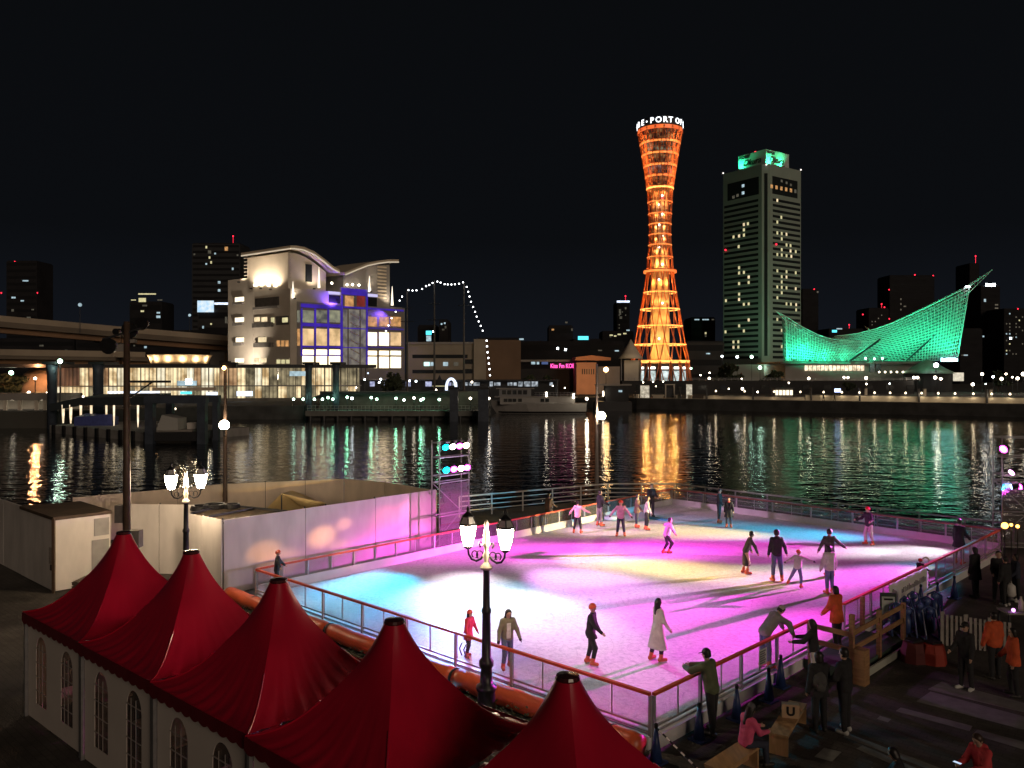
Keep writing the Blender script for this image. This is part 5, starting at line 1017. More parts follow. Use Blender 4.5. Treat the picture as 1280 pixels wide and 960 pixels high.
for k, (px, py, rr_) in enumerate(((250, 636, .34), (268, 634, .42), (290, 634, .30))):
    p = G(px, py, 2.6); t_ = thing('cable_coil', ['left', 'middle', 'right'][k] + ' dark coil of cable lying on the scaffold deck', 'cable coil', (p.x, p.y, 2.56), group='cable coils on the scaffold deck')
    mb = MB()
    for q in range(3): mb.tube([(p.x + rr_ * (1 - .06 * q) * math.cos(R(a)), p.y + rr_ * (1 - .06 * q) * math.sin(R(a)), 2.6 + .05 * q) for a in range(0, 361, 24)], .045, 6)
    mb.build('cable', M_BLACK, t_)
r = thing('yellow_tarpaulin', 'pale yellow tarpaulin tented over gear behind the lilac hoarding', 'tarpaulin', (-9.5, 36, 0))
tp = [G(328, 641, 1.5), G(352, 617, 2.7), G(407, 629, 2.2), G(398, 643, 1.4), G(365, 613, 1.6)]
mb = MB(); n_ = 8
def tri_patch(a, b_, c):
    vs = []; idx = {}
    for i in range(n_ + 1):
        for j in range(n_ + 1 - i):
            f, g = i / n_, j / n_; p = a * (1 - f - g) + b_ * f + c * g; s_ = f * g * (1 - f - g) * 27
            idx[i, j] = len(vs); vs.append(p + Vector((0, 0, -.22 * s_ + .025 * math.sin(i * 2.1 + j * 1.3) * min(1, s_ * 3))))
    fs = []
    for i in range(n_):
        for j in range(n_ - i):
            fs.append((idx[i, j], idx[i + 1, j], idx[i, j + 1]))
            if i + j < n_ - 1: fs.append((idx[i + 1, j], idx[i + 1, j + 1], idx[i, j + 1]))
    mb.add(vs, fs)
tri_patch(tp[0], tp[1], tp[3]); tri_patch(tp[1], tp[2], tp[3]); tri_patch(tp[0], tp[4], tp[1]); tri_patch(tp[1], tp[4], tp[2])
mb.build('sheet', mat('yellow_tarp', (.75, .56, .26), .5, bump=.3, bscale=4), r, smooth=True, solid=.01)
for p in (tp[1], tp[2]):
    mb = MB(); mb.tube([(p.x, p.y, 0), (p.x, p.y, p.z - .03)], .03, 6); mb.build('pole', M_DSTEEL, r)
# tall pole with floodlights
px_, py_ = X(158.5, 25), 25.0
r = thing('floodlight_pole', 'tall brown pole with unlit round floodlights at left', 'floodlight pole', (px_, py_, 0))
mb = MB(); mb.tube([(px_, py_, 0), (px_, py_, 5), (px_, py_, Z(402, 25))], [.13, .11, .09], 10); mb.build('pole', M_BROWN, r, smooth=True)
for dx, z_, rr_ in ((.05, Z(412, 25), .25), (-.62, Z(432, 25), .25), (-.38, Z(414, 25), .10), (.42, Z(404, 25), .2)):
    mb = MB(); mb.lathe([(.05, -.22), (rr_ * .7, -.18), (rr_, .02), (rr_ * 1.03, .1), (rr_ * .9, .1)], n=14); mb.v = [Matrix.Rotation(R(100), 4, 'X') @ v for v in mb.v]; mb.v = [v + Vector((px_ + dx, py_ + .15, z_)) for v in mb.v]; f = mb.build('floodlight', M_BLACK, r)
mb = MB(); mb.beam((px_ - .75, py_, Z(424, 25)), (px_ + .5, py_, Z(410, 25)), .06); mb.build('bracket', M_DSTEEL, r)
mb = MB(); mb.beam((px_, py_, Z(477, 25)), (X(213, 25), py_, Z(477, 25)), .07); mb.beam((px_ + .1, py_, Z(497, 25)), (X(190, 25), py_, Z(478, 25)), .04); mb.build('side_arm', M_DSTEEL, r)
for x0, x1, y0, y1, dy in ((140, 154, 633, 655, .3), (166, 180, 661, 682, -.2)):
    mb = MB(); mb.box(((X(x0, 25) + X(x1, 25)) / 2, py_ + dy, Z((y0 + y1) / 2, 25)), (X(x1, 25) - X(x0, 25), .3, Z(y0, 25) - Z(y1, 25))); mb.build('switch_box', mat('grey_switch_box', (.22, .2, .19), .6, var=.2, scale=5), r)
mb = MB(); mb.tube([(X(173, 25), py_ - .2, Z(682, 25)), (X(173, 25), py_ - .2, .4)], .03, 6); mb.build('conduit', M_DSTEEL, r)
# globe lamps on the water's edge
for px, D_, sx_, lab in ((281.5, 41, .08, 'tall globe street lamp by the water left of the light tower'), (746, 50, .42, 'tall globe street lamp by the water behind the skaters')):
    cx = X(px, D_); r = thing('globe_street_lamp', lab, 'street lamp', (cx, D_, 0), group=None)
    mb = MB(); mb.tube([(cx, D_, 0), (cx, D_, 3), (cx, D_, 8.5)], [.13, .10, .07], 10); mb.build('pole', M_BROWN if px < 300 else mat('grey_pole', (.2, .19, .18), .5, .3), r)
    g = Vector((cx + sx_ * .6, D_ - .28, Z(531 if px < 300 else 519.5, D_)))
    mb = MB(); mb.tube([(cx, D_, g.z - .55), (g.x, g.y, g.z - .5), (g.x, g.y, g.z - .25)], .04, 6); mb.lathe([(.05, -.32), (.13, -.27), (.15, -.2)], g, 10); mb.build('bracket', M_DSTEEL, r)
    mb = MB(); mb.ball(g, .25, 14); mb.build('globe', emit('street_globe', (1, .80, .56), 60) if px < 300 else emit('street_globe_bright', (1, .76, .50), 170), r, smooth=True)
    if px < 300:
        mb = MB(); mb.box((cx + .3, D_ - .1, Z(456.5, D_)), (.7, .3, .3)); mb.box((cx, D_, Z(455, D_)), (.5, .3, .3)); mb.build('floodlight', M_BLACK, r)
        mb = MB(); mb.ball((cx + .05, D_ - .3, Z(460, D_)), .11, 8); mb.build('lamp_lens', E_LAMPO, r)
# ornate twin lantern posts
M_IRONC = mat('cream_iron', (.55, .50, .40), .45, .2, var=.1, scale=9)
E_LANT = emit('lantern_glass', (1, .78, .55), 105)
def lantern_post(x, y, label, az, glass=None):
    r = thing('lantern_post', label, 'lamp post', (x, y, 0))
    ca, sa = math.cos(az), math.sin(az); L = lambda t, z: Vector((x + ca * t, y + sa * t, z))
    mb = MB(); mb.lathe([(.27, 0), (.27, .12), (.22, .16), (.20, .6), (.24, .66), (.24, .74), (.15, .8), (.13, 1.15), (.17, 1.2), (.17, 1.32), (.11, 1.4), (.095, 2.4), (.115, 2.44), (.115, 2.5), (.085, 2.56), (.075, 3.4), (.11, 3.44)], (x, y, 0), 16); mb.build('column', M_BLACK, r, smooth=True)
    mb = MB(); mb.lathe([(.14, 3.44), (.14, 3.5), (.07, 3.58), (.05, 3.62), (.09, 3.75), (.05, 3.85), (.055, 3.95), (.12, 4.0), (.07, 4.06), (.08, 4.2), (.045, 4.4), (.06, 4.5), (.02, 4.58)], (x, y, 0), 12); mb.build('upper_column', M_IRONC, r, smooth=True)
    for s in (-1, 1):
        mb = MB(); mb.tube([L(s * t, z) for t, z in ((.05, 3.80), (.14, 3.66), (.26, 3.60), (.38, 3.63), (.46, 3.74), (.48, 3.88))], [.022, .024, .026, .026, .024, .022], 8)
        for c_, rr_ in ((.17, .085), (.30, .075)): mb.tube([L(s * (c_ + rr_ * math.cos(R(a))), 3.75 + rr_ * math.sin(R(a)) * 1.1) for a in range(-60, 270, 22)], .014, 6)
        mb.tube([L(s * .10, 4.02), L(s * .17, 4.06), L(s * .19, 4.0), L(s * .15, 3.93)], .02, 6)
        mb.build('scroll_arm', M_BLACK, r)
        c = L(s * .48, 0); lant = MB()
        ln = MB(); ln.lathe([(.10, 3.93), (.165, 4.12), (.205, 4.36), (.21, 4.42)], c, 6, ph=az); ln.build('lantern', glass or E_LANT, r)
        lo = C.objects[-1] if False else None
        fm = MB(); fm.lathe([(.05, 3.86), (.105, 3.9), (.11, 3.935), (.06, 3.94)], c, 6, ph=az); fm.lathe([(.225, 4.42), (.235, 4.45), (.20, 4.47)], c, 6, ph=az)
        for k in range(6):
            a = az + R(60 * k); fm.tube([(c.x + rr_ * math.cos(a), c.y + rr_ * math.sin(a), z_) for rr_, z_ in ((.108, 3.93), (.172, 4.12), (.213, 4.36), (.216, 4.42))], .008, 4)
            fm.tube([(c.x + .225 * math.cos(a), c.y + .225 * math.sin(a), 4.44), (c.x + .13 * math.cos(a), c.y + .13 * math.sin(a), 4.62)], .012, 4)
        fm.build('lantern_frame', M_BLACK, r)
        gm = MB(); gm.lathe([(.215, 4.45), (.125, 4.62)], c, 6, ph=az, cap=False); gm.build('crown_glass', clear('crown_glass', (.8, .74, .55), .08, .2, .85), r)
        cm = MB(); cm.lathe([(.15, 4.615), (.13, 4.65), (.07, 4.70), (.03, 4.74), (.045, 4.79), (.01, 4.87)], c, 8); cm.build('lantern_cap', M_BLACK, r, smooth=True)
    return r
lantern_post(X(608, 18.6), 18.6, 'black ornate twin lantern post in front of the ice rink', R(-24))
lantern_post(X(232.5, 28.0), 28.0, 'ornate twin lantern post among the white hoardings at left', R(18), emit('lantern_glass_warm', (1, .74, .48), 200))
# ------------------------------------------------------------------ red pagoda tents
M_RTENT = mat('red_tent_fabric', (.52, .007, .036), .30, var=.12, scale=1.5, bump=.16, bscale=2.4, stretch=(1, 1, .3), coat=.35)
M_VAL = mat('red_valance_fabric', (.13, .006, .012), .5, var=.15, scale=3)
M_TWALL = mat('white_tent_wall', (.66, .60, .55), .5, var=.05, scale=1, bump=.06, bscale=3)
M_TWIN = clear('clear_tent_window', (.72, .60, .52), .10, .12, .08)
tu, tv = Vector((.761, -.649)), Vector((.649, .761)); SZ = 1.60
TC = [(-9.12, 18.86), (-6.68, 16.74), (-4.25, 14.62), (-1.83, 12.48), (.72, 10.38)]
TL = ['farthest red peaked tent roof beside the white cabin', 'second red peaked tent with its cap below the ornate lamp', 'middle red tent whose peak hides the child at the rail corner', 'wide dark red tent in front of the orange tube', 'nearest red tent peak cut by the bottom edge']
PK = [4.22, 4.24, 4.20, 4.12, 4.05]
def arch_loop(cx, w_, z0, z1):
    r_ = w_ / 2; pts = [(cx - r_, z0), (cx + r_, z0)]
    pts += [(cx + r_ * math.cos(R(a)), z1 - r_ + r_ * math.sin(R(a)) * 1.25) for a in range(0, 181, 15)]
    return pts
for i, (cx, cy) in enumerate(TC):
    r = thing('pagoda_tent', TL[i], 'tent', (cx, cy, 0)); c = Vector((cx, cy))
    pw = lambda a, b_, z: Vector((cx + tu.x * a + tv.x * b_, cy + tu.y * a + tv.y * b_, z))
    zE, zP = 2.42, PK[i]
    for k in range(4):                       # four concave gores, one fabric panel each
        mb = MB(); nr, nc = 22, 40; vs = []
        for a_ in range(nr + 1):
            f = a_ / nr; q = 1 - f * (1 - .085); zz = zE + (zP - zE) * ((1 - q) / .915) ** 2.05
            for b_ in range(nc + 1):
                g = b_ / nc * 2 - 1; ang = math.atan(1.0) * g
                sq = Vector((SZ * q, SZ * q * g)); ci = Vector((SZ * q * 1.08 * math.cos(ang), SZ * q * 1.08 * math.sin(ang)))
                w_ = max(0, min(1, (.42 - q) / .32)); p = sq.lerp(ci, w_)
                wr = max(0, (q - .30) / .70) ** 1.5 * max(0, 1 - abs(g) ** 6); zz2 = zz - (1 - g * g) * .05 * q * q + wr * (.012 * math.sin(g * 27 + 1.3 * k + i + 3 * q) + .009 * math.sin(g * 47 + 2.1 * k - i) + .006 * math.sin(g * 15 + q * 9))
                ca, sa = [(1, 0), (0, 1), (-1, 0), (0, -1)][k]; vs.append(pw(p.x * ca - p.y * sa, p.x * sa + p.y * ca, zz2))
        mb.add(vs, [(a_ * (nc + 1) + b_, a_ * (nc + 1) + b_ + 1, (a_ + 1) * (nc + 1) + b_ + 1, (a_ + 1) * (nc + 1) + b_) for a_ in range(nr) for b_ in range(nc)])
        mb.build('roof_panel', M_RTENT, r, smooth=True)
    for k in range(4):
        sx_, sy_ = [(1, 1), (-1, 1), (-1, -1), (1, -1)][k]; mb = MB(); mb.tube([pw(sx_ * SZ * q, sy_ * SZ * q, zE + (zP - zE) * ((1 - q) / .915) ** 2.05 + .006) for q in [1 - .1 * j for j in range(6)]], .014, 6); mb.build('hip_seam', M_RTENT, r)
    mb = MB(); mb.lathe([(.155, zP - .03), (.165, zP), (.15, zP + .035), (.02, zP + .055)], (cx, cy, 0), 16); mb.build('peak_cap', mat('peak_cap_vinyl', (.07, .015, .018), .25, coat=.5), r)
    for k in range(4):
        ca, sa = [(1, 0), (0, 1), (-1, 0), (0, -1)][k]
        if (k == 0 and i < 4) or (k == 2 and i > 0): continue
        mb = MB(); vs = []; n_ = 66
        for b_ in range(n_ + 1):
            g = b_ / n_ * 2 - 1; o = SZ + .02
            for zz in (zE - .0, zE - .20 - .05 * abs(math.sin(b_ * math.pi / 6))): vs.append(pw((o) * ca - SZ * g * sa, o * sa + SZ * g * ca, zz))
        mb.add(vs, [(2 * b_, 2 * b_ + 1, 2 * b_ + 3, 2 * b_ + 2) for b_ in range(n_)]); mb.build('valance', M_VAL, r, solid=.006)
    for sx_, sy_ in ((-1, -1), (1, -1), (-1, 1), (1, 1)):
        mb = MB(); p = pw(sx_ * (SZ - .05), sy_ * (SZ - .05), 0); mb.box((p.x, p.y, 1.2), (.07, .07, 2.4), math.atan2(tu.y, tu.x)); mb.build('pole', M_STEEL, r)
    sides = [3, 1] + ([2] if i == 0 else []) + ([0] if i == 4 else [])
    for k in sides:
        ca, sa = [(1, 0), (0, 1), (-1, 0), (0, -1)][k]
        o = SZ - .09; org = pw(o * ca, o * sa, 0); xd = pw(-sa, ca, 0) - pw(0, 0, 0)
        M = frame_matrix(org, xd, (0, 0, 1)); hw = SZ - .10
        holes = [arch_loop(-.72, .62, .42, 1.92), arch_loop(.72, .62, .42, 1.92)]
        mb = MB(); mb.sheet([[(-hw, .03), (hw, .03), (hw, 2.3), (-hw, 2.3)]] + [h_[::-1] for h_ in holes], M); mb.build('wall_panel', M_TWALL, r, solid=.012)
        for h_, hc in zip(holes, (-.72, .72)):
            mb = MB(); mb.sheet([h_], M @ Matrix.Translation((0, 0, -.004))); wn = mb.build('window', M_TWIN, r)
            mb = MB()
            for zz in (.74, 1.06, 1.38, 1.70): mb.beam(M @ Vector((hc - .30, zz, .012)), M @ Vector((hc + .30, zz, .012)), .022, .008)
            for xx in (-.1, .1): mb.beam(M @ Vector((hc + xx, .44, .014)), M @ Vector((hc + xx, 1.84, .014)), .022, .008)
            mb.build('glazing_bar', mat('grey_glazing_bar', (.34, .30, .28), .6), r)
# furniture seen dimly through the tent windows
for i, (cx, cy) in enumerate(TC[:4]):
    t_ = thing('folding_table', 'pale folding table with stacked boxes inside the %s red tent' % ['farthest', 'second', 'middle', 'wide dark'][i], 'table', (cx, cy, 0), group='tables inside the tents')
    rz = math.atan2(tu.y, tu.x)
    mb = MB(); mb.box((cx - tv.x * .5, cy - tv.y * .5, .72), (1.8, .6, .04), rz); mb.build('tabletop', M_CREAM, t_)
    for a in (-.8, .8):
        p = Vector((cx - tv.x * .5 + tu.x * a, cy - tv.y * .5 + tu.y * a, 0)); mb = MB(); mb.beam((p.x, p.y, 0), (p.x, p.y, .7), .05); mb.build('leg', M_STEEL, t_)
    mb = MB(); mb.box((cx - tv.x * .45 + tu.x * .3, cy - tv.y * .45 + tu.y * .3, .94), (.5, .35, .4), rz + .3); mb.box((cx - tv.x * .5 - tu.x * .4, cy - tv.y * .5 - tu.y * .4, .87), (.4, .3, .26), rz - .2); b_ = mb.build('carton_stack', M_WHITE)
    tag(b_, 'white cartons on the table inside the %s red tent' % ['farthest', 'second', 'middle', 'wide dark'][i], 'carton', 'cartons inside the tents')
# low dark parapet in the bottom left corner
# ------------------------------------------------------------------ the ice rink
RA, RB, RC, RD = Vector((2.97, 17.07)), Vector((-8.8, 27.8)), Vector((9.3, 46.8)), Vector((21.0, 34.7))
ICE = bpy.data.materials.new('rink_ice'); ICE.use_nodes = True; n = ICE.node_tree; b = n.nodes['Principled BSDF']
t = n.nodes.new('ShaderNodeTexCoord')
no = n.nodes.new('ShaderNodeTexNoise'); no.inputs['Scale'].default_value = 7.0; no.inputs['Detail'].default_value = 8; no.inputs['Roughness'].default_value = .7; n.links.new(t.outputs['Object'], no.inputs['Vector'])
rp = n.nodes.new('ShaderNodeValToRGB'); n.links.new(no.outputs[0], rp.inputs[0]); rp.color_ramp.elements[0].position = .33; rp.color_ramp.elements[1].position = .56
rp.color_ramp.elements[0].color = (.62, .63, .66, 1); rp.color_ramp.elements[1].color = (.84, .85, .86, 1)
last = None                                  # curved skate marks: thin contour lines of slow noise
for sc_, mul, off, dk in ((.55, 16, 0, .80), (1.1, 9, 13, .84), (.32, 26, 31, .86)):
    mp = n.nodes.new('ShaderNodeMapping'); mp.inputs['Location'].default_value = (off, off * .7, off); n.links.new(t.outputs['Object'], mp.inputs[0])
    wv = n.nodes.new('ShaderNodeTexNoise'); wv.inputs['Scale'].default_value = sc_; wv.inputs['Detail'].default_value = .6; n.links.new(mp.outputs[0], wv.inputs['Vector'])
    ml = n.nodes.new('ShaderNodeMath'); ml.operation = 'MULTIPLY'; ml.inputs[1].default_value = mul; n.links.new(wv.outputs[0], ml.inputs[0])
    fr = n.nodes.new('ShaderNodeMath'); fr.operation = 'FRACT'; n.links.new(ml.outputs[0], fr.inputs[0])
    r2 = n.nodes.new('ShaderNodeValToRGB'); n.links.new(fr.outputs[0], r2.inputs[0])
    r2.color_ramp.elements[0].position = 0; r2.color_ramp.elements[0].color = (dk, dk, dk + .02, 1); r2.color_ramp.elements[1].position = .10; r2.color_ramp.elements[1].color = (1, 1, 1, 1)
    if last is None: last = r2
    else:
        mm = n.nodes.new('ShaderNodeMixRGB'); mm.blend_type = 'MULTIPLY'; mm.inputs[0].default_value = 1; n.links.new(last.outputs[0], mm.inputs[1]); n.links.new(r2.outputs[0], mm.inputs[2]); last = mm
r2 = last
m3 = n.nodes.new('ShaderNodeMixRGB'); m3.blend_type = 'MULTIPLY'; m3.inputs[0].default_value = 1; n.links.new(rp.outputs[0], m3.inputs[1]); n.links.new(r2.outputs[0], m3.inputs[2]); n.links.new(m3.outputs[0], b.inputs['Base Color'])
b.inputs['Roughness'].default_value = .40; b.inputs['Specular IOR Level'].default_value = .08
nb = n.nodes.new('ShaderNodeTexNoise'); nb.inputs['Scale'].default_value = 16; nb.inputs['Detail'].default_value = 6; n.links.new(t.outputs['Object'], nb.inputs['Vector'])
bp = n.nodes.new('ShaderNodeBump'); bp.inputs['Strength'].default_value = .45; bp.inputs['Distance'].default_value = .03; n.links.new(nb.outputs[0], bp.inputs['Height']); n.links.new(bp.outputs[0], b.inputs['Normal'])
mb = MB(); mb.prism(pl(RA, RB, RC, RD), .01, .30); struct(mb.build('ice', ICE))
M_RAIL = mat('red_orange_rail', (.60, .085, .035), .4, var=.1, scale=6)
M_BOARD = mat('white_kick_board', (.66, .66, .67), .5, var=.08, scale=2)
M_GPOST = mat('grey_barrier_post', (.40, .40, .42), .45, .4, var=.1, scale=5)
M_CLEAR = clear('clear_barrier_panel', (.90, .90, .92), .05, .08, .07)
def barrier(label, P, Q, kick, bay=2.0, gap=None, side=1, rail=None):
    L = (Q - P).length; u = (Q - P) / L; nn = Vector((u.y, -u.x))
    mid = (RA + RB + RC + RD) / 4
    if nn.dot(P - mid) < 0: nn = -nn
    r = thing('rink_barrier', label, 'barrier', (P.x, P.y, .0))
    segs = [(0, L)] if not gap else [(0, L * gap[0]), (L * gap[1], L)]
    W = lambda s_, z, o=.05: Vector((P.x + u.x * s_ + nn.x * o, P.y + u.y * s_ + nn.y * o, z))
    zt = 1.17
    for s0, s1 in segs:
        k = max(1, round((s1 - s0) / bay)); st = (s1 - s0) / k
        mb = MB(); mb.beam(W(s0, zt), W(s1, zt), .085, .06); mb.build('top_rail', rail or M_RAIL, r)
        mb = MB(); mb.beam(W(s0, .47), W(s1, .47), .04, .045); mb.beam(W(s0, .36), W(s1, .36), .04, .035); mb.build('lower_rail', M_GPOST, r)
        mb = MB(); mb.prism(pl(W(s0, 0, .13).xy, W(s1, 0, .13).xy, W(s1, 0, .02).xy, W(s0, 0, .02).xy), .0, .285); mb.build('base_board', M_BOARD, r)
        if kick: mb = MB(); mb.prism(pl(W(s0, 0, .03).xy, W(s1, 0, .03).xy, W(s1, 0, -.02).xy, W(s0, 0, -.02).xy), .30, .62); mb.build('kick_board', M_BOARD, r)
        for i in range(k + 1):
            mb = MB(); p = W(s0 + st * i, .70); mb.box((p.x, p.y, .70), (.07, .07, .88), math.atan2(u.y, u.x)); mb.build('post', M_GPOST, r)
            if i < k:
                p = W(s0 + st * (i + .5), .78); mb = MB(); mb.box((p.x, p.y, .81), (.03, .03, .68), math.atan2(u.y, u.x)); mb.build('mid_post', M_GPOST, r)
                for h_ in (0, 1):
                    a, c = s0 + st * (i + .5 * h_) + .04, s0 + st * (i + .5 * h_ + .5) - .04; mb = MB()
                    mb.prism(pl(W(a, 0, .055).xy, W(c, 0, .055).xy, W(c, 0, .047).xy, W(a, 0, .047).xy), .50, 1.135); mb.build('clear_panel', M_CLEAR, r)
    return r, W, L
bf, WF, LF = barrier('clear panel rink barrier with orange top rail nearest the tents', RA, RB, False)
br_, WR, LR = barrier('clear panel rink barrier along the plaza on the right', RA, RD, False, gap=(.285, .375))
bl, WL, LLb = barrier('clear panel rink barrier below the lilac hoarding', RB, RC, True)
bb, WB, LB = barrier('far clear panel rink barrier in front of the water', RC, RD, True, rail=mat('greyish_red_rail', (.30, .10, .08), .5))
# chevrons on the front barrier, notices on the others
mb = MB()
for k in range(2):
    for j in range(2):
        s_ = LF * .36 - k * .16; a = WF(s_ + .07, .80 + .0, .075); c = WF(s_ - .02, .80 + (.16 if j else -.16), .075); mb.beam(a, c, .035, .012)
tag(mb.build('chevron_sticker', M_DSTEEL), 'dark double chevron sticker on the front barrier panel', 'sticker')
def notice(W, s_, w_, z0, z1, label, lines=0, m=None, o=.075, name='paper_notice'):
    t_ = thing(name, label, 'notice', W(s_, z0, o)); mb = MB(); mb.prism(pl(W(s_ - w_ / 2, 0, o).xy, W(s_ + w_ / 2, 0, o).xy, W(s_ + w_ / 2, 0, o - .006).xy, W(s_ - w_ / 2, 0, o - .006).xy), z0, z1); mb.build('sheet', m or mat('white_paper', (.75, .74, .72), .6), t_)
    if lines:
        mb = MB()
        for k in range(lines): z = z1 - (k + 1) * (z1 - z0) / (lines + 1); mb.prism(pl(W(s_ - w_ * .36, 0, o + .003).xy, W(s_ + w_ * (.36 - .1 * (k % 2)), 0, o + .003).xy, W(s_ + w_ * (.36 - .1 * (k % 2)), 0, o).xy, W(s_ - w_ * .36, 0, o).xy), z - .018, z + .018)
        mb.build('print', mat('grey_print', (.22, .22, .24), .7), t_)
    return t_
notice(WR, LR * .183, .40, .62, 1.02, 'white square paper notice on the plaza side barrier', 6)
notice(WB, LB * .66, .52, .74, 1.02, 'pinkish white notice on the far barrier', 0, o=-.03)
bn = thing('banner', 'white banner with grey lettering hung on the plaza barrier', 'banner', WR(LR * .57, .5, .1))
s0, s1 = LR * .505, LR * .645; mb = MB(); n_ = 24; vs = []
for i in range(n_ + 1):
    for j in range(7):
        p = WR(s0 + (s1 - s0) * i / n_, .34 + .80 * j / 6, .115 + .012 * math.sin(i * 1.3 + j * .6)); vs.append(p)
mb.add(vs, [(i * 7 + j, (i + 1) * 7 + j, (i + 1) * 7 + j + 1, i * 7 + j + 1) for i in range(n_) for j in range(6)]); mb.build('cloth', mat('banner_cloth', (.70, .69, .66), .6, var=.05, scale=2), bn, smooth=True, solid=.008)
mb = MB(); rr = random.Random(4)          # illegible grey lettering
q = s0 + (s1 - s0) * .30
while q < s0 + (s1 - s0) * .92:
    hh = rr.choice([.13, .17, .20]); 
    mb.beam(WR(q, .68, .14), WR(q + rr.uniform(-.01, .03), .68 + hh, .14), .035, .006, up=(u.x if False else WR(1, 0)[0] - WR(0, 0)[0], WR(1, 0)[1] - WR(0, 0)[1], 0))
    if rr.random() < .7: mb.beam(WR(q, .68 + hh * rr.choice([.1, .5, .95]), .14), WR(q + .10, .68 + hh * rr.choice([.1, .5, .95]), .14), .006, .03)
    q += .125
mb.build('lettering', mat('banner_grey_print', (.36, .35, .34), .7), bn)
mb = MB()
for k in range(3): mb.tube([WR(s0 + .28 + k * .12, .72 + .02 * k, .14), WR(s0 + .30 + k * .12, .95 - .05 * k, .14)], .02, 5)
mb.build('emblem', MATS['banner_grey_print'], bn)
# orange bumper tube in front
r = thing('bumper_tube', 'long orange padded tube lying along the front of the rink', 'bumper tube', (*WF(LF / 2, 0, .7).xy, 0))
for s0, s1 in ((-.1, LF * .34), (LF * .345, LF * .68), (LF * .685, LF * 1.06)):
    mb = MB(); n_ = 24; pts = [WF(s0 + (s1 - s0) * i / n_, .26 + .012 * math.sin(i * .9), .56 + .02 * math.sin(i * .5)) for i in range(n_ + 1)]
    mb.tube(pts, [.24 * (1 if 0 < i < n_ else .93) + .006 * math.sin(i * 2.2) for i in range(n_ + 1)], 16); mb.build('tube_section', mat('orange_pvc', (.62, .10, .035), .38, var=.12, scale=2, bump=.1, bscale=4), r, smooth=True)
for s_ in (.6, LF * .34, LF * .68, LF * .95):
    mb = MB(); p = WF(s_, .26, .56); q = WF(s_ + .06, .26, .56); mb.tube([p, q], .25, 16); mb.build('strap', M_DSTEEL, r)
# planting strip, and a glowing box added for the blue patch on the ground
mb = MB(); rr = random.Random(11)
for _ in range(2600):
    s_ = rr.uniform(0, LF * 1.08); o = rr.gauss(1.25, .16); p = WF(s_, abs(rr.gauss(0, .14)) + .03, o)
    u_ = Vector((rr.gauss(0, 1), rr.gauss(0, 1), rr.gauss(0, .6))).normalized() * .05; v_ = u_.orthogonal().normalized() * .025
    mb.add([p - u_, p + v_, p + u_, p - v_], [(0, 1, 2, 3)])
o = mb.build('low_planting', M_FOL); tag(o, 'low dark planting between the tents and the orange tube', 'planting'); o['kind'] = 'stuff'
p = G(556, 864, 0); t_ = thing('glow_box', 'blue glowing box added for the cyan patch beside the ornate lamp post', 'glow box', (p.x, p.y, 0))
mb = MB(); mb.box((p.x, p.y, .07), (.62, .34, .12), -.7); mb.build('housing', M_DSTEEL, t_)
mb = MB(); mb.box((p.x, p.y, .135), (.54, .26, .012), -.7); mb.build('lens', emit('blue_glow_panel', (.12, .55, .95), 1.3), t_)
# ------------------------------------------------------------------ stage light towers
def spot_E(loc, tgt, E, col, ang, parent, blend=.8, radius=.12):
    loc, tgt = Vector(loc), Vector(tgt); d = tgt - loc; r2 = d.length_squared; cs = max(.12, abs(d.z) / d.length)
    return light('SPOT', loc, 1.30 * E * 4 * math.pi * r2 / cs, col, parent, target=tgt, size=ang, blend=blend, radius=radius, name='stage_beam')
def truss_tower(name, label, P, u, w_, dpt, h, mtr=M_STEEL):
    v = Vector((-u.y, u.x)); r = thing(name, label, 'light tower', (P.x, P.y, 0)); Q = lambda a, b_, z: Vector((P.x + u.x * a + v.x * b_, P.y + u.y * a + v.y * b_, z))
    for a in (-w_ / 2, w_ / 2):
        for b_ in (0, dpt):
            mb = MB(); mb.tube([Q(a, b_, 0), Q(a, b_, h)], .03, 8); mb.build('upright', mtr, r)
    for z in (.3, 1.7, 3.15, 3.45, 4.25, h - .1):
        mb = MB(); mb.beam(Q(-w_ / 2, 0, z), Q(w_ / 2, 0, z), .045); mb.beam(Q(-w_ / 2, dpt, z), Q(w_ / 2, dpt, z), .045); mb.beam(Q(-w_ / 2, 0, z), Q(-w_ / 2, dpt, z), .045); mb.beam(Q(w_ / 2, 0, z), Q(w_ / 2, dpt, z), .045); mb.build('crossbar', mtr, r)
    mb = MB(); mb.beam(Q(-w_ / 2, dpt, .3), Q(w_ / 2, dpt, 1.7), .03); mb.beam(Q(w_ / 2, dpt, 1.7), Q(-w_ / 2, dpt, 3.15), .03); mb.build('diagonal', mtr, r)
    mb = MB(); nn = 10; vs = []
    for i in range(nn + 1):
        for j in range(nn + 1): vs.append(Q(-w_ / 2 + w_ * i / nn, -.06 + .03 * math.sin(i * 2.3 + j * 1.1) + .02 * math.sin(j * 2.9), .35 + 2.75 * j / nn))
    mb.add(vs, [(i * (nn + 1) + j, (i + 1) * (nn + 1) + j, (i + 1) * (nn + 1) + j + 1, i * (nn + 1) + j + 1) for i in range(nn) for j in range(nn)])
    mb.build('plastic_sheet', clear('rain_sheet', (.72, .70, .74), .22, .12, .14), r, smooth=True)
    return r, Q
BLK = {}
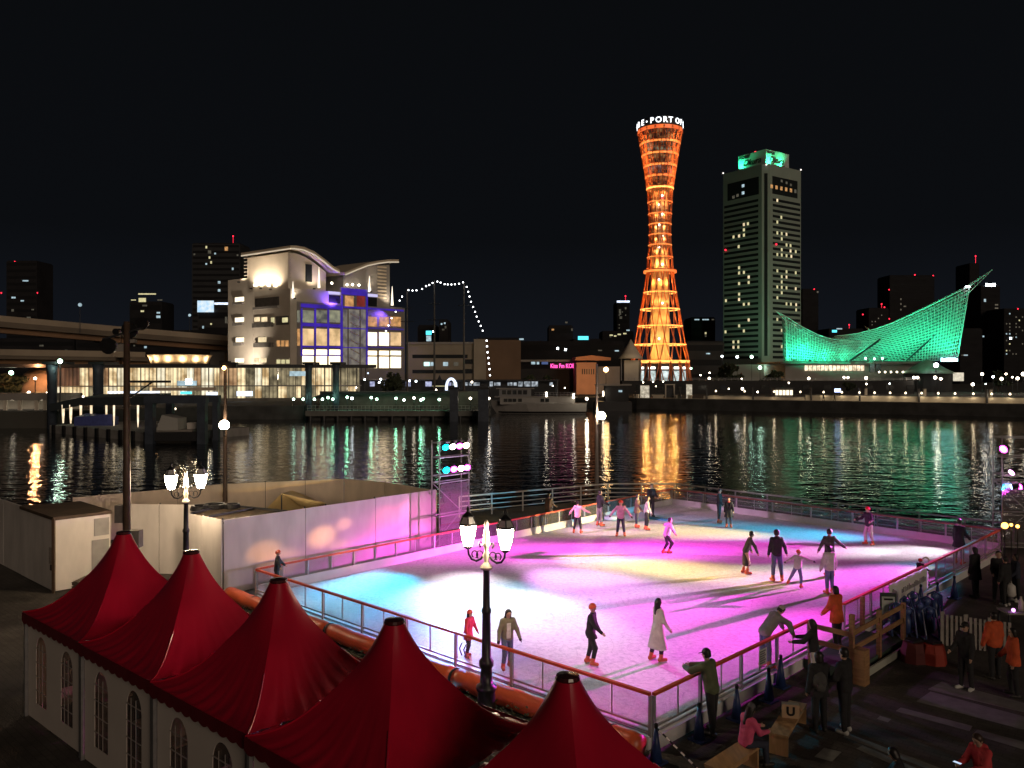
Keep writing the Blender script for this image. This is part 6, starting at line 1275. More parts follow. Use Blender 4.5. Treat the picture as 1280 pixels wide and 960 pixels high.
def stage_light(loc, tgt, col, label, beams, s_=22, rr_=.15, group='stage lights', white=False):
    loc = Vector(loc); t_ = thing('stage_light', label, 'stage light', loc, group=group); d = (Vector(tgt) - loc).normalized()
    M = Matrix.Translation(loc) @ d.to_track_quat('Z', 'Y').to_matrix().to_4x4()
    mb = MB(); mb.lathe([(.07, -.30), (.10, -.28), (rr_, -.12), (rr_ + .015, -.012), (rr_ + .015, -.002)], n=14); place(mb, M).build('housing', M_BLACK, t_)
    mb = MB(); mb.lathe([(rr_ * .98, .0), (rr_ * .9, .03), (.02, .045)], n=14); place(mb, M).build('lens', emit('stage_lens_%.2f_%.2f_%.2f' % tuple(col), col, s_), t_)
    mb = MB(); mb.tube([loc + Vector((.0, .03, .25)), loc + Vector((0, .05, .02))], .02, 6); mb.build('yoke', M_DSTEEL, t_)
    for (px, py, E, c_, ang, *bl_) in beams: spot_E(loc + d * .10, G(px, py, .3) if py is not None else px, E, c_, ang, t_, *(bl_ or ()))
    return t_
ubc = (RC - RB).normalized(); nout = Vector((-ubc.y, ubc.x))
P1 = Vector((-2.55, 35.55)); rig1, Q1 = truss_tower('light_tower', 'steel light tower with two rows of coloured lights left of the ice', P1, ubc, 1.75, .5, 5.0)
MAG, WHT, CYA, WRM, LAV = (1, .05, .74), (1, .80, .92), (.0, .72, 1), (1, .72, .34), (.62, .55, 1)
rowU = [(-.62, CYA, 'cyan'), (-.20, (1, .93, .82), 'white'), (.20, MAG, 'magenta'), (.60, (1, .78, .5), 'warm white')]
rowL = [(-.58, CYA, 'cyan'), (-.14, MAG, 'magenta'), (.30, (1, .70, .4), 'amber'), (.66, MAG, 'magenta')]
# beam: where it lands (px, py), irradiance there, colour, cone angle, softness
bU = [[(410, 730, 1.47, (0, 0.66, 1), 32, .95), (452, 742, 4.1, (0, 0.62, 1), 32, .95)],
      [(410, 730, 0.97, (0.62, 0.5, 1), 32, .95), (600, 720, 2.43, (1, 0.45, 0.85), 8, .95), (690, 770, 2.46, (1, 0.86, 0.92), 20, .95), (700, 712, 1.07, (1, 0.45, 0.85), 32, .95), (800, 655, 1.35, (1, 0.45, 0.85), 32, .95)],
      [(760, 740, 1.52, (1, 0.05, 0.74), 32, .95), (650, 675, 2.67, (1, 0.05, 0.74), 8, .95), (900, 685, 1.67, (1, 0.05, 0.74), 32, .95)],
      [(760, 740, 1.73, (0.62, 0.5, 1), 32, .95), (780, 706, 0.63, (1, 0.86, 0.92), 32, .95), (780, 706, 1.47, (1, 0.62, 0.16), 32, .95), (830, 710, 2.16, (1, 0.62, 0.16), 20, .95), (890, 715, 1.05, (1, 0.62, 0.16), 20, .95), (580, 745, 1.61, (1, 0.86, 0.92), 32, .95)]]
bL = [[(520, 790, 1.27, (0.15, 0.35, 1), 32, .95), (720, 790, 0.55, (0, 0.66, 1), 32, .95)],
      [],
      [],
      []]
for i, (a, cl, nm) in enumerate(rowU): stage_light(Q1(a, -.12, 4.72), G(640, 735, .3), cl, '%s stage light in the upper row of the left light tower' % nm, bU[i])
for i, (a, cl, nm) in enumerate(rowL): stage_light(Q1(a, -.12, 3.72), G(640, 735, .3), cl, '%s light %sin the lower row of the left light tower' % (nm, 'next to the cyan one ' if i == 1 else ('at the right end ' if i == 3 else '')), bL[i])
P2 = Vector((22.35, 35.3)); urd = (RD - RC).normalized()
rig2, Q2 = truss_tower('light_tower', 'steel light tower with magenta lights at the right edge', P2, Vector((1, -.15)).normalized(), 1.5, .9, 5.2)
stage_light(Q2(-.80, -.25, 4.62), G(960, 730, .3), MAG, 'big glaring magenta stage light on top of the right light tower', [(720, 790, 1.39, (1, 0.05, 0.74), 13, .95), (860, 830, 2.03, (1, 0.05, 0.74), 13, .95), (690, 690, 3.59, (1, 0.05, 0.74), 13, .95), (690, 690, 0.83, (1, 0.05, 0.74), 20, .95), (900, 685, 0.86, (1, 0.05, 0.74), 32, .95), (960, 735, 1.17, (1, 0.05, 0.74), 20, .95), (1050, 740, 0.96, (1, 0.05, 0.74), 32, .95), (1100, 720, 1.67, (1, 0.05, 0.74), 20, .95)], 14, .17)
stage_light(Q2(-.45, -.2, 3.60), G(1130, 690, .3), (1, .35, .9), 'pink white stage light in the middle of the right light tower', [(760, 740, 0.53, (1, 0.86, 0.92), 20, .95), (720, 658, 1.22, (1, 0.62, 0.16), 20, .95), (1060, 690, 1.85, (1, 0.86, 0.92), 20, .95), (1140, 690, 3.21, (1, 0.86, 0.92), 32, .95), (1150, 712, 2.11, (1, 0.62, 0.16), 8, .95)], 12, .14)
stage_light(Q2(-.45, -.2, 2.98), G(900, 655, .3), (.35, .45, 1), 'blue stage light low on the right light tower', [(870, 660, 0.88, (0, 0.66, 1), 32, .95), (1050, 740, 0.38, (0, 0.66, 1), 32, .95), (1040, 665, 0.63, (0.15, 0.35, 1), 32, .95), (1212, 690, 3.48, (0, 0.66, 1), 8, .95)], 9, .12)
stage_light(Q2(-.10, -.2, 2.98), G(880, 700, .3), MAG, 'magenta stage light beside the blue one on the right light tower', [(1040, 665, 0.82, (1, 0.05, 0.74), 32, .95)], 9, .12)
# small patterned beams crossing to the hoarding
HF = Face((-10.3, 28.7), (-3.4, 36.0)); gob = thing('pattern_projector', 'small amber pattern projector under the lights of the right tower', 'projector', Q2(.3, -.2, 3.75), group='stage lights')
mb = MB(); mb.box(Q2(.3, -.2, 3.75), (.26, .3, .22)); mb.build('housing', M_BLACK, gob); mb = MB(); mb.ball(Q2(.18, -.36, 3.75), .05, 8); mb.build('lens', emit('projector_lens', (1, .5, .25), 5), gob)
for px, py, E, cl, ang in ((330, 690, .55, (1, .42, .14), 2.0), (403, 671, .9, (1, .46, .15), 2.1), (430, 655, .5, (1, .4, .2), 1.3), (422, 686, .35, (1, .45, .2), 1.8), (482, 650, .45, (1, .12, .3), 3.2), (507, 640, .4, (1, .15, .35), 2.6), (470, 690, .4, (1, .15, .4), 2.4), (350, 705, .45, (1, .4, .2), 2.6), (520, 680, 1.1, (1, .12, .6), 5), (530, 640, .8, (1, .15, .6), 5)):
    p = HF.pt(px, py); l0 = Q2(.14, -.52, 3.75); dd = p - l0
    light('SPOT', l0, E * 4.5 * 4 * math.pi * dd.length_squared / .9, cl, gob, target=p, size=ang, blend=1.0, radius=.03, name='pattern_beam')
light('SPOT', Q2(-.5, -.4, 4.4), 11000, (.85, .62, 1), rig2, target=HF.pt(410, 680), size=26, blend=.9, radius=.1, name='stage_beam')
# amber lamps at the foot of the right tower
for k, (px, py, rr_, lab) in enumerate(((1256, 657, .13, 'glowing amber lamp at the left of a row under the right tower'), (1264, 656, .06, 'small amber bulb in the middle of the row under the right tower'), (1272, 658, .07, 'small amber bulb at the right of the row under the right tower'))):
    p = at(px, py, 33.6); t_ = thing('amber_lamp', lab, 'lamp', (p.x, p.y, 0), group='amber lamps'); mb = MB(); mb.tube([(p.x, p.y, 0), (p.x, p.y, p.z - rr_)], .02, 6); mb.build('stand', M_DSTEEL, t_)
    mb = MB(); mb.ball(p, rr_, 10); mb.build('lamp_globe', emit('amber_glass', (1, .42, .07), 9), t_, smooth=True)
M_PALE = mat('pale_lit_railing', (.58, .57, .55), .5, .1, var=.1, scale=5)  # paler copy of the railing steel; globe lamp light put into its tone
# ------------------------------------------------------------------ waterside railing
for lab, P in (('grey four bar railing by the water behind the light tower', [(-2.9, 44.2), (5.9, 49.3), (10.0, 49.3)]), ('grey four bar railing between the far barrier and the water', [(10.1, 49.2), (22.6, 36.2)])):
    r = thing('waterside_railing', lab, 'railing', (*P[0], 0))
    for a, c in zip(P, P[1:]):
        a, c = Vector(a), Vector(c); L = (c - a).length; u = (c - a) / L; k = round(L / 1.9)
        for z, th in ((1.14, .07), (.86, .045), (.60, .045), (.34, .045)):
            mb = MB(); mb.beam((*a, z), (*c, z), th); mb.build('bar', M_PALE if 'light tower' in lab else M_STEEL, r)
        for i in range(k + 1):
            p = a + u * (L * i / k); mb = MB(); mb.box((p.x, p.y, .56), (.07, .05, 1.12), math.atan2(u.y, u.x)); mb.build('post', M_PALE if 'light tower' in lab else M_STEEL, r)
# ------------------------------------------------------------------ plaza furniture on the right
def cone(px, py, label, h=.7):
    p = G(px, py, 0); t_ = thing('traffic_cone', label, 'traffic cone', (p.x, p.y, 0), group='blue traffic cones'); mc = mat('blue_cone_plastic', (.02, .04, .14), .45, var=.1, scale=6)
    mb = MB(); mb.lathe([(.13, .035), (.035, h)], (p.x, p.y, 0), 14); mb.build('cone_body', mc, t_, smooth=True); mb = MB(); mb.box((p.x, p.y, .018), (.36, .36, .035), .7); mb.build('base', mc, t_); mb = MB(); mb.lathe([(.03, h), (.045, h + .02), (.045, h + .09), (.02, h + .11)], (p.x, p.y, 0), 8); mb.build('cap', M_BLACK, t_)
    return p
c1 = cone(820, 953, 'nearest blue cone at the corner of the rink'); cone(874, 925, 'blue cone just left of the man in the cap'); cone(921, 899, 'blue cone right of the man in the cap'); cone(961, 876, 'blue cone beneath the paper notice'); cone(976, 858, 'small looking blue cone behind the one under the notice'); cone(1151, 760, 'blue cone under the left part of the banner'); cone(1172, 757, 'blue cone under the right end of the banner'); cone(1193, 748, 'blue cone farthest along the plaza barrier')
r = thing('barrier_bar', 'black and white striped bar sloping from the nearest cone', 'barrier bar', (c1.x, c1.y, 0)); a, c = Vector((c1.x, c1.y, .72)), G(886, 975, .35)
for k in range(14):
    mb = MB(); mb.tube([a.lerp(c, k / 14), a.lerp(c, (k + 1) / 14)], .02, 6); mb.build('stripe', M_WHITE if k % 2 else M_BLACK, r)
mb = MB(); mb.tube([(c.x, c.y, 0), (c.x, c.y, .5)], .05, 8); mb.build('stand', M_BLACK, r)
def bench(A, B_, w_, label):
    A, B_ = Vector(A), Vector(B_); u = (B_ - A).normalized(); ang = math.atan2(u.y, u.x); m = (A + B_) / 2; L = (B_ - A).length; r = thing('wooden_bench', label, 'bench', (m.x, m.y, 0), group='plywood benches')
    mb = MB(); mb.box((m.x, m.y, .42), (L, w_, .05), ang); mb.build('seat', M_WOODP, r)
    for p in (A + u * .05, B_ - u * .05): mb = MB(); mb.box((p.x, p.y, .195), (.05, w_ - .02, .39), ang); mb.build('leg', M_WOODP, r)
    mb = MB(); mb.box((m.x, m.y, .22), (L - .16, .03, .14), ang); mb.build('stretcher', M_WOODP, r)
bench((5.55, 16.75), (6.55, 18.4), .40, 'plywood bench with a card marked U standing on it'); bench((3.85, 15.35), (4.85, 16.35), .42, 'plywood bench beside the woman in the pink jacket')
t_ = thing('paper_bag', 'tan card box marked with a letter U on the plywood bench', 'box', (6.1, 17.6, .445)); cb = MB(); cb.box((6.1, 17.6, .59), (.36, .16, .29), -.25); cb.build('box_body', mat('tan_card', (.52, .36, .22), .7), t_)
place(text_mesh('U', .26, .003, bold=.012), Matrix.Translation((6.1 - math.sin(.25) * .083, 17.6 - math.cos(.25) * .083, .585)) @ Matrix.Rotation(-.25, 4, 'Z') @ Matrix.Rotation(R(90), 4, 'X')).build('letter', M_BLACK, t_)
# timber ramp at the gate
r = thing('timber_ramp', 'timber entrance platform with guard rails at the rink gate', 'ramp', (9.4, 22.4, 0)); i0, i1, o0, o1 = WR(LR * .265, 0, .16).xy, WR(LR * .405, 0, .16).xy, WR(LR * .265, 0, 1.45).xy, WR(LR * .405, 0, 1.45).xy
mb = MB(); mb.prism(pl(i0, i1, o1, o0), .02, .29); mb.build('deck', mat('green_deck_mat', (.05, .085, .065), .85, var=.2, scale=2), r)
def trail(a, c, zs):
    for z in zs: mb = MB(); mb.beam((a.x, a.y, z), (c.x, c.y, z), .04, .13); mb.build('rail', M_WOOD, r)
for p, h_ in ((o0, 1.75), (o0.lerp(i0, .85), 1.35), (o1, 1.35), (o0.lerp(o1, .5), 1.5), (o1.lerp(i1, .9), 1.3)):
    mb = MB(); mb.box((p.x, p.y, h_ / 2), (.11, .11, h_), .77); mb.build('post', M_WOOD, r)
trail(o0.lerp(i0, .85), o0, (1.22, .82)); trail(o0, o1, (1.25, .85))
mb = MB(); a, c = o0 + Vector((.12, -.12)), o1 + Vector((.12, -.12)); mb.beam((a.x, a.y, .14), (c.x, c.y, .14), .05, .2); mb.build('kick_plank', mat('pale_plank', (.4, .42, .36), .7), r)
mb = MB(); p = o0 + Vector((.2, -.1)); mb.box((p.x, p.y, .45), (.3, .3, .9), .77); mb.build('ticket_box', M_WOOD, r)
# standing sign, skating aids, fence, sacks
p = WR(LR * .455, 0, .55); r = thing('standing_sign', 'dark framed standing sign by the rink gate', 'sign', (p.x, p.y, 0))
mb = MB(); mb.box((p.x, p.y, .82), (.46, .05, .78), -.12); mb.build('frame', mat('dark_green_frame', (.03, .05, .04), .5), r); mb = MB(); mb.box((p.x + .0, p.y - .03, .78), (.38, .012, .64), -.12); mb.build('poster', mat('pale_green_poster', (.42, .50, .45), .5, var=.08, scale=8), r)
mb = MB(); mb.box((p.x, p.y - .04, 1.02), (.26, .008, .06), -.12); mb.build('print', M_BLACK, r)
for s_ in (-.18, .18): mb = MB(); mb.beam((p.x + s_, p.y, 0), (p.x + s_, p.y, .45), .035); mb.build('leg', M_DSTEEL, r)
spots = [(1120, 792), (1130, 783), (1140, 776), (1133, 797), (1146, 790), (1158, 783), (1168, 776), (1160, 797)]
AL = ['nearest the standing sign', 'behind the front row beside the sign', 'at the back under the banner', 'at the front next to the sign', 'in the middle of the cluster', 'right of the middle of the cluster', 'at the right end of the back row', 'at the front right by the red sack']
M_AID = mat('blue_aid_plastic', (.03, .055, .17), .4, var=.15, scale=4)
for i, (px, py) in enumerate(spots):
    p = G(px, py, 0); r = thing('skating_aid', 'blue and white skating support ' + AL[i], 'skating aid', (p.x, p.y, 0), random.uniform(-.5, .5), group='skating supports beside the gate')
    mb = MB()
    for s_ in (-.2, .2): mb.tube([(s_, .32, .03), (s_, -.32, .03), (s_, -.3, .15), (s_, -.05, .85)], .03, 6)
    mb.tube([(-.2, -.05, .85), (0, -.02, .95), (.2, -.05, .85)], .03, 6); mb.build('frame', M_AID, r, local=True)
    mb = MB(); mb.lathe([(.05, .1), (.16, .2), (.15, .5), (.08, .72)], n=10); mb.build('body', M_AID, r, local=True, smooth=True)
    mb = MB(); mb.ball((0, -.08, .82), .12, 8, (1, 1, .9)); mb.build('head', mat('aid_head_plastic', (.07, .11, .28), .4), r, local=True, smooth=True)
r = thing('picket_fence', 'low white picket fence behind the staff in orange', 'fence', G(1180, 815, 0)); a, c = G(1178, 806, 0), G(1262, 818, 0)
for k in range(15):
    p = a.lerp(c, k / 14); mb = MB(); mb.box((p.x, p.y, .45), (.075 if k % 5 else .12, .03, .9 if k % 5 else 1.05)); mb.build('picket' if k % 5 else 'post', mat('dim_white_paint', (.30, .28, .26), .7, var=.15, scale=6), r)  # white toned down to carry the dim light on the fence
for z in (.25, .75): mb = MB(); mb.beam((a.x, a.y + .04, z), (c.x, c.y + .04, z), .03, .07); mb.build('rail', MATS['dim_white_paint'], r)
for px, py, lab in ((1166, 828, 'red draped crate beside the skating supports'), (1142, 826, 'darker red crate left of the red draped one')):
    p = G(px, py, 0); r = thing('draped_crate', lab, 'crate', (p.x, p.y, 0)); mb = MB(); mb.lathe([(.36, 0), (.33, .3), (.27, .52), (.25, .54)], (p.x, p.y, 0), 8, ph=.5); mb.build('cloth', mat('red_cloth' + lab[:4].strip(), (.42, .05, .03) if 'darker' not in lab else (.16, .03, .03), .7), r)
    mb = MB(); mb.box((p.x, p.y, .57), (.36, .3, .05), .4); mb.build('lid', M_DSTEEL, r)
p = G(1272, 800, 0); r = thing('service_table', 'dark service table with a white bottle at the right edge', 'table', (p.x, p.y, 0)); mb = MB(); mb.box((p.x, p.y, .86), (.9, .6, .05)); mb.build('tabletop', M_GREY, r)
for sx_ in (-.4, .4):
    for sy_ in (-.25, .25): mb = MB(); mb.beam((p.x + sx_, p.y + sy_, 0), (p.x + sx_, p.y + sy_, .84), .05); mb.build('leg', M_DSTEEL, r)
mb = MB(); mb.lathe([(.07, .885), (.07, 1.15), (.03, 1.24), (.03, 1.3)], (p.x + .1, p.y, 0), 10); tag(mb.build('bottle', M_CREAM, smooth=True), 'white bottle standing on the service table', 'bottle')
mb = MB(); mb.ball((p.x - .25, p.y - .2, .95), .055, 8); tag(mb.build('table_lamp', emit('violet_lamp', (.8, .3, 1), 4)), 'small violet lamp on the service table', 'lamp')
# pale mats and worn lines on the dark paving
def gsheet(name, pts, z, m, label=None, cat=None):
    w_ = [G(px, py, 0) for px, py in pts]; mb = MB(); mb.prism([(q.x, q.y) for q in w_], .0005, z); o = mb.build(name, m)
    return o
M_MAT = mat('grey_floor_mat', (.20, .19, .20), .9, var=.2, scale=3); M_LINE = mat('worn_line', (.20, .20, .185), .9, var=.35, scale=2)
for i, pts in enumerate([[(1178, 852), (1290, 882), (1290, 893), (1160, 862)], [(1163, 865), (1290, 899), (1290, 915), (1146, 877)], [(1126, 885), (1215, 908), (1212, 914), (1120, 889)]]):
    tag(gsheet('floor_mat', pts, .012, M_MAT), ['upper grey floor mat beneath the feet of the staff', 'wide grey floor mat in front of the staff', 'narrow grey floor strip below the mats'][i], 'floor mat')
for i, pts in enumerate([[(1060, 917), (1180, 962), (1172, 966), (1054, 921)], [(1078, 932), (1150, 962), (1140, 966), (1070, 936)], [(1222, 912), (1290, 930), (1290, 940), (1216, 918)], [(1100, 895), (1114, 899), (1110, 903), (1096, 899)], [(1030, 935), (1052, 940), (1040, 952), (1018, 946)]]):
    struct(gsheet('paving_line', pts, .004, M_LINE))
# ------------------------------------------------------------------ people
def surface_nets(Fv, org, h):
    ins = Fv < 0; nx, ny, nz = Fv.shape
    cs = [(i, j, k) for i in (0, 1) for j in (0, 1) for k in (0, 1)]
    sub = lambda A, o: A[o[0]:nx - 1 + o[0], o[1]:ny - 1 + o[1], o[2]:nz - 1 + o[2]]
    cnt = sum(sub(ins, o).astype(np.int8) for o in cs); mask = (cnt > 0) & (cnt < 8)
    acc = np.zeros(mask.shape + (3,)); num = np.zeros(mask.shape)
    for a in cs:
        for ax in range(3):
            if a[ax]: continue
            b_ = list(a); b_[ax] = 1; fa, fb = sub(Fv, a), sub(Fv, b_); cr_ = (fa < 0) != (fb < 0)
            den = np.where(cr_, fa - fb, 1.0); tt = np.where(cr_, fa / den, 0)
            for d in range(3): acc[..., d] += np.where(cr_, a[d] + (tt if d == ax else 0), 0)
            num += cr_
    idx = -np.ones(mask.shape, int); w_ = np.argwhere(mask); idx[mask] = np.arange(len(w_))
    V = (w_ + acc[mask] / num[mask][:, None]) * h + org; Q = []
    for ax in range(3):
        u_, v_ = (ax + 1) % 3, (ax + 2) % 3; sh = [slice(1, n_ - 1) for n_ in (nx, ny, nz)]; s1 = list(sh); sh[ax] = slice(0, (nx, ny, nz)[ax] - 1); s1[ax] = slice(1, (nx, ny, nz)[ax])
        A, B_ = ins[tuple(sh)], ins[tuple(s1)]; e = np.argwhere(A != B_)
        if not len(e): continue
        sg = A[A != B_]; off = np.array([1, 1, 1]); off[ax] = 0; base = e + off
        def cell(du, dv):
            q = base.copy(); q[:, u_] -= du; q[:, v_] -= dv; return idx[q[:, 0], q[:, 1], q[:, 2]]
        f = np.stack([cell(1, 1), cell(0, 1), cell(0, 0), cell(1, 0)], 1); f[~sg] = f[~sg][:, ::-1]; Q.append(f)
    return V, np.concatenate(Q)
def sdf_mesh(prims, vox, k=.018, cuts=()):
    P0 = np.array([min(min(p[0][d], p[1][d]) - max(p[2], p[3]) for p in prims) for d in range(3)]) - vox * 2.5
    P1 = np.array([max(max(p[0][d], p[1][d]) + max(p[2], p[3]) for p in prims) for d in range(3)]) + vox * 2.5
    n_ = np.ceil((P1 - P0) / vox).astype(int) + 1
    g = np.stack(np.meshgrid(*[P0[d] + vox * np.arange(n_[d]) for d in range(3)], indexing='ij'), -1)
    D_ = np.full(g.shape[:3], 9.0)
    for a, b_, ra, rb in prims:
        a, b_ = np.array(a), np.array(b_); ab = b_ - a; L2 = max(ab @ ab, 1e-9); t_ = np.clip(((g - a) @ ab) / L2, 0, 1)
        d = np.linalg.norm(g - a - t_[..., None] * ab, axis=-1) - (ra + (rb - ra) * t_)
        hh = np.clip(.5 + .5 * (D_ - d) / k, 0, 1); D_ = D_ * (1 - hh) + d * hh - k * hh * (1 - hh)
    for pt, nr in cuts: D_ = np.maximum(D_, (g - np.array(pt)) @ np.array(nr))
    return surface_nets(D_, P0, vox)
SK = mat('skin', (.52, .33, .24), .5); M_EYE = mat('eye', (.02, .015, .015), .3); M_LIP = mat('lips', (.40, .16, .14), .5)
HAIR = mat('black_hair', (.016, .013, .012), .45); HAIRB = mat('brown_hair', (.05, .028, .018), .45)
def cloth(nm, c): return mat('cloth_' + nm, c, .85, var=.18, scale=7, bump=.25, bscale=14)
M_SKATE = mat('orange_skate_boot', (.62, .12, .05), .4); M_BLADE = mat('skate_blade', (.6, .6, .62), .25, 1.0); M_SHOE = mat('dark_shoe', (.03, .028, .026), .5); M_SHOEW = mat('white_trainer', (.6, .6, .58), .5)
def dirv(s, abd, flex):
    a, f = R(abd), R(flex); return Vector((s * math.sin(a), math.cos(a) * math.sin(f), -math.cos(a) * math.cos(f)))
STAND = dict(lean=2, aR=((10, 4), (6, 16)), aL=((10, -2), (6, 12)), lR=((3, 2), (2, -2)), lL=((3, -3), (2, -5)), head=0, turn=0)
def person(px, py, h, face, label, top, bot, pose=None, hair='short', haircol=None, hat=None, z0=0.0, skates=False, coat=None, skirt=None, gloves=None, puffy=1.0, group='people', vox=None, shoes=None, hood=None, shift=None, inner=None, scarf=None):
    Pz = dict(STAND); Pz.update(pose or {}); base = G(px, py, z0) if shift is None else Vector(shift)
    vox = vox or .021; fwd = lambda v: v
    ln = R(Pz['lean']); sp = Vector((0, math.sin(ln), math.cos(ln))); bk_ = Vector((0, -math.cos(ln), math.sin(ln)))
    th, sh, ua, fa = .245 * h, .235 * h, .168 * h, .148 * h
    J = {}
    J['hip'] = Vector((0, 0, 0)); J['sho'] = sp * (.285 * h); J['neck'] = sp * (.325 * h)
    hd = R(Pz['lean'] * .55 + Pz['head']); hu = Vector((0, math.sin(hd), math.cos(hd))); J['head'] = J['neck'] + hu * (.078 * h)
    tr = R(Pz['turn']); hf = Vector((math.sin(tr) * math.cos(hd), math.cos(tr) * math.cos(hd), -math.sin(hd))); hr = hf.cross(hu).normalized()
    for nm, s in (('R', 1), ('L', -1)):
        J['s' + nm] = J['sho'] + Vector((s * .092 * h, 0, 0)); a = Pz['a' + nm]; J['e' + nm] = J['s' + nm] + dirv(s, *a[0]) * ua; J['w' + nm] = J['e' + nm] + dirv(s, *a[1]) * fa; J['dw' + nm] = dirv(s, *a[1])
        J['h' + nm] = Vector((s * .05 * h, 0, -.01 * h)); l = Pz['l' + nm]; J['k' + nm] = J['h' + nm] + dirv(s, *l[0]) * th; J['a' + nm] = J['k' + nm] + dirv(s, *l[1]) * sh
        ft = Vector((s * .22, 1, 0)).normalized(); J['t' + nm] = J['a' + nm] + ft * (.085 * h) + Vector((0, 0, -.022 * h)); J['b' + nm] = J['a' + nm] - ft * (.02 * h) + Vector((0, 0, -.022 * h))
    low = min(J['aR'].z, J['aL'].z) - .047 * h - (.045 if skates else 0)
    for k_ in J:
        if not k_.startswith('dw'): J[k_] = J[k_] - Vector((0, 0, low))
    T = lambda v: tuple(v)
    torso = []
    for s in (-1, 1):
        x = Vector((s, 0, 0)); torso += [(T(J['hip'] + x * .034 * h), T(J['hip'] + sp * .15 * h + x * .036 * h), .058 * h, .052 * h), (T(J['hip'] + sp * .15 * h + x * .036 * h), T(J['sho'] - sp * .03 * h + x * .05 * h), .054 * h, .05 * h), (T(J['sho'] - sp * .02 * h + x * .03 * h), T(J['sho'] + x * .088 * h), .040 * h, .032 * h)]
    armsP = lambda ex: [q for nm in 'RL' for q in ((T(J['s' + nm]), T(J['e' + nm]), .031 * h + ex, .025 * h + ex), (T(J['e' + nm]), T(J['w' + nm]), .025 * h + ex, .018 * h + ex * .9))]
    legsP = lambda ex, lo=1.0: [q for nm in 'RL' for q in ((T(J['h' + nm]), T(J['k' + nm]), .050 * h + ex, .036 * h + ex), (T(J['k' + nm]), T(J['k' + nm].lerp(J['a' + nm], lo)), .036 * h + ex, .024 * h + ex))]
    feet = [(T(J['b' + nm]), T(J['t' + nm]), .026 * h, .021 * h) for nm in 'RL'] + [(T(J['a' + nm]), T(J['b' + nm]), .024 * h, .026 * h) for nm in 'RL']
    hc = J['head']; headP = [(T(hc - hu * .012 * h), T(hc + hu * .022 * h), .046 * h, .050 * h), (T(hc + hf * .006 * h - hu * .035 * h), T(hc + hf * .012 * h - hu * .04 * h), .034 * h, .026 * h), (T(J['neck'] - sp * .03 * h), T(hc - hu * .03 * h), .030 * h, .027 * h)]
    V, Fc = sdf_mesh(torso + armsP(0) + legsP(0) + feet + headP, vox * 1.15)
    mb = MB(); mb.add([Vector(v) for v in V], [tuple(map(int, f)) for f in Fc])
    # face, ears
    fp_ = hc + hf * .045 * h
    mb.tube([fp_ + hu * .012 * h, fp_ + hf * .014 * h - hu * .008 * h, fp_ - hu * .012 * h], [.004 * h, .008 * h, .006 * h], 6)
    for s in (-1, 1): mb.ball(hc + hr * s * .049 * h - hf * .002 * h, .011 * h, 6, (.6, 1, 1.4))
    mb.cur = 1
    for s in (-1, 1): mb.ball(hc + hf * .044 * h + hr * s * .018 * h + hu * .006 * h, .0055 * h, 6)
    mb.cur = 2; mb.ball(fp_ - hu * .026 * h - hf * .004 * h, .009 * h, 6, (1.3, .5, .4)); mb.cur = 3 if gloves else 0
    # hands: palm, four unequal fingers, thumb
    for nm, s in (('R', 1), ('L', -1)):
        d = J['dw' + nm]; w0 = J['w' + nm]; q = Vector((0, 1, 0)) if abs(d.y) < .8 else Vector((0, 0, 1)); q = (q - d * q.dot(d)).normalized(); n_ = d.cross(q) * s; hl = .105 * h / 1.75 * 1.7 * .5
        gs = 1.25 if gloves else 1.0
        mb.tube([w0 - d * .01, w0 + d * hl * .30, w0 + d * hl * .95], [.017 * h * gs, .021 * h * gs, .019 * h * gs], 8)
        for k_, (o_, l_) in enumerate(((-.016, .78), (-.005, .92), (.006, .86), (.016, .66))):
            p0 = w0 + d * hl * .85 + q * (-o_ * h * .9); b1 = p0 + d * hl * .42 * l_ + n_ * .004; b2 = b1 + (d * .8 - n_ * .55 * 1).normalized() * hl * .36 * l_; mb.tube([p0, b1, b2], [.0058 * h * gs, .0054 * h * gs, .004 * h * gs], 5)
        p0 = w0 + d * hl * .30 + q * .014 * h; b1 = p0 + (q * .75 + d * .65).normalized() * hl * .38; mb.tube([p0, b1, b1 + (d * .9 + q * .2).normalized() * hl * .32], [.0068 * h * gs, .006 * h * gs, .0045 * h * gs], 5)
    Mw = Matrix.Translation(base) @ Matrix.Rotation(-R(face), 4, 'Z')
    me_mats = [SK, M_EYE, M_LIP, gloves or SK]
    o = mb.build('person', me_mats, smooth=True); o.location = base; o.rotation_euler = (0, 0, -R(face)); WM[o.name] = Mw
    tag(o, label, 'person', group)
    def layer(nm, prims, m, k=.02, cuts=(), vx=None):
        V, Fc = sdf_mesh(prims, vx or vox, k, cuts); q = MB(); q.add([Vector(v) for v in V], [tuple(map(int, f)) for f in Fc]); return q.build(nm, m, o, local=True, smooth=True)
    ex = .013 * h * puffy
    tor = [(a, b_, ra + ex, rb + ex) for a, b_, ra, rb in torso]
    tp_ = tor + armsP(ex * .9)
    if coat:                                 # coat hem length below the hip, as a share of the height
        for s in (-1, 1):
            lg = J['kR' if s > 0 else 'kL'] - J['hip']; lg = Vector((s * .03 * h + lg.x * .4, lg.y * .5, -1)); lg.z = 0; dn = Vector((lg.x, lg.y, -coat * h))
            tp_.append((T(J['hip'] + Vector((s * .03 * h, 0, 0))), T(J['hip'] + dn), .066 * h + ex, (.07 + coat * .16) * h))
    if hood: tp_.append((T(J['neck'] - sp * .01 * h + bk_ * .035 * h - Vector((.03 * h, 0, 0))), T(J['neck'] - sp * .01 * h + bk_ * .035 * h + Vector((.03 * h, 0, 0))), .036 * h, .036 * h))
    tp_.append((T(J['neck'] - sp * .035 * h), T(J['neck'] - sp * .005 * h), .042 * h, .036 * h))
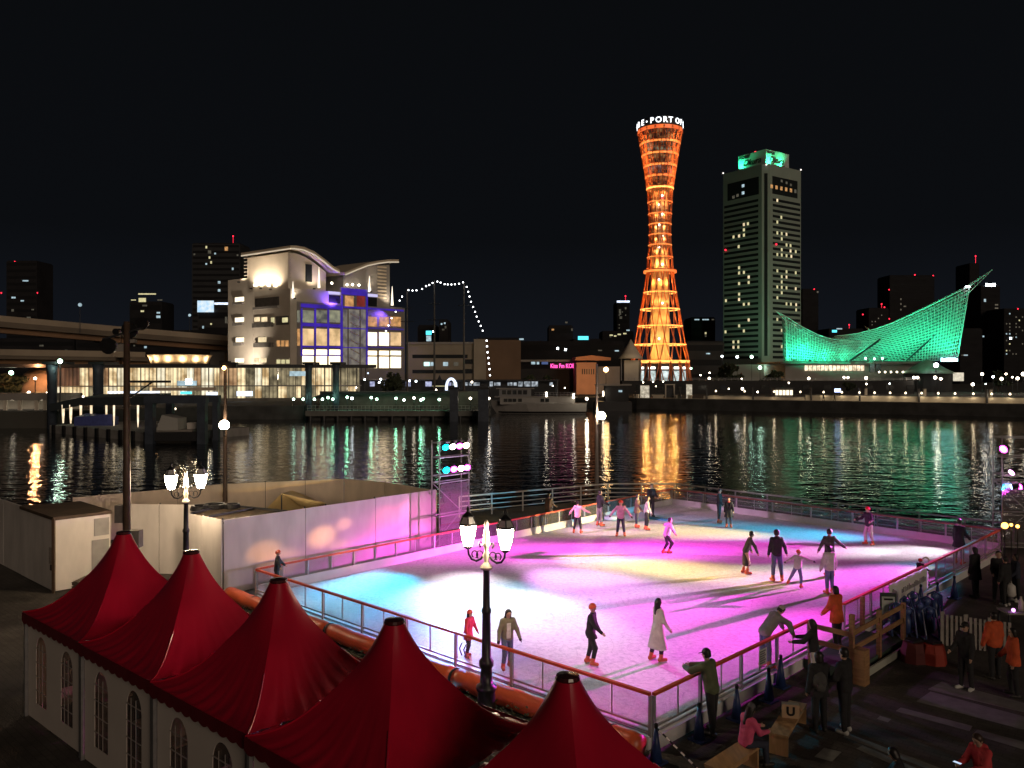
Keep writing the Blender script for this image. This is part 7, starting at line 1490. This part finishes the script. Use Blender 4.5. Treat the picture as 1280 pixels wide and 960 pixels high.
    lay = layer('coat' if coat else 'jacket', tp_, top, .03, cuts=[(T(J['hip'] - Vector((0, 0, (coat or .05) * h))), (0, 0, -1))])
    if inner: layer('sweater', [(a, b_, ra + ex + .006 * h, rb + ex + .006 * h) for a, b_, ra, rb in torso], inner, cuts=[(T(J['hip'] + Vector((.040 * h, 0, 0))), (1, 0, 0)), (T(J['hip'] - Vector((.040 * h, 0, 0))), (-1, 0, 0)), (T(J['hip'] + Vector((0, .01 * h, 0))), (0, -1, 0)), (T(J['sho'] - sp * .02 * h), T(sp)), (T(J['hip']), T(-sp))])
    if scarf: layer('scarf', [(T(J['neck'] - sp * .012 * h + Vector((.03 * h * math.cos(R(a)), .032 * h * math.sin(R(a)), 0))), T(J['neck'] - sp * .012 * h + Vector((.03 * h * math.cos(R(a + 45)), .032 * h * math.sin(R(a + 45)), 0))), .022 * h, .022 * h) for a in range(0, 360, 45)], scarf, vx=.016)
    pel = [(a, b_, ra + .006 * h, rb + .006 * h) for a, b_, ra, rb in (torso[0], torso[3])]
    if skirt:
        sk = pel + [(T(J['hip'] + Vector((s * .025 * h, 0, 0))), T(J['hip'].lerp(J['k' + ('R' if s > 0 else 'L')], .5) + Vector((0, 0, -(skirt - .12) * h))), .062 * h, .075 * h) for s in (-1, 1)]
        layer('skirt', sk, bot, .03, cuts=[(T(J['hip'] - Vector((0, 0, skirt * h))), (0, 0, -1)), (T(J['hip'] + sp * .08 * h), T(sp))])
    else: layer('trousers', pel + legsP(.008 * h), bot, .02, cuts=[(T(J['hip'] + sp * .08 * h), T(sp))])
    for nm in 'RL':
        if skates:
            q = layer('skate', [(T(J['b' + nm]), T(J['t' + nm]), .034 * h, .028 * h), (T(J['k' + nm].lerp(J['a' + nm], .72)), T(J['a' + nm]), .036 * h, .033 * h), (T(J['a' + nm]), T(J['b' + nm]), .033 * h, .034 * h)], M_SKATE, .015, vx=.017)
            bm = MB(); a, c = J['b' + nm], J['t' + nm]; dd = (c - a).normalized(); zz = Vector((0, 0, -.026 * h - .022)); bm.beam(a + zz - dd * .04, c + zz + dd * .03, .008, .045); bm.build('blade', M_BLADE, q, local=True)
        else: layer('shoe', [(T(J['b' + nm]), T(J['t' + nm]), .031 * h, .026 * h), (T(J['a' + nm]), T(J['b' + nm]), .027 * h, .031 * h)], shoes or M_SHOE, .015, vx=.017)
    hcol = haircol or HAIR; up = T(hu)
    fplane = (T(hc + hf * .022 * h + hu * .02 * h), T((hf - hu * .45).normalized()))
    if hair == 'short' and hat not in ('helmet', 'beanie'): layer('hair', [(T(hc - hf * .008 * h - hu * .01 * h), T(hc - hf * .006 * h + hu * .028 * h), .052 * h, .055 * h)], hcol, cuts=[fplane, (T(hc - hu * .03 * h), T(-hu))], vx=.016)
    if hair == 'long':
        layer('hair', [(T(hc - hf * .008 * h - hu * .01 * h), T(hc - hf * .006 * h + hu * .026 * h), .053 * h, .056 * h), (T(hc - hf * .03 * h), T(J['neck'] + bk_ * .045 * h - sp * .09 * h), .046 * h, .03 * h)] + [(T(hc + hr * s * .035 * h - hf * .012 * h), T(hc + hr * s * .04 * h - hf * .01 * h - hu * .10 * h), .022 * h, .02 * h) for s in (-1, 1)], hcol, cuts=[(T(hc + hf * .026 * h + hu * .02 * h), T((hf - hu * .25).normalized()))], vx=.016)
    if hair == 'bob': layer('hair', [(T(hc - hf * .008 * h - hu * .03 * h), T(hc - hf * .006 * h + hu * .026 * h), .056 * h, .057 * h)], hcol, cuts=[fplane, (T(hc - hu * .058 * h), T(-hu))], vx=.016)
    if hat:
        kind, hm = (hat if isinstance(hat, tuple) else (hat, None))
        if kind == 'helmet':
            q = layer('helmet', [(T(hc - hf * .004 * h + hu * .006 * h), T(hc - hf * .004 * h + hu * .022 * h), .064 * h, .066 * h)], hm or mat('orange_helmet', (.70, .09, .04), .28, coat=.4), cuts=[(T(hc + hf * .05 * h + hu * .018 * h), T((-hu * .95 + hf * .30).normalized()))], vx=.016)
            bm = MB()
            for s in (-1, 1): bm.tube([hc + hr * s * .055 * h + hu * .01 * h, hc + hr * s * .04 * h - hu * .05 * h + hf * .02 * h], .005, 4)
            bm.build('chin_strap', M_BLACK, q, local=True)
        if kind == 'beanie': layer('beanie', [(T(hc - hf * .006 * h + hu * .008 * h), T(hc - hf * .012 * h + hu * .034 * h), .058 * h, .054 * h)], hm, cuts=[(T(hc + hu * .012 * h), T(-hu))], vx=.016)
        if kind == 'cap':
            q = layer('cap', [(T(hc - hf * .004 * h + hu * .014 * h), T(hc - hf * .004 * h + hu * .026 * h), .059 * h, .055 * h)], hm, cuts=[(T(hc + hu * .018 * h), T(-hu))], vx=.016)
            bm = MB(); c_ = hc + hf * .05 * h + hu * .022 * h; bm.add([c_ + hr * .04 * h, c_ + hr * .035 * h + hf * .04 * h - hu * .008 * h, c_ + hf * .055 * h - hu * .01 * h, c_ - hr * .035 * h + hf * .04 * h - hu * .008 * h, c_ - hr * .04 * h], [(0, 1, 2, 3, 4)]); bm.build('peak', hm, q, local=True, solid=.006)
    o['J'] = 0; del o['J']
    return o, J, Mw
K_, N_ = cloth('black', (.02, .02, .023)), cloth('navy', (.03, .035, .06)); DKG = cloth('dark_green', (.05, .06, .04)); OLV = cloth('olive', (.20, .18, .12)); CRM = cloth('cream_coat', (.66, .60, .56)); PNK = cloth('pink', (.70, .36, .46)); WHC = cloth('off_white', (.68, .64, .62)); JEAN = cloth('jeans', (.10, .13, .22)); BRN = cloth('brown', (.14, .09, .07)); RED = cloth('red', (.55, .05, .06)); ORJ = cloth('orange_jacket', (.62, .10, .03)); GRY = cloth('grey', (.22, .21, .20)); LGT = cloth('light_trousers', (.60, .55, .52)); HOT = cloth('hot_pink', (.70, .10, .22)); GRN = cloth('moss_green', (.11, .13, .07)); BLU = cloth('blue_trousers', (.16, .18, .34))
OUT = dict(aR=((62, 8), (70, 10)), aL=((62, 8), (70, 10)))
SKT = dict(lean=8, lR=((4, 18), (3, -14)), lL=((4, -6), (3, -18)), aR=((22, 10), (14, 26)), aL=((22, 4), (14, 20)))
gi, gp, gw = 'skaters on the ice', 'people on the plaza', 'people walking on the far promenade'
I = dict(z0=.3, skates=True, group=gi)
person(346, 741, 1.42, 75, 'child in orange helmet and black coat holding the rail at the left rink corner', K_, K_, dict(lean=5, aR=((55, 20), (60, 25)), aL=((30, 25), (20, 45))), hat='helmet', **I)
person(585, 823, 1.27, 125, 'small child in red coat and orange helmet beside the ornate lamp post', RED, K_, SKT, hair='long', hat='helmet', coat=.14, **I)
person(634, 838, 1.56, 160, 'woman in olive vest and white sweater skating beside the child in red', OLV, JEAN, dict(SKT, lean=6, head=14), hair='long', gloves=K_, hood=1, inner=WHC, **I)
person(738, 832, 1.58, 110, 'boy in black coat and orange helmet skating right alone in the foreground', K_, K_, dict(lean=6, aR=((14, 30), (10, 55)), aL=((12, 8), (8, 28)), lR=((3, 24), (3, -10)), lL=((3, -2), (3, -16))), hat='helmet', coat=.08, **I)
person(822, 827, 1.62, 70, 'long haired woman in an ankle length cream coat', CRM, K_, dict(lean=3, aR=((12, 12), (8, 34)), aL=((10, 4), (6, 24)), lR=((3, 10), (3, -6)), lL=((3, -8), (3, -12))), hair='long', coat=.33, scarf=GRY, **I)
person(722, 667, 1.50, 20, 'skater in pink jacket and black trousers at the left barrier', PNK, K_, dict(lean=6, aR=((50, 20), (62, 30)), aL=((40, 10), (34, 18)), lR=((8, 5), (6, -6)), lL=((8, -4), (7, -8))), **I)
person(750, 658, 1.74, 60, 'man in black jacket and grey trousers standing by the left barrier', K_, GRY, dict(aR=((14, 20), (6, 60))), **I)
person(776, 671, 1.64, 190, 'girl in pale pink jacket and orange helmet holding her arms out', PNK, N_, dict(aR=((42, 8), (36, 12)), aL=((42, 8), (36, 12)), lR=((7, 4), (6, -4)), lL=((7, 2), (6, -4))), hat='helmet', gloves=K_, **I)
person(796, 660, 1.62, 110, 'skater in brown coat at the left of the close pair', BRN, N_, dict(lean=4, aR=((12, 20), (8, 40))), hair='bob', coat=.10, scarf=CRM, **I)
person(808, 663, 1.60, 100, 'skater in white and pink jacket at the right of the close pair', WHC, K_, dict(lean=6, aR=((16, 14), (10, 30)), lR=((4, 10), (3, -8))), hair='long', **I)
o_, j_, m_ = person(814, 646, 1.72, 170, 'man in dark suit standing in the far corner of the rink', K_, K_, dict(aR=((10, 20), (4, 70)), aL=((10, 20), (4, 70))), z0=.3, group=gi)
person(833, 693, 1.56, 80, 'skater in pale top leaning with both arms stretched sideways', WHC, K_, dict(lean=16, aR=((52, 10), (54, 14)), aL=((74, 6), (78, 8)), lR=((5, 34), (4, -28)), lL=((6, 14), (4, -30))), **I)
person(899, 654, 1.68, 120, 'man in black standing left of the pair by the far barrier', K_, K_, dict(aR=((10, 14), (4, 40))), **I)
person(911, 660, 1.46, 200, 'shorter woman in dark skirted coat right of the pair by the far barrier', K_, N_, dict(aL=((16, 14), (8, 40))), hair='bob', coat=.20, scarf=RED, **I)
person(932, 718, 1.62, 100, 'skater in dark green jacket and black skirt bending forward', DKG, K_, dict(lean=22, aR=((10, 34), (6, 20)), aL=((16, -8), (10, 24)), lR=((4, 16), (3, -10)), lL=((4, 2), (3, -14))), hat=('beanie', K_), skirt=.34, **I)
person(971, 727, 1.84, 0, 'tall man in black jacket and jeans seen from behind', K_, JEAN, dict(lean=3, aR=((26, 4), (18, 14)), aL=((12, 4), (8, 10)), lR=((7, 2), (5, -6)), lL=((5, -2), (4, -6))), hair='short', hood=1, **I)
person(997, 735, 1.30, 40, 'small child in white sweater and orange helmet with arms out and legs wide', WHC, BLU, dict(lean=12, aR=((74, 12), (80, 14)), aL=((50, 0), (56, 4)), lR=((10, 2), (2, -8)), lL=((26, 4), (24, -14))), hat='helmet', gloves=K_, **I)
person(1037, 721, 1.72, 5, 'skater in dark jacket with arms spread behind the white jacketed woman', DKG, K_, dict(lean=4, aR=((46, 6), (54, 10)), aL=((24, 6), (20, 14))), hat=('cap', K_), **I)
person(1037, 743, 1.62, -15, 'woman in whitish pink jacket and blue trousers seen from behind', WHC, BLU, dict(lean=3, aR=((22, 6), (14, 14)), aL=((18, 4), (12, 10)), lR=((3, 3), (2, -4)), lL=((3, 0), (2, -4))), hair='bob', puffy=1.7, **I)
person(1086, 682, 1.66, 250, 'skater in red helmet, black top and white trousers far right', K_, LGT, dict(lean=6, aR=((34, 14), (30, 70)), aL=((34, 14), (24, 80)), lR=((4, 14), (3, -10)), lL=((5, -2), (4, -12))), hat=('helmet', mat('red_helmet', (.65, .02, .03), .28, coat=.4)), **I)
person(1199, 706, 1.76, 60, 'tall man in long black coat on the ice at the right barrier', K_, GRY, dict(aR=((12, 20), (6, 44))), coat=.16, **I)
o_, j_, m_ = person(1149, 738, 1.06, 60, 'toddler in red helmet peeping over the banner', K_, K_, dict(lean=10, aR=((14, 40), (10, 60)), aL=((14, 40), (10, 60))), hat=('helmet', MATS['red_helmet']), **I)
person(956, 836, 1.72, 75, 'person in grey hooded jacket leaning over the barrier by the notice', GRY, JEAN, dict(lean=42, head=22, aR=((10, 60), (6, 20)), aL=((14, 56), (8, 30)), lR=((4, 6), (3, 0)), lL=((4, 2), (3, -4))), hat=('beanie', cloth('pale_beanie', (.42, .38, .36))), hood=1, puffy=1.6, **I)
person(1046, 808, 1.66, 330, 'attendant in long orange coat standing at the rink gate', ORJ, K_, dict(lean=5, aR=((12, 14), (6, 40)), aL=((12, 14), (6, 40))), z0=.3, group=gp, hair='bob', coat=.12, puffy=1.6)
Pq = dict(group=gp)
person(890, 917, 1.84, -45, 'man in dark cap and moss green jacket leaning on the rink rail', GRN, K_, dict(lean=12, head=2, aR=((14, 62), (-20, 84)), aL=((20, 64), (-30, 86)), lR=((3, 4), (2, 2)), lL=((5, -8), (3, -6))), hat=('cap', K_), puffy=1.3, **Pq)
person(1018, 858, 1.68, -60, 'long haired woman in black top and white trousers at the timber rails', K_, LGT, dict(lean=6, aR=((12, 40), (4, 80)), aL=((12, 40), (4, 80))), hair='long', **Pq)
person(1024, 914, 1.74, -10, 'woman in black coat with a backpack, left of the dark couple', K_, K_, dict(aR=((12, 10), (8, 24))), hair='bob', coat=.08, puffy=1.5, **Pq)
person(1056, 915, 1.84, -40, 'man in black jacket, right of the dark couple', K_, K_, dict(aR=((12, 10), (4, 60)), aL=((12, 16), (6, 66))), shoes=M_SHOEW, puffy=1.3, **Pq)
SIT = dict(lean=10, lR=((6, 84), (3, 4)), lL=((6, 82), (3, -2)), aR=((10, 30), (-14, 84)), aL=((10, 30), (-14, 86)), head=20)
o_, j_, m_ = person(0, 0, 1.60, 70, 'seated woman in hot pink jacket and knit hat looking at her phone', HOT, N_, SIT, hat=('beanie', cloth('grey_beanie', (.10, .10, .11))), hair='long', shift=(4.72, 16.25, 0), **Pq)
person(1207, 862, 1.68, 240, 'staff member in black uniform holding white gloves', K_, K_, dict(aR=((10, 14), (2, 60)), aL=((10, 6), (4, 24))), shoes=M_SHOEW, hat=('cap', K_), **Pq)
person(1243, 848, 1.70, -10, 'staff member in orange jacket seen from behind by the white fence', ORJ, K_, dict(aR=((14, 4), (8, 14)), aL=((14, 4), (8, 14))), puffy=1.6, hood=1, **Pq)
person(1267, 870, 1.66, 290, 'staff member in orange hooded jacket walking at the right edge', ORJ, K_, dict(aR=((10, 14), (4, 44)), lR=((3, 8), (2, -6))), hair='bob', hood=1, puffy=1.6, coat=.06, **Pq)
o_, j_, m_ = person(0, 0, 1.66, 250, 'seated person in bright red jacket holding a lit phone at the bottom edge', RED, K_, SIT, hair='short', haircol=HAIRB, shift=(8.75, 14.9, 0), hood=1, **Pq); redJ = (j_, m_)
person(0, 0, 1.62, 300, 'dark haired head at the bottom edge left of the red jacket', K_, K_, SIT, hair='bob', shift=(6.95, 14.3, 0), **Pq)
person(1219, 746, 1.74, -30, 'person in long black hooded coat at the far end of the barrier', K_, K_, dict(aR=((12, 6), (8, 14))), hair='bob', coat=.18, puffy=1.7, hood=1, **Pq)
person(1248, 752, 1.74, 200, 'man facing the camera side at the left of the dark group near the right tower', K_, K_, dict(aR=((10, 20), (4, 60))), hair='short', puffy=1.3, **Pq)
person(1257, 757, 1.66, -20, 'person with a white bag at the front of the dark group near the right tower', K_, K_, dict(aR=((14, 4), (8, 10))), hair='short', puffy=1.5, shoes=M_SHOEW, **Pq)
person(1270, 752, 1.64, 280, 'person at the right of the dark group near the right tower', N_, K_, dict(aL=((12, 14), (6, 50))), hair='bob', puffy=1.4, shoes=M_SHOEW, **Pq)
person(686, 657, 1.66, 40, 'dim figure outside the left barrier beside the water railing', BRN, K_, dict(aR=((12, 20), (4, 60))), hair='bob', coat=.1, z0=0, group=gp)
# things the people carry or stand by
p = G(1262, 757, 0); t_ = thing('carrier_bag', 'white carrier bag in the hand of a person by the right tower', 'bag', (p.x, p.y, .3)); mb = MB(); mb.lathe([(.11, .32), (.17, .40), (.15, .70), (.05, .78)], (p.x, p.y - .05, 0), 10); mb.build('bag_body', mat('white_bag', (.6, .58, .55), .5, bump=.4, bscale=8), t_, smooth=True); mb = MB(); mb.tube([(p.x - .05, p.y - .05, .77), (p.x, p.y - .05, .90), (p.x + .05, p.y - .05, .77)], .01, 5); mb.build('handle', M_WHITE, t_)
p = G(1014, 912, 0); t_ = thing('backpack', 'dark grey backpack on the woman of the dark couple', 'backpack', (p.x, p.y, 1)); mb = MB(); mb.ball((p.x + .12, p.y - .16, 1.14), .2, 12, (.85, .6, 1.15)); mb.build('main_pocket', cloth('backpack', (.07, .07, .07)), t_, smooth=True); mb = MB(); mb.ball((p.x + .12, p.y - .27, 1.04), .11, 10, (1, .5, .9)); mb.build('front_pocket', MATS['cloth_backpack'], t_, smooth=True)
j_, m_ = redJ; q = m_ @ (j_['wR'] + Vector((-.06, .10, .06))); t_ = thing('phone', 'lit phone held by the person in the red jacket', 'phone', q); mb = MB(); mb.box(q, (.075, .15, .01), .6); mb.build('case', M_BLACK, t_); mb = MB(); mb.box(q + Vector((0, 0, .0075)), (.066, .135, .003), .6); mb.build('screen', emit('phone_screen', (.6, .75, 1), 1.0), t_)
p = G(822, 649, .3); t_ = thing('ice_board', 'flat blue board lying on the ice at the feet of the man in the suit', 'board', (p.x, p.y, .3)); mb = MB(); mb.box((p.x, p.y, .33), (1.1, .5, .05), -.6); mb.build('board', mat('blue_board', (.06, .30, .50), .5), t_); mb = MB(); mb.box((p.x, p.y, .36), (.3, .06, .012), -.6); mb.build('handle', M_BLACK, t_)
p = G(764, 651, .3); t_ = thing('ice_sledge', 'pale blue sledge on the ice beside the left barrier', 'sledge', (p.x, p.y, .3)); mb = MB(); mb.lathe([(.05, .33), (.34, .36), (.40, .50), (.30, .56)], (p.x, p.y, 0), 12); mb.build('shell', mat('pale_blue_plastic', (.45, .60, .66), .4), t_, smooth=True); mb = MB(); mb.tube([(p.x - .3, p.y, .55), (p.x - .25, p.y, .8), (p.x + .25, p.y, .8), (p.x + .3, p.y, .55)], .02, 6); mb.build('handle', M_DSTEEL, t_)
p = G(1157, 733, .3); t_ = thing('ring_support', 'pale ring handle of a skating support above the banner', 'skating aid', (p.x, p.y, .3)); mb = MB(); mb.tube([(p.x + .12 * math.cos(R(a)), p.y, 1.22 + .12 * math.sin(R(a))) for a in range(0, 361, 24)], .03, 6); mb.build('ring', M_WHITE, t_); mb = MB(); mb.lathe([(.2, .3), (.16, .4), (.05, .6), (.03, 1.1)], (p.x, p.y, 0), 10); mb.build('stem', M_AID, t_)
# tiny walkers on the far promenade
def walker(px, lab, hh=1.72, face=90):
    p = QF.pt(px, 495).xy - QF.n * .6; person(0, 0, hh, face, lab, K_, K_, dict(lR=((3, 14), (2, 4)), lL=((3, -10), (2, -18))), vox=.045, shift=(p.x, p.y, .98), group=gw)
walker(793, 'tiny dark walker by the lit kiosk on the far promenade', 1.8); walker(841, 'tiny dark walker by the gate frame on the far promenade', 1.7, 270); walker(1029, 'tiny dark walker before the lit wall under the museum, left of two', 1.75); walker(1043, 'tiny dark walker before the lit wall under the museum, right of two', 1.7, 270)
bpy.context.view_layer.update()
